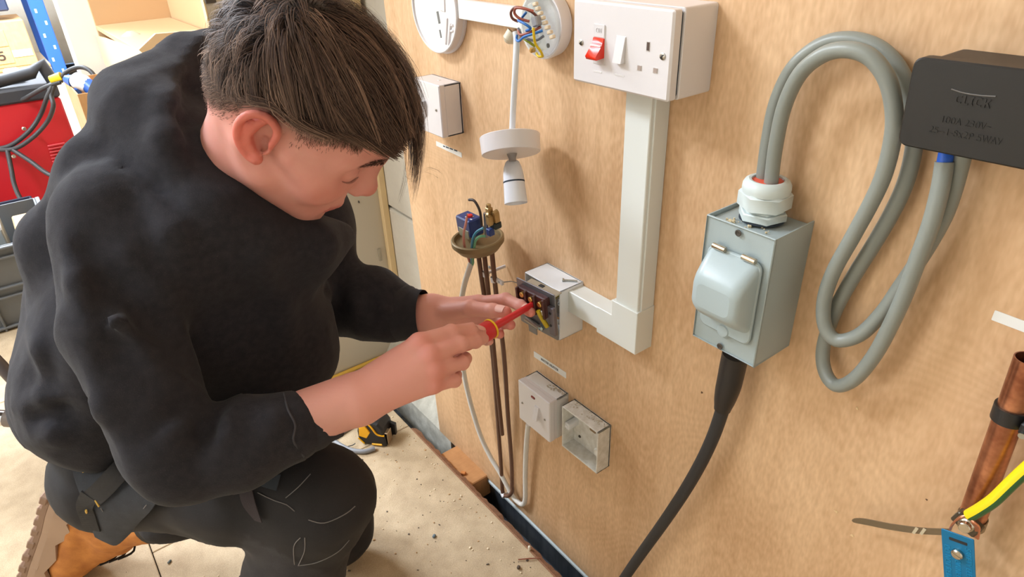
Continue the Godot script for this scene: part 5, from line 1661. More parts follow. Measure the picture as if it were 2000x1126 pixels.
# ------------------------------------------------------------------ figures: smooth joined capsules meshed with surface nets
class SDF:
	var A := PackedVector3Array()
	var BA := PackedVector3Array()
	var N := PackedVector3Array()
	var RA := PackedFloat32Array()
	var RB := PackedFloat32Array()
	var IL := PackedFloat32Array()
	var K := PackedFloat32Array()
	var S := PackedFloat32Array()
	var OP := PackedByteArray()
	var noise: FastNoiseLite = null
	var amp := 0.0
	var stretch := Vector3.ONE
	func add(a: Vector3, b: Vector3, ra: float, rb: float, k: float, n: Vector3, s: float, op: int) -> void:
		A.append(a); BA.append(b - a); RA.append(ra); RB.append(rb - ra); K.append(k); N.append(n.normalized() if n != Vector3.ZERO else n); S.append(1.0 / s - 1.0); OP.append(op)
		IL.append(1.0 / maxf((b - a).length_squared(), 1e-9))
	func cap(a: Vector3, b: Vector3, ra: float, rb: float, k := 0.02) -> void:
		add(a, b, ra, rb, k, Vector3.ZERO, 1.0, 0)
	func wide(a: Vector3, b: Vector3, ra: float, rb: float, k: float, n: Vector3, s: float) -> void:
		add(a, b, ra, rb, k, n, s, 0)
	func ball(a: Vector3, r: float, k := 0.02) -> void:
		add(a, a, r, r, k, Vector3.ZERO, 1.0, 0)
	func cut(a: Vector3, b: Vector3, ra: float, rb: float, k := 0.01) -> void:
		add(a, b, ra, rb, k, Vector3.ZERO, 1.0, 1)
	func chain(p: Array, r: Array, k := 0.02) -> void:
		for i in p.size() - 1:
			cap(p[i], p[i + 1], r[i], r[i + 1], k)
	func one(i: int, p: Vector3) -> float:
		var q := p - A[i]
		if S[i] != 0.0:
			q += N[i] * (q.dot(N[i]) * S[i])
		var h := clampf(q.dot(BA[i]) * IL[i], 0.0, 1.0)
		return (q - BA[i] * h).length() - RA[i] - RB[i] * h
	func at(p: Vector3, ix: PackedInt32Array) -> float:
		var d := 1e3
		for i in ix:
			var q := p - A[i]
			if S[i] != 0.0:
				q += N[i] * (q.dot(N[i]) * S[i])
			var h := clampf(q.dot(BA[i]) * IL[i], 0.0, 1.0)
			var e := (q - BA[i] * h).length() - RA[i] - RB[i] * h
			var k := K[i]
			if OP[i] == 0:
				var m := k - absf(d - e)
				d = minf(d, e) - (m * m * 0.25 / k if m > 0.0 else 0.0)
			else:
				e = -e
				var m := k - absf(d - e)
				d = maxf(d, e) + (m * m * 0.25 / k if m > 0.0 else 0.0)
		if noise:
			d += noise.get_noise_3dv(p * stretch) * amp
		return d

class NetMesh:
	var V := PackedVector3Array()
	var Nn := PackedVector3Array()
	var C := PackedColorArray()
	var I := PackedInt32Array()
	# surface nets over blocks of eight cells; only blocks near the surface are visited
	func add(f: SDF, lo: Vector3, hi: Vector3, cell: float, xf := Transform3D.IDENTITY, tint = null) -> void:
		var nb := Vector3i(((hi - lo) / (cell * 8.0)).ceil())
		var dim := nb * 8
		var sx := dim.y * dim.z
		var sy := dim.z
		var verts := {}
		var base := V.size()
		var P := PackedVector3Array()
		var quads := PackedInt32Array()
		var hd := cell * 8.0 * 0.87
		var n := f.A.size()
		var g := PackedFloat32Array()
		g.resize(729)
		var dist := PackedFloat32Array()
		dist.resize(n)
		for bx in nb.x:
			for by in nb.y:
				for bz in nb.z:
					var org := lo + Vector3(bx, by, bz) * cell * 8.0
					var ctr := org + Vector3.ONE * cell * 4.0
					var mn := 1e3
					for i in n:
						var e := f.one(i, ctr)
						if f.S[i] != 0.0 and e > 0.0:
							e *= minf(1.0, 1.0 / (1.0 + f.S[i])) if f.S[i] > 0.0 else 1.0
						dist[i] = e
						if f.OP[i] == 0 and e < mn: mn = e
					if mn > hd + 0.03 + absf(f.amp): continue
					var ix := PackedInt32Array()
					for i in n:
						if f.OP[i] == 0:
							if dist[i] < maxf(mn, -hd) + 2.2 * hd + f.K[i] * 1.5: ix.append(i)
						elif dist[i] < hd * 1.6 + f.K[i] * 1.5: ix.append(i)
					var dc := f.at(ctr, ix)
					if absf(dc) > hd * 2.0 + 0.01: continue
					var q := 0
					for x in 9:
						for y in 9:
							for z in 9:
								g[q] = f.at(org + Vector3(x, y, z) * cell, ix)
								q += 1
					for x in 8:
						for y in 8:
							for z in 8:
								var o := x * 81 + y * 9 + z
								var d0 := g[o]
								var d1 := g[o + 81]
								var d2 := g[o + 9]
								var d3 := g[o + 90]
								var d4 := g[o + 1]
								var d5 := g[o + 82]
								var d6 := g[o + 10]
								var d7 := g[o + 91]
								var m := int(d0 < 0) + int(d1 < 0) + int(d2 < 0) + int(d3 < 0) + int(d4 < 0) + int(d5 < 0) + int(d6 < 0) + int(d7 < 0)
								if m == 0 or m == 8: continue
								var s := Vector3.ZERO
								var c := 0
								if (d0 < 0) != (d1 < 0): s += Vector3(d0 / (d0 - d1), 0, 0); c += 1
								if (d2 < 0) != (d3 < 0): s += Vector3(d2 / (d2 - d3), 1, 0); c += 1
								if (d4 < 0) != (d5 < 0): s += Vector3(d4 / (d4 - d5), 0, 1); c += 1
								if (d6 < 0) != (d7 < 0): s += Vector3(d6 / (d6 - d7), 1, 1); c += 1
								if (d0 < 0) != (d2 < 0): s += Vector3(0, d0 / (d0 - d2), 0); c += 1
								if (d1 < 0) != (d3 < 0): s += Vector3(1, d1 / (d1 - d3), 0); c += 1
								if (d4 < 0) != (d6 < 0): s += Vector3(0, d4 / (d4 - d6), 1); c += 1
								if (d5 < 0) != (d7 < 0): s += Vector3(1, d5 / (d5 - d7), 1); c += 1
								if (d0 < 0) != (d4 < 0): s += Vector3(0, 0, d0 / (d0 - d4)); c += 1
								if (d1 < 0) != (d5 < 0): s += Vector3(1, 0, d1 / (d1 - d5)); c += 1
								if (d2 < 0) != (d6 < 0): s += Vector3(0, 1, d2 / (d2 - d6)); c += 1
								if (d3 < 0) != (d7 < 0): s += Vector3(1, 1, d3 / (d3 - d7)); c += 1
								var gi := ((bx * 8 + x) * sx) + (by * 8 + y) * sy + bz * 8 + z
								verts[gi] = P.size()
								P.append(org + (Vector3(x, y, z) + s / c) * cell)
								if (d0 < 0) != (d1 < 0): quads.append_array([gi, sy, 1, int(d0 < 0)])
								if (d0 < 0) != (d2 < 0): quads.append_array([gi, 1, sx, int(d0 < 0)])
								if (d0 < 0) != (d4 < 0): quads.append_array([gi, sx, sy, int(d0 < 0)])
		var NN := PackedVector3Array()
		NN.resize(P.size())
		for k in range(0, quads.size(), 4):
			var gi := quads[k]
			var u := quads[k + 1]
			var w := quads[k + 2]
			if not (verts.has(gi - u) and verts.has(gi - w) and verts.has(gi - u - w)): continue
			var a: int = verts[gi]
			var b: int = verts[gi - u]
			var c: int = verts[gi - u - w]
			var d: int = verts[gi - w]
			if quads[k + 3] == 0:
				var t := b
				b = d
				d = t
			var nrm := (P[c] - P[a]).cross(P[d] - P[b])
			NN[a] += nrm; NN[b] += nrm; NN[c] += nrm; NN[d] += nrm
			# Godot front faces run clockwise
			I.append_array([base + a, base + c, base + b, base + a, base + d, base + c])
		for i in P.size():
			V.append(xf * P[i])
			Nn.append((xf.basis * NN[i]).normalized())
			C.append(tint.call(P[i]) if tint != null else Color.WHITE)
	func commit(called: String, m: Material, parent: Node, off: Vector3) -> MeshInstance3D:
		var vs := V.duplicate()
		for i in vs.size():
			vs[i] -= off
		var arr := []
		arr.resize(Mesh.ARRAY_MAX)
		arr[Mesh.ARRAY_VERTEX] = vs
		arr[Mesh.ARRAY_NORMAL] = Nn
		arr[Mesh.ARRAY_COLOR] = C
		arr[Mesh.ARRAY_INDEX] = I
		var am := ArrayMesh.new()
		am.add_surface_from_arrays(Mesh.PRIMITIVE_TRIANGLES, arr)
		am.surface_set_material(0, m)
		var mi := MeshInstance3D.new()
		mi.name = called
		mi.mesh = am
		parent.add_child(mi, true)
		return mi

func fold_noise(seed_: int, freq: float, oct := 3) -> FastNoiseLite:
	var n := FastNoiseLite.new()
	n.seed = seed_
	n.frequency = freq
	n.noise_type = FastNoiseLite.TYPE_SIMPLEX_SMOOTH
	n.fractal_octaves = oct
	return n

const FWD := Vector3(0.6198, 0, -0.7848)
const RGT := Vector3(0.7848, 0, 0.6198)
const UPV := Vector3(0, 1, 0)

func build_person() -> void:
	var p := thing("person", Vector3(-0.2542, 0, 0.5638), "young person with brown fringe in black hoodie, kneeling and using a red screwdriver", "person")
	build_hoodie(p)
	build_trousers(p)
	build_body(p)
	build_hair(p)
	build_boots(p)
	build_screwdriver()

func build_hoodie(p: Node3D) -> void:
	var f := SDF.new()
	# torso, leaning forward
	f.wide(Vector3(-0.3427, 0.5034, 0.6564), Vector3(-0.2587, 0.57, 0.5857), 0.074, 0.112, 0.03, RGT, 1.25)
	f.wide(Vector3(-0.2587, 0.57, 0.5857), Vector3(-0.2232, 0.66, 0.5246), 0.118, 0.120, 0.03, RGT, 1.25)
	f.wide(Vector3(-0.2232, 0.66, 0.5246), Vector3(-0.1916, 0.76, 0.4604), 0.120, 0.100, 0.03, RGT, 1.25)
	f.cap(Vector3(-0.2492, 0.79, 0.3639), Vector3(-0.1125, 0.79, 0.4973), 0.064, 0.064, 0.05)
	f.cap(Vector3(-0.1754, 0.6, 0.4157), Vector3(-0.1754, 0.74, 0.4157), 0.084, 0.092, 0.05)
	f.cap(Vector3(-0.1849, 0.55, 0.3955), Vector3(-0.1876, 0.48, 0.4635), 0.078, 0.066, 0.05)
	# shoulder blade and the fold that stands out behind the sleeve
	f.cap(Vector3(-0.222, 0.8404, 0.5274), Vector3(-0.1708, 0.8126, 0.4847), 0.054, 0.05, 0.04)
	f.cap(Vector3(-0.2225, 0.8383, 0.5301), Vector3(-0.26, 0.763, 0.5952), 0.052, 0.047, 0.03)
	f.cap(Vector3(-0.26, 0.763, 0.5952), Vector3(-0.3019, 0.6607, 0.6147), 0.046, 0.05, 0.03)
	f.cap(Vector3(-0.3019, 0.6607, 0.6147), Vector3(-0.3313, 0.5419, 0.6523), 0.05, 0.072, 0.03)
	# right sleeve
	f.cap(Vector3(-0.1475, 0.8192, 0.5437), Vector3(-0.0696, 0.7284, 0.5798), 0.064, 0.056, 0.016)
	f.cap(Vector3(-0.0696, 0.7284, 0.5798), Vector3(-0.0035, 0.6066, 0.5765), 0.056, 0.0525, 0.009)
	f.cap(Vector3(-0.0035, 0.6066, 0.5765), Vector3(-0.0002, 0.5916, 0.5727), 0.0525, 0.0515, 0.009)
	f.cap(Vector3(-0.0002, 0.5916, 0.5727), Vector3(0.0267, 0.5933, 0.5151), 0.0525, 0.050, 0.009)
	f.cap(Vector3(0.0267, 0.5933, 0.5151), Vector3(0.0371, 0.5942, 0.4616), 0.050, 0.041, 0.009)
	# left sleeve
	f.cap(Vector3(-0.3074, 0.8, 0.2924), Vector3(-0.2984, 0.6806, 0.2803), 0.066, 0.062, 0.04)
	f.cap(Vector3(-0.2984, 0.6806, 0.2803), Vector3(-0.2967, 0.5554, 0.282), 0.062, 0.062, 0.03)
	f.cap(Vector3(-0.2967, 0.5554, 0.282), Vector3(-0.215, 0.5537, 0.2312), 0.060, 0.058, 0.02)
	f.cap(Vector3(-0.215, 0.5537, 0.2312), Vector3(-0.1758, 0.5487, 0.212), 0.056, 0.046, 0.015)
	# hood lying on the back, and its collar round the neck
	f.cap(Vector3(-0.254, 0.9084, 0.4666), Vector3(-0.2066, 0.8956, 0.4729), 0.052, 0.052, 0.012)
	f.cap(Vector3(-0.254, 0.9084, 0.4666), Vector3(-0.3034, 0.9405, 0.3864), 0.050, 0.036, 0.03)
	f.cap(Vector3(-0.2066, 0.8956, 0.4729), Vector3(-0.1464, 0.8668, 0.4674), 0.050, 0.042, 0.03)
	f.cap(Vector3(-0.3034, 0.9405, 0.3864), Vector3(-0.3611, 0.9455, 0.3433), 0.035, 0.030, 0.03)
	f.cap(Vector3(-0.3367, 0.931, 0.363), Vector3(-0.2578, 0.8946, 0.4074), 0.028, 0.030, 0.03)
	f.cap(Vector3(-0.2578, 0.8946, 0.4074), Vector3(-0.2093, 0.8609, 0.4323), 0.030, 0.03, 0.03)
	var rim := [Vector3(-0.1335, 0.8689, 0.4673), Vector3(-0.0789, 0.8253, 0.4546), Vector3(-0.0696, 0.7862, 0.4116), Vector3(-0.0773, 0.7558, 0.3544), Vector3(-0.1215, 0.7307, 0.3027)]
	f.chain(rim, [0.034, 0.030, 0.027, 0.024, 0.020], 0.030)
	f.cap(Vector3(-0.0944, 0.8013, 0.4503), Vector3(-0.1056, 0.7275, 0.3618), 0.036, 0.036, 0.04)
	hoodie_folds(f)
	f.noise = fold_noise(5, 5.5, 2)
	f.noise.fractal_type = FastNoiseLite.FRACTAL_RIDGED
	f.stretch = Vector3(1.5, 0.55, 1.5)
	f.amp = -0.0035
	var s := NetMesh.new()
	s.add(f, Vector3(-0.8042, 0.28, 0.0638), Vector3(0.3658, 1.04, 1.0138), 0.0072)
	var m := tri_tex(mat("fleece_black", Color(1, 1, 1), 0.95), tex.fleece, Vector3(7, 7, 7))
	m.metallic_specular = 0.22
	m.rim_enabled = true
	m.rim = 0.12
	m.rim_tint = 0.2
	bump(m, tex.fine, 0.03)
	var h := s.commit("hoodie", m, p, origin_of(p))
	h.set_meta("label", "black hooded sweatshirt")
	hoodie_seams(h, s)
	# ribbed cuffs
	var rib := tri_tex(mat("rib_black", Color(0.82, 0.82, 0.86), 0.9), tex.fleece, Vector3(9, 9, 9))
	var cuffs := [[Vector3(0.0358, 0.5934, 0.4698), Vector3(0.0385, 0.5931, 0.4412), Vector3(0.0394, 0.5933, 0.4107), 0.0415, 0.037, 0.034], [Vector3(-0.1675, 0.5499, 0.2053), Vector3(-0.1511, 0.5496, 0.195), Vector3(-0.1367, 0.551, 0.1818), 0.045, 0.042, 0.040]]
	for c in cuffs:
		var b := MB.new()
		b.tube(spline([c[0], c[1], c[2]], 4), [c[3], c[3], c[3], c[4], c[4], c[4], c[5], c[5], c[5] * 0.99], 40, false)
		b.tube(spline([c[2], c[1]], 3), [c[5] * 0.985, c[5] * 0.96, c[5] * 0.96, c[4] * 0.93], 40, false)
		commit(b, "cuff", rib, h)

func build_trousers(p: Node3D) -> void:
	var f := SDF.new()
	f.cap(Vector3(-0.2221, 0.4406, 0.6407), Vector3(-0.3555, 0.4406, 0.5353), 0.078, 0.08, 0.03)
	# right thigh, knee, shin
	f.cap(Vector3(-0.2221, 0.4406, 0.6407), Vector3(-0.0656, 0.46, 0.5164), 0.076, 0.072, 0.03)
	f.cap(Vector3(-0.0656, 0.46, 0.5164), Vector3(0.0243, 0.4578, 0.4452), 0.074, 0.064, 0.03)
	f.cap(Vector3(0.0243, 0.4578, 0.4452), Vector3(-0.0127, 0.3209, 0.4912), 0.064, 0.062, 0.03)
	f.cap(Vector3(-0.0127, 0.3209, 0.4912), Vector3(-0.0823, 0.15, 0.5721), 0.062, 0.056, 0.03)
	# left thigh, knee, shin
	f.cap(Vector3(-0.3555, 0.4406, 0.5353), Vector3(-0.2601, 0.085, 0.3616), 0.075, 0.066, 0.03)
	f.cap(Vector3(-0.2601, 0.085, 0.3616), Vector3(-0.3582, 0.1789, 0.5337), 0.068, 0.050, 0.03)
	f.cap(Vector3(-0.3582, 0.1789, 0.5337), Vector3(-0.3749, 0.1983, 0.6056), 0.046, 0.052, 0.02)
	f.noise = fold_noise(8, 11.0, 2)
	f.amp = 0.005
	var s := NetMesh.new()
	s.add(f, Vector3(-0.7232, -0.01, 0.0746), Vector3(0.2768, 0.64, 0.9746), 0.008, Transform3D.IDENTITY, trouser_tint)
	var m := tri_tex(mat("work_cloth", Color(1, 1, 1), 0.85, 0.0, {"vertex_color_use_as_albedo": true}), tex.fleece, Vector3(4, 4, 4))
	bump(m, tex.weave, 0.02)
	var t := s.commit("trousers", m, p, origin_of(p))
	t.set_meta("label", "black work trousers with grey panels")
	trouser_details(t, s)

func ridge(f: SDF, pts: Array, r: float, k: float) -> void:
	for i in pts.size() - 1:
		f.cap(pts[i], pts[i + 1], r * (0.45 if i == 0 else 1.0), r * (0.45 if i == pts.size() - 2 else 1.0), k)

func valley(f: SDF, pts: Array, r: float, k: float) -> void:
	for i in pts.size() - 1:
		f.cut(pts[i], pts[i + 1], r * (0.3 if i == 0 else 1.0), r * (0.3 if i == pts.size() - 2 else 1.0), k)

func hoodie_folds(f: SDF) -> void:
	ridge(f, [Vector3(-0.1015, 0.8249, 0.5926), Vector3(-0.0686, 0.7943, 0.5952), Vector3(-0.0268, 0.7575, 0.5838), Vector3(-0.0168, 0.7312, 0.5661)], 0.014, 0.014)
	ridge(f, [Vector3(-0.0669, 0.8064, 0.5514), Vector3(-0.0527, 0.764, 0.5364), Vector3(-0.0868, 0.6955, 0.5225)], 0.014, 0.014)
	ridge(f, [Vector3(-0.1015, 0.852, 0.5061), Vector3(-0.0611, 0.8191, 0.5013), Vector3(-0.0542, 0.7845, 0.5087)], 0.013, 0.016)
	ridge(f, [Vector3(-0.029, 0.7267, 0.6152), Vector3(-0.0102, 0.6797, 0.6162), Vector3(0.0177, 0.6345, 0.6122)], 0.013, 0.014)
	ridge(f, [Vector3(0.0001, 0.6427, 0.5343), Vector3(0.0275, 0.6479, 0.5693), Vector3(0.0335, 0.6304, 0.598)], 0.012, 0.012)
	ridge(f, [Vector3(0.006, 0.6316, 0.4994), Vector3(0.0458, 0.6336, 0.5283), Vector3(0.0591, 0.6103, 0.546)], 0.012, 0.014)
	ridge(f, [Vector3(-0.1114, 0.5327, 0.4351), Vector3(0.057, 0.6235, 0.4843), Vector3(0.0716, 0.599, 0.5006)], 0.011, 0.014)
	ridge(f, [Vector3(-0.254, 0.7034, 0.6475), Vector3(-0.1632, 0.6848, 0.6525), Vector3(-0.1532, 0.6533, 0.6588)], 0.014, 0.016)
	ridge(f, [Vector3(-0.191, 0.6099, 0.7008), Vector3(-0.1517, 0.6284, 0.6671), Vector3(-0.121, 0.6389, 0.6362)], 0.016, 0.014)
	ridge(f, [Vector3(-0.1926, 0.5644, 0.708), Vector3(-0.1414, 0.5914, 0.6724), Vector3(-0.1217, 0.5961, 0.636)], 0.016, 0.012)
	ridge(f, [Vector3(-0.0474, 0.7733, 0.4313), Vector3(-0.0905, 0.6914, 0.4089), Vector3(-0.0964, 0.6107, 0.4101)], 0.014, 0.02)
	ridge(f, [Vector3(-0.0511, 0.7649, 0.3702), Vector3(-0.2437, 0.6001, 0.3012), Vector3(-0.1249, 0.6027, 0.3485)], 0.012, 0.02)
	ridge(f, [Vector3(-0.2218, 0.6058, 0.2538), Vector3(-0.1834, 0.5774, 0.2685), Vector3(-0.1886, 0.5407, 0.2772)], 0.011, 0.014)
	ridge(f, [Vector3(-0.1813, 0.5973, 0.2268), Vector3(-0.1559, 0.5731, 0.2376), Vector3(-0.1558, 0.5442, 0.2472)], 0.010, 0.012)
	valley(f, [Vector3(-0.0749, 0.8234, 0.5848), Vector3(-0.0413, 0.7889, 0.5733), Vector3(-0.0196, 0.7464, 0.5488), Vector3(-0.0254, 0.6936, 0.5252)], 0.012, 0.026)
	valley(f, [Vector3(-0.0337, 0.7767, 0.5945), Vector3(-0.0075, 0.7345, 0.5932), Vector3(0.0108, 0.7003, 0.5734)], 0.007, 0.022)
	valley(f, [Vector3(-0.0146, 0.6602, 0.523), Vector3(-0.0056, 0.7058, 0.5429), Vector3(-0.003, 0.7234, 0.5639)], 0.007, 0.014)
	valley(f, [Vector3(0.0061, 0.6594, 0.5318), Vector3(0.0257, 0.6689, 0.5657), Vector3(0.031, 0.6549, 0.5954)], 0.006, 0.014)
	valley(f, [Vector3(0.0118, 0.6468, 0.5146), Vector3(0.0412, 0.6408, 0.5464), Vector3(0.0546, 0.624, 0.5621)], 0.006, 0.016)
	valley(f, [Vector3(-0.1559, 0.6105, 0.6959), Vector3(-0.1279, 0.6228, 0.6639), Vector3(-0.0176, 0.6826, 0.6306)], 0.007, 0.014)
	valley(f, [Vector3(-0.1757, 0.9026, 0.5256), Vector3(-0.1306, 0.8854, 0.5185), Vector3(-0.0952, 0.8659, 0.5035), Vector3(-0.0474, 0.8364, 0.4847)], 0.007, 0.012)
	ridge(f, [Vector3(-0.281, 0.9712, 0.3769), Vector3(-0.2288, 0.9405, 0.4254), Vector3(-0.1576, 0.9233, 0.4587), Vector3(-0.1163, 0.901, 0.4746), Vector3(-0.0945, 0.8757, 0.4778)], 0.012, 0.02)
	valley(f, [Vector3(-0.2605, 0.9564, 0.3782), Vector3(-0.2215, 0.9336, 0.4131), Vector3(-0.1426, 0.9152, 0.4461), Vector3(-0.095, 0.8876, 0.456)], 0.008, 0.02)

# points laid onto the nearest vertices of a garment
func laid_on(s: NetMesh, pts: Array, lift: float) -> Array:
	var out := []
	for p in pts:
		var best := 0
		var bd := 1e9
		for i in s.V.size():
			var d := s.V[i].distance_squared_to(p)
			if d < bd:
				bd = d
				best = i
		out.append(s.V[best] + s.Nn[best] * lift)
	return out

func hoodie_seams(h: Node3D, s: NetMesh) -> void:
	var m := tri_tex(mat("seam_black", Color(1.25, 1.25, 1.25), 0.9), tex.fleece, Vector3(9, 9, 9))
	var runs := [[Vector3(0.0286, 0.6341, 0.4561), Vector3(0.0543, 0.6316, 0.4624), Vector3(0.0675, 0.6213, 0.4679), Vector3(0.0761, 0.6048, 0.47), Vector3(0.0758, 0.5812, 0.4663)]]
	for r in runs:
		var b := MB.new()
		b.tube(spline(laid_on(s, r, 0.0004), 6), 0.0013, 6)
		commit(b, "seam", m, h)

func trouser_tint(q: Vector3) -> Color:
	var rk := Vector3(0.0243, 0.4578, 0.4452)
	var s := (Vector3(-0.0823, 0.12, 0.5721) - rk).normalized()
	var t := (q - rk).dot(s)
	# the grey lower-leg panel, sewn on along a slanting seam
	if q.dot(Vector3(-0.368, 0.473, -0.80)) < -0.2245 and t > 0.02 and (q - rk - s * t).length() < 0.085:
		return Color(1.9, 1.65, 1.6)
	return Color(0.5, 0.49, 0.48)

func cloth_patch(rows: Array, thick: float, m: Material, parent: Node, called: String) -> MeshInstance3D:
	# a grid of points becomes a sheet with thickness
	var b := MB.new()
	var nr := rows.size()
	var nc: int = rows[0].size()
	var n: Vector3 = (rows[0][nc - 1] - rows[0][0]).cross(rows[nr - 1][0] - rows[0][0]).normalized()
	if n.dot(RGT) < 0: n = -n
	var f := []
	var k := []
	for r in rows:
		var a := []
		var c := []
		for p in r:
			a.append(p + n * thick * 0.5)
			c.append(p - n * thick * 0.5)
		f.append(a)
		k.append(c)
	b.g += 1
	for i in nr - 1:
		for j in nc - 1:
			b.quad(f[i][j], f[i + 1][j], f[i + 1][j + 1], f[i][j + 1], b.g)
			b.quad(k[i][j], k[i][j + 1], k[i + 1][j + 1], k[i + 1][j], b.g + 1)
	b.g += 2
	for i in nr - 1:
		b.quad(f[i][0], k[i][0], k[i + 1][0], f[i + 1][0], b.g)
		b.quad(f[i][nc - 1], f[i + 1][nc - 1], k[i + 1][nc - 1], k[i][nc - 1], b.g + 1)
	for j in nc - 1:
		b.quad(f[0][j], f[0][j + 1], k[0][j + 1], k[0][j], b.g + 2)
		b.quad(f[nr - 1][j], k[nr - 1][j], k[nr - 1][j + 1], f[nr - 1][j + 1], b.g + 3)
	return commit(b, called, m, parent)

func fine_rows(rows: Array, per: int) -> Array:
	# smooth a coarse grid both ways
	var wide := []
	for r in rows:
		wide.append(spline(r, per))
	var out := []
	var cols := []
	for j in wide[0].size():
		var col := []
		for r in wide:
			col.append(r[j])
		cols.append(spline(col, per))
	for i in cols[0].size():
		var r := []
		for c in cols:
			r.append(c[i])
		out.append(r)
	return out

func trouser_details(t: Node3D, net: NetMesh) -> void:
	var cloth := tri_tex(mat("pocket_cloth", Color(1.05, 1.12, 1.15), 0.85), tex.fleece, Vector3(6, 6, 6))
	bump(cloth, tex.weave, 0.02)
	var grey := tri_tex(mat("panel_grey", Color(1.25, 1.15, 1.13), 0.85), tex.fleece, Vector3(6, 6, 6))
	var web := mat("webbing_black", rgb(40, 39, 40), 0.8)
	bump(web, tex.weave, 0.05, Vector3(16, 16, 16))
	var thread := mat("thread_white", rgb(122, 118, 118), 0.8)
	var gold := mat("thread_gold", rgb(210, 168, 74), 0.7)
	# holster pocket hanging at the right hip
	var rows := [[Vector3(-0.191, 0.5277, 0.6754), Vector3(-0.1822, 0.5332, 0.6504), Vector3(-0.1689, 0.5348, 0.6223), Vector3(-0.1284, 0.5365, 0.5826)], [Vector3(-0.1606, 0.5083, 0.6822), Vector3(-0.1436, 0.5114, 0.6597), Vector3(-0.1144, 0.5153, 0.6305), Vector3(-0.0681, 0.5176, 0.5979)], [Vector3(-0.1452, 0.4683, 0.6844), Vector3(-0.1176, 0.4781, 0.6648), Vector3(-0.0916, 0.4837, 0.6412), Vector3(-0.0615, 0.4907, 0.6145)], [Vector3(-0.1495, 0.4254, 0.6888), Vector3(-0.1327, 0.4261, 0.6769), Vector3(-0.1154, 0.4285, 0.6589), Vector3(-0.0956, 0.4462, 0.6383)], [Vector3(-0.1544, 0.4065, 0.6903), Vector3(-0.1436, 0.4001, 0.6818), Vector3(-0.1331, 0.3961, 0.6713), Vector3(-0.1152, 0.4195, 0.6518)]]
	var pk := cloth_patch(fine_rows(rows, 4), 0.006, cloth, t, "holster_pocket")
	pk.set_meta("label", "grey-black holster pocket")
	# webbing loops
	for w in [[[Vector3(-0.1131, 0.5293, 0.6237), Vector3(-0.1062, 0.5231, 0.6395), Vector3(-0.112, 0.507, 0.6575), Vector3(-0.1249, 0.4883, 0.6754)], 0.0125], [[Vector3(-0.1261, 0.4938, 0.6758), Vector3(-0.1337, 0.4757, 0.6849), Vector3(-0.1357, 0.4556, 0.6874), Vector3(-0.1399, 0.431, 0.6897)], 0.011]]:
		var rr := []
		var sp := spline(w[0], 6)
		for i in sp.size():
			var d: Vector3 = (sp[mini(i + 1, sp.size() - 1)] - sp[maxi(i - 1, 0)]).normalized()
			var side := d.cross(RGT + Vector3(0, 0.4, 0)).normalized()
			rr.append([sp[i] - side * w[1], sp[i] - side * w[1] * 0.33, sp[i] + side * w[1] * 0.33, sp[i] + side * w[1]])
		cloth_patch(rr, 0.0022, web, pk, "webbing_loop")
	for s in [[Vector3(-0.1136, 0.5278, 0.6246), Vector3(-0.1072, 0.5255, 0.6242)], [Vector3(-0.1027, 0.5232, 0.6246), Vector3(-0.0964, 0.5202, 0.6244)], [Vector3(-0.151, 0.5186, 0.6718), Vector3(-0.1468, 0.5153, 0.6723)], [Vector3(-0.1282, 0.4985, 0.6723), Vector3(-0.1239, 0.4932, 0.6724)], [Vector3(-0.1198, 0.4889, 0.6715), Vector3(-0.1138, 0.4815, 0.6702)], [Vector3(-0.1252, 0.4758, 0.685), Vector3(-0.1447, 0.4518, 0.6878)], [Vector3(-0.1448, 0.4446, 0.6871), Vector3(-0.1462, 0.4336, 0.688)]]:
		var b := MB.new()
		b.tube(s, 0.0013, 6)
		commit(b, "bar_tack", gold, pk)
	for s in [[Vector3(-0.1547, 0.5223, 0.6695), Vector3(-0.1523, 0.5274, 0.6568), Vector3(-0.1505, 0.5323, 0.6429)], [Vector3(-0.112, 0.4797, 0.6693), Vector3(-0.1311, 0.4405, 0.6687), Vector3(-0.1329, 0.4154, 0.668)], [Vector3(-0.1492, 0.407, 0.6885), Vector3(-0.1459, 0.3965, 0.6825), Vector3(-0.1397, 0.3942, 0.6744)], [Vector3(-0.138, 0.3941, 0.6723), Vector3(-0.1143, 0.4337, 0.6466), Vector3(-0.0611, 0.4967, 0.6228)]]:
		var b := MB.new()
		b.tube(spline(s, 5), 0.0006, 6)
		commit(b, "stitching", thread, pk)
	# plastic buckle at the back of the hip
	var b := MB.new()
	b.tube(spline([Vector3(-0.2715, 0.4619, 0.7065), Vector3(-0.2679, 0.4496, 0.7133), Vector3(-0.2557, 0.4456, 0.7105), Vector3(-0.2466, 0.4513, 0.7023), Vector3(-0.2472, 0.4585, 0.6962)], 5), 0.005, 10)
	b.tube(spline([Vector3(-0.2688, 0.4605, 0.7041), Vector3(-0.2528, 0.4636, 0.6988), Vector3(-0.2452, 0.4548, 0.697)], 5), 0.006, 10)
	commit(b, "buckle", mat("buckle_black", rgb(24, 24, 25), 0.3), t)
	# side panels and seams over the raised knee
	cloth_patch(fine_rows([[Vector3(0.0034, 0.5145, 0.5285), Vector3(0.013, 0.5138, 0.5159)], [Vector3(0.0163, 0.4989, 0.5315), Vector3(0.0275, 0.4998, 0.5191)], [Vector3(0.0329, 0.4825, 0.5261), Vector3(0.041, 0.4821, 0.5204)]], 4), 0.002, grey, t, "side_panel")
	cloth_patch(fine_rows([[Vector3(0.0084, 0.519, 0.5112), Vector3(0.0268, 0.5255, 0.4832)], [Vector3(0.021, 0.5155, 0.5059), Vector3(0.0383, 0.5152, 0.4948)]], 4), 0.002, mat("panel_slate", rgb(58, 64, 72), 0.85), t, "side_panel")
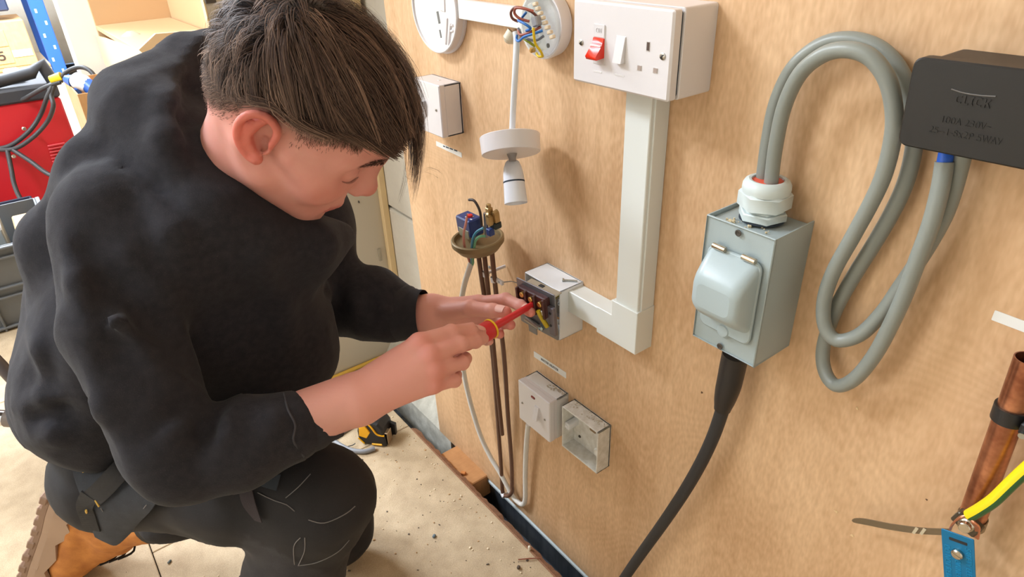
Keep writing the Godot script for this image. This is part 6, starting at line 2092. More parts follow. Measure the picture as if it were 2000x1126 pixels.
	for s in [[Vector3(0.0828, 0.4863, 0.4774), Vector3(0.0907, 0.484, 0.4588), Vector3(0.0918, 0.4844, 0.4408), Vector3(0.0882, 0.4853, 0.4242)], [Vector3(0.0637, 0.4056, 0.5004), Vector3(0.0772, 0.41, 0.4798), Vector3(0.0876, 0.4208, 0.4568), Vector3(0.0908, 0.4288, 0.439)], [Vector3(0.0767, 0.4702, 0.4939), Vector3(0.0723, 0.4461, 0.4996), Vector3(0.0601, 0.4078, 0.5052)], [Vector3(0.0815, 0.4688, 0.4885), Vector3(0.077, 0.4438, 0.4942), Vector3(0.065, 0.4078, 0.4992)], [Vector3(0.0171, 0.5084, 0.5154), Vector3(0.0377, 0.5065, 0.5027), Vector3(0.0559, 0.5046, 0.4912), Vector3(0.0671, 0.4986, 0.4874)], [Vector3(0.0509, 0.5108, 0.488), Vector3(0.0535, 0.5188, 0.4716), Vector3(0.0519, 0.5244, 0.4537)]]:
		b = MB.new()
		b.tube(spline(laid_on(net, s, 0.0004), 5), 0.0006, 6)
		commit(b, "stitching", thread, t)
	# cuff end and loose threads at the kneeling leg
	b = MB.new()
	b.tube(spline([Vector3(-0.3087, 0.2381, 0.5842), Vector3(-0.3051, 0.2329, 0.5882), Vector3(-0.3011, 0.2252, 0.5863)], 4), 0.0013, 6)
	b.tube(spline([Vector3(-0.2947, 0.2365, 0.5667), Vector3(-0.2883, 0.232, 0.5663), Vector3(-0.2839, 0.2257, 0.5625)], 4), 0.0013, 6)
	commit(b, "loose_thread", gold, t)

var head_v := PackedVector3Array()
var head_n := PackedVector3Array()

const HEAD := Transform3D(Basis(Vector3(-0.7012, 0.1533, -0.6963), Vector3(0.59, 0.673, -0.446), Vector3(0.4002, -0.7236, -0.5624)), Vector3(-0.0648, 0.9112, 0.3483))

func hair_line(z: float) -> float:
	# lower border of the long hair on the sides, against z along the skull
	if z > -0.015: return lerpf(0.052, 0.066, smoothstep(-0.015, 0.06, z))
	return lerpf(-0.005, 0.052, smoothstep(-0.085, -0.015, z))

var skin_noise := fold_noise(17, 45.0, 3)

func skin_tint(q: Vector3) -> Color:
	var base := Color(0.885, 0.63, 0.575).srgb_to_linear()
	var c := base
	var pink := Color(0.82, 0.48, 0.42).srgb_to_linear()
	c = c.lerp(pink, 0.10 + 0.16 * skin_noise.get_noise_3dv(q))
	var side := absf(q.x)
	# ears: blood-red rims
	var er := Vector2(q.z + 0.014, q.y - 0.004).length()
	c = c.lerp(Color(0.88, 0.44, 0.38).srgb_to_linear(), 0.7 * smoothstep(0.0758, 0.081, side) * (1.0 - smoothstep(0.034, 0.042, er)))
	# cheeks, nose, lips
	var cheek := Vector3(0.046, -0.015, 0.062)
	c = c.lerp(pink, 0.55 * (1.0 - smoothstep(0.01, 0.04, (Vector3(side, q.y, q.z) - cheek).length())))
	c = c.lerp(pink, 0.6 * (1.0 - smoothstep(0.006, 0.02, (q - Vector3(0, -0.013, 0.113)).length())))
	if q.z > 0.082 and side < 0.021:
		var l := 1.0 - smoothstep(0.005, 0.010, absf(q.y + 0.0612))
		c = c.lerp(Color(0.78, 0.44, 0.42).srgb_to_linear(), 0.85 * l)
	# clipped hair on the sides and nape: dyed by the stubble itself
	if q.z < 0.07:
		var hl := hair_line(q.z)
		var lowest := hl - (0.042 if q.z < 0.01 else lerpf(0.042, 0.016, smoothstep(0.01, 0.06, q.z)))
		var k := smoothstep(lowest, hl + 0.004, q.y)
		if q.y < -0.03 - 0.0 and q.z > -0.06: k = 0.0
		k *= 1.0 - 0.85 * smoothstep(0.0758, 0.081, side) * (1.0 - smoothstep(0.036, 0.044, Vector2(q.z + 0.014, q.y - 0.004).length()))
		c = c.lerp(Color(0.42, 0.34, 0.29).srgb_to_linear(), k * 0.9)
		c = c.lerp(Color(0.17, 0.13, 0.11).srgb_to_linear(), smoothstep(hl + 0.004, hl + 0.016, q.y))
	elif q.y > 0.078:
		c = Color(0.17, 0.13, 0.11).srgb_to_linear()
	return c

func build_body(p: Node3D) -> void:
	var s := NetMesh.new()
	# --- head in its own frame: x to the person's left, y up, z forward
	var f := SDF.new()
	var fx := Vector3(1, 0, 0)
	f.wide(Vector3(0, 0.047, -0.022), Vector3(0, 0.047, 0.014), 0.078, 0.076, 0.02, fx, 0.94)
	f.wide(Vector3(0, 0.018, -0.045), Vector3(0, 0.02, -0.03), 0.060, 0.062, 0.03, fx, 1.0)
	f.wide(Vector3(0, 0.040, 0.022), Vector3(0, 0.020, 0.030), 0.068, 0.060, 0.03, fx, 0.93)
	f.wide(Vector3(0, -0.005, 0.038), Vector3(0, -0.045, 0.043), 0.056, 0.045, 0.025, fx, 1.02)
	for x in [-1.0, 1.0]:
		f.cap(Vector3(x * 0.046, -0.045, 0.012), Vector3(x * 0.013, -0.079, 0.064), 0.023, 0.0150, 0.02)
		f.ball(Vector3(x * 0.038, -0.020, 0.057), 0.028, 0.025)
		f.cap(Vector3(x * 0.052, -0.002, 0.052), Vector3(x * 0.062, 0.002, 0.02), 0.014, 0.012, 0.02)
		f.cap(Vector3(x * 0.012, 0.035, 0.084), Vector3(x * 0.044, 0.036, 0.066), 0.013, 0.011, 0.02)
	f.ball(Vector3(0, -0.0850, 0.0650), 0.0165, 0.02)
	f.cap(Vector3(0, -0.060, 0.055), Vector3(0, -0.050, 0.075), 0.032, 0.022, 0.02)
	# eye sockets, lids
	for x in [-1.0, 1.0]:
		f.cut(Vector3(x * 0.026, 0.016, 0.104), Vector3(x * 0.046, 0.016, 0.094), 0.017, 0.016, 0.016)
		f.ball(Vector3(x * 0.032, 0.014, 0.0715), 0.0150, 0.005)
		f.cut(Vector3(x * 0.020, 0.023, 0.0905), Vector3(x * 0.044, 0.022, 0.0805), 0.0016, 0.0016, 0.004)
	# nose
	f.cap(Vector3(0, 0.026, 0.0885), Vector3(0, -0.008, 0.104), 0.0075, 0.0105, 0.014)
	f.ball(Vector3(0, -0.0115, 0.1065), 0.0112, 0.010)
	for x in [-1.0, 1.0]:
		f.ball(Vector3(x * 0.0115, -0.0175, 0.0985), 0.0082, 0.006)
		f.cut(Vector3(x * 0.006, -0.0275, 0.100), Vector3(x * 0.006, -0.021, 0.100), 0.0034, 0.003, 0.003)
		f.cut(Vector3(x * 0.020, -0.013, 0.101), Vector3(x * 0.026, -0.036, 0.093), 0.003, 0.003, 0.008)
	# lips
	for x in [-1.0, 1.0]:
		f.cap(Vector3(x * 0.017, -0.0600, 0.0855), Vector3(0, -0.0560, 0.0940), 0.0048, 0.0062, 0.006)
		f.cap(Vector3(x * 0.014, -0.0655, 0.0845), Vector3(0, -0.0670, 0.0905), 0.0050, 0.0068, 0.006)
		f.cut(Vector3(x * 0.022, -0.0620, 0.0900), Vector3(0, -0.0612, 0.1015), 0.0012, 0.0012, 0.003)
	f.cut(Vector3(-0.012, -0.0775, 0.0975), Vector3(0.012, -0.0775, 0.0975), 0.006, 0.006, 0.012)
	# neck
	var nk: Vector3 = HEAD.affine_inverse() * Vector3(-0.1622, 0.82, 0.4071)
	var thr: Vector3 = HEAD.affine_inverse() * Vector3(-0.118, 0.8, 0.3592)
	f.wide(Vector3(0, -0.005, -0.030), nk, 0.054, 0.058, 0.03, fx, 1.08)
	f.cap(Vector3(0, -0.050, 0.020), thr, 0.036, 0.040, 0.03)
	for x in [-1.0, 1.0]:
		f.cap(Vector3(x * 0.058, -0.022, -0.022), thr + Vector3(x * 0.015, 0, 0), 0.013, 0.012, 0.02)
	# ears
	for x in [-1.0, 1.0]:
		var e := func(z: float, y: float, o: float) -> Vector3:
			# tilted back: rotate in the z-y plane, then stand out from the head
			var r := Vector2(z, y).rotated(0.30)
			return Vector3(x * (0.0735 + o), r.y + 0.004, r.x - 0.012)
		var hel := [e.call(0.010, -0.002, 0.004), e.call(0.014, 0.014, 0.004), e.call(0.009, 0.027, 0.007), e.call(-0.002, 0.033, 0.011), e.call(-0.014, 0.029, 0.015), e.call(-0.021, 0.016, 0.017), e.call(-0.020, 0.000, 0.015), e.call(-0.014, -0.014, 0.011), e.call(-0.006, -0.023, 0.008)]
		var hs := spline(hel, 3)
		for i in hs.size() - 1:
			f.cap(hs[i], hs[i + 1], 0.0040, 0.0040, 0.002)
		f.chain([e.call(-0.004, 0.022, 0.007), e.call(-0.012, 0.010, 0.010), e.call(-0.011, -0.004, 0.009), e.call(-0.004, -0.011, 0.007)], [0.003, 0.0042, 0.004, 0.0042], 0.004)
		f.chain([e.call(0.0, 0.026, 0.003), e.call(-0.012, 0.014, 0.006), e.call(-0.012, -0.004, 0.005), e.call(-0.004, -0.014, 0.002)], [0.004, 0.006, 0.006, 0.006], 0.006)
		f.ball(e.call(0.001, -0.022, 0.006), 0.0072, 0.004)
		f.cap(e.call(0.009, -0.006, 0.003), e.call(0.008, -0.011, 0.003), 0.0042, 0.0040, 0.004)
		f.cut(e.call(0.000, 0.002, 0.007), e.call(0.003, -0.006, 0.005), 0.0074, 0.0066, 0.003)
		f.cut(e.call(0.003, -0.002, -0.004), e.call(0.003, -0.002, 0.006), 0.0038, 0.004, 0.003)
	s.add(f, Vector3(-0.115, -0.20, -0.17), Vector3(0.115, 0.14, 0.14), 0.0026, HEAD, skin_tint)
	head_v = s.V.duplicate()
	head_n = s.Nn.duplicate()
	# --- hands
	build_hands(s)
	# --- the rest of the body, under the clothes
	var g := SDF.new()
	g.wide(Vector3(-0.2711, 0.5, 0.6014), Vector3(-0.2294, 0.66, 0.5324), 0.08, 0.09, 0.03, RGT, 1.2)
	g.wide(Vector3(-0.2294, 0.66, 0.5324), Vector3(-0.1792, 0.76, 0.4447), 0.09, 0.075, 0.03, RGT, 1.2)
	g.cap(Vector3(-0.2492, 0.78, 0.3639), Vector3(-0.122, 0.78, 0.4771), 0.045, 0.045, 0.05)
	g.cap(Vector3(-0.1707, 0.78, 0.4259), Vector3(-0.1622, 0.84, 0.4071), 0.06, 0.052, 0.03)
	g.chain([Vector3(-0.122, 0.78, 0.4771), Vector3(-0.1525, 0.8163, 0.5437), Vector3(-0.0041, 0.5938, 0.576), Vector3(0.0358, 0.5922, 0.4651), Vector3(0.0634, 0.6075, 0.3839)], [0.045, 0.040, 0.034, 0.030, 0.0265], 0.02)
	g.chain([Vector3(-0.3074, 0.8, 0.2924), Vector3(-0.311, 0.5398, 0.297), Vector3(-0.1877, 0.5507, 0.2164), Vector3(-0.1323, 0.5498, 0.1713)], [0.044, 0.040, 0.034, 0.0275], 0.02)
	g.chain([Vector3(-0.2221, 0.4406, 0.6407), Vector3(0.0243, 0.4578, 0.4452), Vector3(-0.0823, 0.15, 0.5721), Vector3(-0.0451, 0.09, 0.525)], [0.05, 0.042, 0.034, 0.026], 0.03)
	g.chain([Vector3(-0.3555, 0.4406, 0.5353), Vector3(-0.2601, 0.085, 0.3616), Vector3(-0.3582, 0.1789, 0.5337), Vector3(-0.3765, 0.19, 0.5867), Vector3(-0.5008, 0.1466, 0.7062), Vector3(-0.5507, 0.0777, 0.7694)], [0.05, 0.045, 0.036, 0.030, 0.026, 0.022], 0.02)
	s.add(g, Vector3(-0.8042, 0, 0.0638), Vector3(0.4958, 0.95, 1.0638), 0.011, Transform3D.IDENTITY, func(_q: Vector3) -> Color: return Color(0.885, 0.63, 0.575).srgb_to_linear())
	var m := mat("skin", Color(1, 1, 1), 0.58, 0.0, {"vertex_color_use_as_albedo": true, "subsurf_scatter_enabled": true, "subsurf_scatter_strength": 0.12})
	bump(m, tex.fine, 0.006, Vector3(14, 14, 14))
	var o := s.commit("body", m, p, origin_of(p))
	o.set_meta("label", "fair skin of the face, neck and hands")
	# finger nails: thin curved plates let into the finger ends
	var nail := mat("finger_nail", Color(0.93, 0.72, 0.67), 0.35)
	for q in [[Vector3(0.0524, 0.6285, 0.2118), Vector3(0.0404, 0.6133, 0.1922), Vector3(0.0664, 0.654, 0.2187), 0.0054, 0.0078], [Vector3(-0.0137, 0.5929, 0.1241), Vector3(0.0003, 0.5953, 0.1204), Vector3(0.0113, 0.621, 0.1311), 0.0064, 0.0094], [Vector3(0.0054, 0.5922, 0.0893), Vector3(0.0192, 0.5914, 0.0888), Vector3(0.0304, 0.6184, 0.0981), 0.0054, 0.0080]]:
		var fx2: Vector3 = (q[1] - q[0]).normalized()
		var up2: Vector3 = (q[2] - (q[0] + q[1]) * 0.5)
		up2 = (up2 - fx2 * up2.dot(fx2)).normalized()
		q[0] += up2 * q[4]
		q[1] += up2 * (q[4] - 0.0012)
		var sd := fx2.cross(up2)
		var rows := []
		for i in 6:
			var r := []
			for j in 7:
				var a := (j - 3) / 3.0
				var w: float = q[3] * (1.0 - 0.25 * pow(absf(i / 2.5 - 1.0), 3.0))
				r.append(q[0].lerp(q[1], i / 5.0) + sd * w * sin(a * 1.1) / sin(1.1) + up2 * (w * 0.55 * (cos(a * 1.1) - 1.0)))
			rows.append(r)
		cloth_patch(rows, 0.0007, nail, o, "finger_nail")

func finger(f: SDF, pts: Array, r: Array) -> void:
	for i in pts.size() - 1:
		f.cap(pts[i], pts[i + 1], r[i], r[i + 1], 0.006 if i == 0 else 0.003)
		if i > 0:
			f.ball(pts[i], r[i] * 1.04, 0.004)

func build_hands(s: NetMesh) -> void:
	# right hand round the screwdriver handle
	var f := SDF.new()
	var w := Vector3(0.0634, 0.6075, 0.3839)
	var mi := Vector3(0.0684, 0.6574, 0.2999)
	var mm := Vector3(0.0871, 0.6472, 0.2981)
	var mr := Vector3(0.0968, 0.6322, 0.2993)
	var mp := Vector3(0.0998, 0.6144, 0.3046)
	f.cap(Vector3(0.0401, 0.5971, 0.4411), w, 0.0285, 0.0270, 0.02)
	f.cap(Vector3(0.0374, 0.6033, 0.4387), Vector3(0.0553, 0.6162, 0.3865), 0.025, 0.023, 0.02)
	for q in [[mi, 0.0112], [mm, 0.0115], [mr, 0.0112], [mp, 0.0108]]:
		f.cap(w, q[0], 0.022, q[1], 0.011)
	f.cap(Vector3(0.0585, 0.6264, 0.353), Vector3(0.0517, 0.6346, 0.3059), 0.016, 0.014, 0.02)
	finger(f, [mi, Vector3(0.0677, 0.6519, 0.2538), Vector3(0.0556, 0.633, 0.2186), Vector3(0.0387, 0.6116, 0.1903)], [0.0106, 0.0091, 0.0082, 0.0070])
	finger(f, [mm, Vector3(0.0833, 0.6406, 0.2515), Vector3(0.0691, 0.6241, 0.2205), Vector3(0.0482, 0.6053, 0.1932)], [0.0108, 0.0094, 0.0086, 0.0072])
	finger(f, [mr, Vector3(0.0905, 0.6184, 0.2552), Vector3(0.0695, 0.6051, 0.2383), Vector3(0.0527, 0.6055, 0.2413)], [0.0102, 0.0084, 0.0080, 0.0072])
	finger(f, [mp, Vector3(0.0973, 0.6031, 0.2724), Vector3(0.0786, 0.5945, 0.2594), Vector3(0.0604, 0.598, 0.2613)], [0.0100, 0.0076, 0.0070, 0.0062])
	# thumb on the far side of the handle
	finger(f, [Vector3(0.0527, 0.6202, 0.3474), Vector3(0.0351, 0.6283, 0.2859), Vector3(0.0182, 0.6134, 0.2261), Vector3(0.0095, 0.5992, 0.1836)], [0.016, 0.0125, 0.0105, 0.0085])
	# nails
	f.cut(Vector3(0.046, 0.6241, 0.1995), Vector3(0.0401, 0.6156, 0.1884), 0.0022, 0.0020, 0.0015)
	var tint := func(q: Vector3) -> Color:
		var c := Color(0.885, 0.63, 0.575).srgb_to_linear()
		var red := Color(0.86, 0.44, 0.38).srgb_to_linear()
		for k in [mi, mm, mr, mp]:
			c = c.lerp(red, 0.42 * (1.0 - smoothstep(0.006, 0.020, q.distance_to(k))))
		return c
	s.add(f, Vector3(-0.1103, 0.5001, 0.1824), Vector3(0.2097, 0.7301, 0.4624), 0.0024, Transform3D.IDENTITY, tint)
	# left hand pinching the plate
	var g := SDF.new()
	w = Vector3(-0.1323, 0.5498, 0.1713)
	var li := Vector3(-0.0788, 0.5723, 0.1158)
	var lm := Vector3(-0.0817, 0.555, 0.1229)
	var lr := Vector3(-0.089, 0.5387, 0.129)
	var lp := Vector3(-0.095, 0.5259, 0.1377)
	g.cap(Vector3(-0.1712, 0.547, 0.2073), w, 0.030, 0.0285, 0.02)
	g.cap(Vector3(-0.1642, 0.5425, 0.2118), Vector3(-0.124, 0.5419, 0.1773), 0.026, 0.024, 0.02)
	for q in [[li, 0.0135], [lm, 0.0125], [lr, 0.012], [lp, 0.0115]]:
		g.cap(w, q[0], 0.023, q[1], 0.016)
	finger(g, [li, Vector3(-0.0361, 0.5901, 0.0932), Vector3(-0.0031, 0.5919, 0.0894), Vector3(0.018, 0.5909, 0.0889)], [0.0112, 0.0092, 0.0086, 0.0078])
	finger(g, [lm, Vector3(-0.0444, 0.5558, 0.1044), Vector3(-0.0185, 0.5623, 0.1078), Vector3(0.0005, 0.5702, 0.1132)], [0.0115, 0.0092, 0.0084, 0.0078])
	finger(g, [lr, Vector3(-0.0521, 0.537, 0.1137), Vector3(-0.0307, 0.5435, 0.1172), Vector3(-0.0151, 0.5501, 0.1226)], [0.011, 0.0088, 0.008, 0.0074])
	finger(g, [lp, Vector3(-0.0662, 0.5192, 0.1246), Vector3(-0.0494, 0.522, 0.1244), Vector3(-0.037, 0.5277, 0.1272)], [0.010, 0.008, 0.0072, 0.0066])
	finger(g, [Vector3(-0.1055, 0.5616, 0.1622), Vector3(-0.0596, 0.5829, 0.1436), Vector3(-0.0222, 0.5906, 0.1283), Vector3(-0.0011, 0.5943, 0.1194)], [0.016, 0.0122, 0.0102, 0.0090])
	var tint2 := func(q: Vector3) -> Color:
		var c := Color(0.885, 0.63, 0.575).srgb_to_linear()
		var red := Color(0.86, 0.44, 0.38).srgb_to_linear()
		for k in [Vector3(0.0182, 0.5927, 0.0909), Vector3(0.0005, 0.5702, 0.1132), Vector3(-0.0151, 0.5501, 0.1226), Vector3(-0.0007, 0.5942, 0.1188)]:
			c = c.lerp(red, 0.55 * (1.0 - smoothstep(0.006, 0.024, q.distance_to(k))))
		return c
	s.add(g, Vector3(-0.2112, 0.4815, 0.015), Vector3(0.0788, 0.6515, 0.275), 0.0024, Transform3D.IDENTITY, tint2)

func build_screwdriver() -> void:
	var tip := Vector3(0.0122, 0.5982, 0.0742)
	var col := Vector3(0.0285, 0.6005, 0.1664)
	var d := (tip - col).normalized()
	var t := thing("screwdriver", col, "red insulated screwdriver with yellow ring held in the right hand", "screwdriver")
	var red := mat("driver_red", rgb(206, 38, 44), 0.35)
	var b := MB.new()
	var L := (tip - col).length()
	var xf := frame(col, d)
	b.lathe([[0.0062, 0.002], [0.0056, 0.010], [0.0050, L * 0.6], [0.0047, L * 0.94], [0.0040, L * 0.985], [0.0015, L]], xf, 24)
	commit(b, "insulated_shaft", red, t)
	b = MB.new()
	b.lathe([[0.006, -0.056], [0.0098, -0.053], [0.0110, -0.048], [0.0112, -0.043], [0.0118, -0.036], [0.0135, -0.022], [0.0140, -0.012], [0.0136, -0.004], [0.0120, 0.0], [0.0075, 0.003], [0.0062, 0.005]], xf, 28)
	commit(b, "handle", red, t)
	b = MB.new()
	b.lathe([[0.0136, -0.0032], [0.0146, -0.0028], [0.0146, -0.0006], [0.0128, 0.0]], xf, 32, false)
	commit(b, "guard_ring", mat("ring_yellow", rgb(246, 196, 36), 0.35), t)
	b = MB.new()
	b.tube([tip - d * 0.002, tip + d * 0.006], [0.0028, 0.0016], 8)
	commit(b, "blade", mat("blade_dark", rgb(60, 64, 66), 0.35, 0.9), t)

class Strands:
	var V := PackedVector3Array()
	var Nn := PackedVector3Array()
	var C := PackedColorArray()
	var I := PackedInt32Array()
	func strand(pts: Array, nrm: Array, w0: float, w1: float, col: Color) -> void:
		var m := pts.size()
		var base := V.size()
		for i in m:
			var d: Vector3 = pts[mini(i + 1, m - 1)] - pts[maxi(i - 1, 0)]
			var side := d.cross(nrm[i]).normalized()
			var w := lerpf(w0, w1, pow(float(i) / (m - 1), 1.5)) * 0.5
			V.append(pts[i] - side * w)
			V.append(pts[i] + side * w)
			Nn.append((nrm[i] - side * 0.5).normalized())
			Nn.append((nrm[i] + side * 0.5).normalized())
			C.append(col)
			C.append(col)
			if i > 0:
				var a := base + i * 2
				I.append_array([a - 2, a, a - 1, a - 1, a, a + 1])
	func commit(called: String, m: Material, parent: Node, xf: Transform3D, off: Vector3) -> MeshInstance3D:
		for i in V.size():
			V[i] = xf * V[i] - off
			Nn[i] = xf.basis * Nn[i]
		var arr := []
		arr.resize(Mesh.ARRAY_MAX)
		arr[Mesh.ARRAY_VERTEX] = V
		arr[Mesh.ARRAY_NORMAL] = Nn
		arr[Mesh.ARRAY_COLOR] = C
		arr[Mesh.ARRAY_INDEX] = I
		var am := ArrayMesh.new()
		am.add_surface_from_arrays(Mesh.PRIMITIVE_TRIANGLES, arr)
		am.surface_set_material(0, m)
		var mi := MeshInstance3D.new()
		mi.name = called
		mi.mesh = am
		parent.add_child(mi, true)
		return mi

const SKC := Vector3(0, 0.047, -0.004)
const SKR := Vector3(0.0735, 0.079, 0.096)

func hair_colour(rng: RandomNumberGenerator) -> Color:
	var t := rng.randf()
	return Color(0.25, 0.19, 0.165).lerp(Color(0.60, 0.49, 0.42), t * t).srgb_to_linear()

func build_hair(p: Node3D) -> void:
	var rng := RandomNumberGenerator.new()
	rng.seed = 42
	var hm := mat("hair_brown", Color(1, 1, 1), 0.55, 0.0, {"metallic_specular": 0.3, "vertex_color_use_as_albedo": true, "cull_mode": BaseMaterial3D.CULL_DISABLED})
	var grav := HEAD.basis.inverse() * Vector3(0, -1, 0)
	var crown := Vector3(0.004, 0.105, -0.066)
	var s := Strands.new()
	var made := 0
	var tries := 0
	while made < 860 and tries < 20000:
		tries += 1
		var dir := Vector3(rng.randfn(), rng.randfn(), rng.randfn()).normalized()
		var root := SKC + dir * SKR
		if root.y < hair_line(root.z) + 0.003: continue
		if root.z > 0.058 and root.y < 0.088: continue
		if root.z > 0.082: continue
		made += 1
		var back := smoothstep(-0.035, -0.075, root.z)
		var low := 1.0 - smoothstep(0.0, 0.035, root.y - hair_line(root.z))
		var length := lerpf(0.088, 0.036, back) * rng.randf_range(0.8, 1.2)
		length += 0.022 * smoothstep(0.02, 0.07, root.z)
		length *= lerpf(1.0, 0.62, low)
		if root.x < -0.012: length = minf(length, maxf(0.025, (0.098 - root.z) * 1.05))
		var n := 14
		var step := length / (n - 1)
		var layer := rng.randf_range(0.0, 0.010) * (1.0 - 0.8 * low) * (1.0 - 0.5 * back)
		var guide := []
		var norms := []
		var q := root
		var e := (q - SKC) / SKR
		var nr := (e / SKR).normalized()
		var flow := (q - crown)
		flow = (flow - nr * flow.dot(nr)).normalized()
		flow = (flow + Vector3(-0.06 * signf(q.x), -0.1, 0.85 + 1.1 * (1.0 - smoothstep(0.0, 0.05, root.y - hair_line(root.z)))) * (1.0 - back) + Vector3(rng.randfn() * 0.22, rng.randfn() * 0.10, rng.randfn() * 0.16)).normalized()
		var d := (flow + nr * rng.randf_range(0.25, 0.6) * (1.0 - 0.6 * low)).normalized()
		var swirl := rng.randf_range(-0.25, 0.25)
		for i in n:
			guide.append(q)
			e = (q - SKC) / SKR
			nr = (e / SKR).normalized()
			norms.append(nr)
			var t := float(i) / (n - 1)
			var fl := flow - nr * flow.dot(nr)
			var free := smoothstep(0.078, 0.096, q.z) * (1.0 - smoothstep(0.07, 0.10, q.y))
			var want := (fl.normalized() + grav * lerpf(0.22, 1.1, free) + nr.cross(fl) * swirl).normalized()
			d = (d * 0.70 + want * 0.30).normalized()
			q += d * step
			e = (q - SKC) / SKR
			var lift := 1.0 + (0.003 + layer + 0.010 * sin(PI * minf(1.0, t * 1.1)) * (1.0 - 0.75 * low)) / 0.08
			var len := e.length()
			if len < lift: q = SKC + e / len * lift * SKR
			# the sides are combed forward and stay above the clipped part
			if (q.z < 0.088 and q.x < 0.02) or q.x < -0.02:
				var hl := hair_line(q.z) + 0.002 + (1.0 - low) * 0.004 + 0.011 * smoothstep(0.0, 0.06, q.z)
				if q.y < hl:
					q.y = lerpf(q.y, hl, 0.8)
					d.y = maxf(d.y, 0.0)
			elif len > lift + 0.10 and free < 0.3: q = q.lerp(SKC + e / len * (lift + 0.05) * SKR, 0.5)
		var base := hair_colour(rng)
		for k in 12:
			var off := Vector3(rng.randfn(), rng.randfn(), rng.randfn()) * 0.0042
			var cut := rng.randf_range(0.78, 1.05)
			var pts := []
			for i in n:
				var t := float(i) / (n - 1)
				var u := minf(t * cut, 1.0) * (n - 1)
				var a := int(u)
				var g: Vector3 = guide[a].lerp(guide[mini(a + 1, n - 1)], u - a)
				pts.append(g + off * (1.0 - 0.62 * t))
			s.strand(pts, norms, 0.0010, 0.0003, base.lerp(hair_colour(rng), 0.35))
	var h := s.commit("hair", hm, p, HEAD, origin_of(p))
	h.set_meta("label", "swept brown hair with long fringe")
	# clipped sides and nape, eyebrows, lashes
	var f := Strands.new()
	var inv := HEAD.affine_inverse()
	var brow := Strands.new()
	for i in head_v.size():
		var q := inv * head_v[i]
		var n := inv.basis * head_n[i]
		var side := absf(q.x)
		if q.z < 0.066 and q.y > -0.06:
			var hl := hair_line(q.z)
			var depth := 0.042 if q.z < 0.01 else lerpf(0.042, 0.016, smoothstep(0.01, 0.06, q.z))
			var k := (q.y - (hl - depth)) / depth
			if k > 0.05 and k < 1.35 and rng.randf() < 0.25 + 0.75 * k and not (side > 0.072 and q.z > -0.042 and q.z < 0.012 and q.y < 0.042):
				for r in (4 if k > 0.5 else 2):
					var d := (Vector3(0, -0.8, -0.45 if q.z < 0.0 else 0.35) + Vector3(rng.randfn(), rng.randfn(), rng.randfn()) * 0.25)
					d = (d - n * d.dot(n)).normalized()
					var len := lerpf(0.0018, 0.0075, clampf(k, 0, 1)) * rng.randf_range(0.7, 1.2)
					var a := q + Vector3(rng.randfn(), rng.randfn(), rng.randfn()) * 0.0014
					f.strand([a, a + d * len * 0.5 + n * len * 0.2, a + d * len + n * len * 0.22], [n, n, n], 0.00042, 0.0002, hair_colour(rng).lerp(Color(0.52, 0.36, 0.30).srgb_to_linear(), 0.55 * (1.0 - clampf(k, 0.0, 1.0))))
		if q.z > 0.055 and side > 0.010 and side < 0.050:
			var by := 0.0385 + 0.004 * sin((side - 0.010) / 0.04 * PI)
			if absf(q.y - by) < 0.0055 * (1.0 - 0.5 * smoothstep(0.03, 0.05, side)) and rng.randf() < 0.95:
				var d := Vector3(signf(q.x) * 0.9, 0.25 - 0.4 * smoothstep(0.03, 0.05, side), 0) + Vector3(rng.randfn(), rng.randfn(), 0) * 0.15
				d = (d - n * d.dot(n)).normalized()
				brow.strand([q, q + d * 0.003 + n * 0.0009, q + d * 0.0065 + n * 0.001], [n, n, n], 0.0009, 0.0003, hair_colour(rng) * 0.5)
				var q2 := q + Vector3(rng.randfn(), rng.randfn(), 0) * 0.0012 + n * 0.0004
				brow.strand([q2, q2 + d * 0.003 + n * 0.0009, q2 + d * 0.006 + n * 0.001], [n, n, n], 0.0008, 0.0003, hair_colour(rng) * 0.5)
	f.commit("clipped_hair", hm, h, HEAD, origin_of(h))
	for x in [-1.0, 1.0]:
		for k in 40:
			var t := k / 39.0
			var a := Vector3(x * lerpf(0.020, 0.0455, t), lerpf(0.0085, 0.0095, t) - 0.003 * sin(PI * t), lerpf(0.0845, 0.073, t) + 0.003 * sin(PI * t))
			var d := Vector3(x * lerpf(-0.1, 0.55, t), -0.65, 0.75).normalized()
			brow.strand([a, a + d * 0.004, a + d * 0.0075 + Vector3(0, 0.0012, 0.0006)], [Vector3(0, 0.7, 0.7), Vector3(0, 0.7, 0.7), Vector3(0, 0.7, 0.7)], 0.0010, 0.0003, Color(0.10, 0.07, 0.055).srgb_to_linear())
	brow.commit("eyebrows_and_lashes", hm, h, HEAD, origin_of(h))

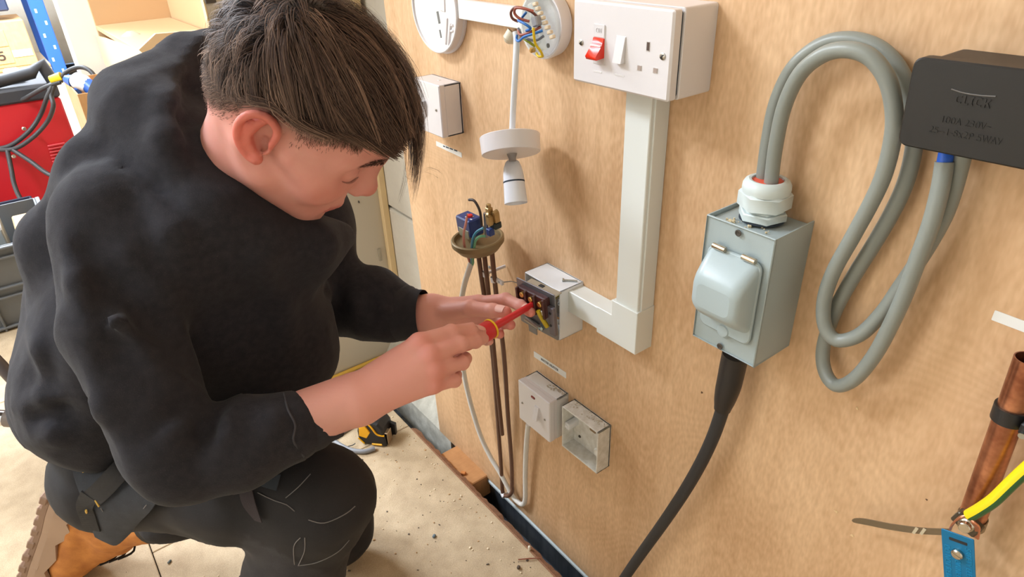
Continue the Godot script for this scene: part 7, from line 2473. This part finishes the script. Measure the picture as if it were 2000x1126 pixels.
# work boot in its own frame: x towards the toe, y up from the sole
func build_boot(p: Node3D, xf: Transform3D, shaft_to: Vector3, label: String) -> void:
	var inv := xf.affine_inverse()
	var sh := inv * shaft_to
	var f := SDF.new()
	var zz := Vector3(0, 0, 1)
	f.wide(Vector3(0.245, 0.058, 0), Vector3(0.185, 0.066, 0), 0.031, 0.036, 0.02, zz, 1.25)
	f.wide(Vector3(0.185, 0.064, 0), Vector3(0.085, 0.062, 0), 0.036, 0.034, 0.02, zz, 1.1)
	f.cap(Vector3(0.180, 0.075, 0), Vector3(0.095, 0.125, 0), 0.032, 0.036, 0.02)
	f.cap(Vector3(0.045, 0.055, 0), Vector3(0.055, 0.115, 0), 0.035, 0.036, 0.02)
	f.cap(Vector3(0.068, 0.115, 0), Vector3(0.068, 0.115, 0).lerp(sh, 0.8), 0.043, 0.045, 0.02)
	f.noise = fold_noise(3, 30.0, 2)
	f.amp = 0.0022
	f.cut(Vector3(0.05, 0.16, 0.06), Vector3(0.10, 0.15, 0.045), 0.003, 0.003, 0.008)
	var s := NetMesh.new()
	s.add(f, Vector3(-0.06, -0.02, -0.11), Vector3(0.32, 0.36, 0.11), 0.006, xf)
	var tan := tri_tex(mat("nubuck", Color(1, 1, 1), 0.8), tex.nubuck, Vector3(6, 6, 6))
	var o := s.commit("boot", tan, p, origin_of(p))
	o.set_meta("label", label)
	var outline := PackedVector2Array()
	var half := [[0.0, 0.012], [0.004, 0.026], [0.02, 0.036], [0.05, 0.039], [0.10, 0.036], [0.14, 0.040], [0.19, 0.049], [0.225, 0.050], [0.255, 0.043], [0.278, 0.028], [0.288, 0.010]]
	for h in half:
		outline.append(Vector2(h[0], h[1]))
	for i in range(half.size() - 1, -1, -1):
		outline.append(Vector2(half[i][0], -half[i][1]))
	var sx := Transform3D(Basis(xf.basis.x, -xf.basis.z, xf.basis.y), xf.origin)
	var b := MB.new()
	b.prism(outline, 0.016, Transform3D(sx.basis, sx.origin + xf.basis.y * 0.010), 0.002)
	var mid := mat("midsole", rgb(178, 150, 128), 0.7)
	# zigzag rand rising up the side of the upper
	for sg in [-1.0, 1.0]:
		var top := PackedVector2Array()
		var pts := [[0.0, 0.052], [0.03, 0.058], [0.055, 0.046], [0.085, 0.060], [0.105, 0.050], [0.125, 0.038], [0.16, 0.048], [0.20, 0.036], [0.235, 0.050], [0.275, 0.054], [0.288, 0.042]]
		var prev_a := Vector3.ZERO
		for i in pts.size():
			var x: float = pts[i][0]
			var hw := 0.0
			for k in half.size() - 1:
				if x >= half[k][0] and x <= half[k + 1][0]:
					hw = lerpf(half[k][1], half[k + 1][1], (x - half[k][0]) / (half[k + 1][0] - half[k][0]))
			var lo := xf * Vector3(x, 0.022, sg * (hw + 0.001))
			var hi := xf * Vector3(x * 0.97 + 0.004, pts[i][1], sg * (hw * 0.96 - 0.001))
			var li := xf * Vector3(x, 0.022, sg * (hw - 0.012))
			var hi2 := xf * Vector3(x * 0.97 + 0.004, pts[i][1], sg * (hw * 0.96 - 0.010))
			if i > 0:
				var q0: Array = top_rows[top_rows.size() - 1]
				if sg > 0:
					b.quad(q0[0], lo, hi, q0[1], 901); b.quad(q0[1], hi, hi2, q0[2], 902); b.quad(q0[2], hi2, li, q0[3], 903)
				else:
					b.quad(lo, q0[0], q0[1], hi, 904); b.quad(hi, q0[1], q0[2], hi2, 905); b.quad(hi2, q0[2], q0[3], li, 906)
			top_rows.append([lo, hi, hi2, li])
		top_rows.clear()
	commit(b, "midsole", mid, o)
	b = MB.new()
	b.prism(outline, 0.010, sx, 0.001)
	var os := commit(b, "outsole", mat("outsole", rgb(146, 118, 98), 0.8), o)
	for i in 9:
		for sg in [-1.0, 1.0]:
			b = MB.new()
			var x := 0.016 + i * 0.031
			var hw := 0.034 + 0.014 * smoothstep(0.1, 0.2, x) - 0.022 * smoothstep(0.23, 0.28, x)
			b.box(xf * Vector3(x, -0.001, sg * (hw - 0.006)), Vector3(0.019, 0.014, 0.018), 0.002, xf.basis)
			commit(b, "tread_lug", mat("outsole", rgb(146, 118, 98), 0.8), os)
	# laces over the instep
	var lace := mat("lace_black", rgb(30, 28, 27), 0.8)
	for i in 5:
		b = MB.new()
		var t := i / 4.0
		var c := Vector3(lerpf(0.185, 0.118, t), lerpf(0.106, 0.160, t), 0)
		b.tube(spline([xf * (c + Vector3(-0.006, -0.014, -0.026)), xf * (c + Vector3(0.004, 0.003, 0.0)), xf * (c + Vector3(0.004, -0.014, 0.026))], 4), 0.0022, 6)
		commit(b, "lace", lace, o)
	b = MB.new()
	b.lathe([[0.0455, -0.012], [0.0475, -0.010], [0.0475, 0.010], [0.0455, 0.012]], frame(xf * (Vector3(0.068, 0.115, 0).lerp(sh, 0.78)), xf.basis * (sh - Vector3(0.068, 0.115, 0))), 24, false)
	commit(b, "padded_collar", mat("collar_black", rgb(40, 38, 37), 0.8), o)

var top_rows := []

func build_boots(p: Node3D) -> void:
	var x := Vector3(-0.3115, -0.8645, 0.3944)
	var y := (FWD - x * FWD.dot(x)).normalized()
	build_boot(p, Transform3D(Basis(x, y, x.cross(y)), Vector3(-0.5304, 0.2437, 0.7436)), Vector3(-0.3741, 0.1949, 0.5981), "tan nubuck work boot, sole turned to the back")
	var fx := (FWD * 0.96 + RGT * 0.28).normalized()
	build_boot(p, Transform3D(Basis(fx, UPV, fx.cross(UPV)), Vector3(-0.0823, 0.012, 0.5721) - fx * 0.075), Vector3(-0.0513, 0.22, 0.5329), "tan nubuck work boot planted flat on the floor")
	# loose lace ends by the kneeling boot
	var b := MB.new()
	for k in 7:
		var a := Vector3(-0.3613, 0.2269, 0.6275) + Vector3(0.006, -0.003, 0.004) * (k - 3)
		b.tube([a, a + Vector3(-0.012 + 0.004 * (k % 3), -0.014, 0.006), a + Vector3(-0.020 + 0.008 * (k % 3), -0.026 + 0.004 * (k % 2), 0.012)], 0.0013, 5)
	commit(b, "lace_ends", mat("lace_black", rgb(30, 28, 27), 0.8), p.get_node("boot"))
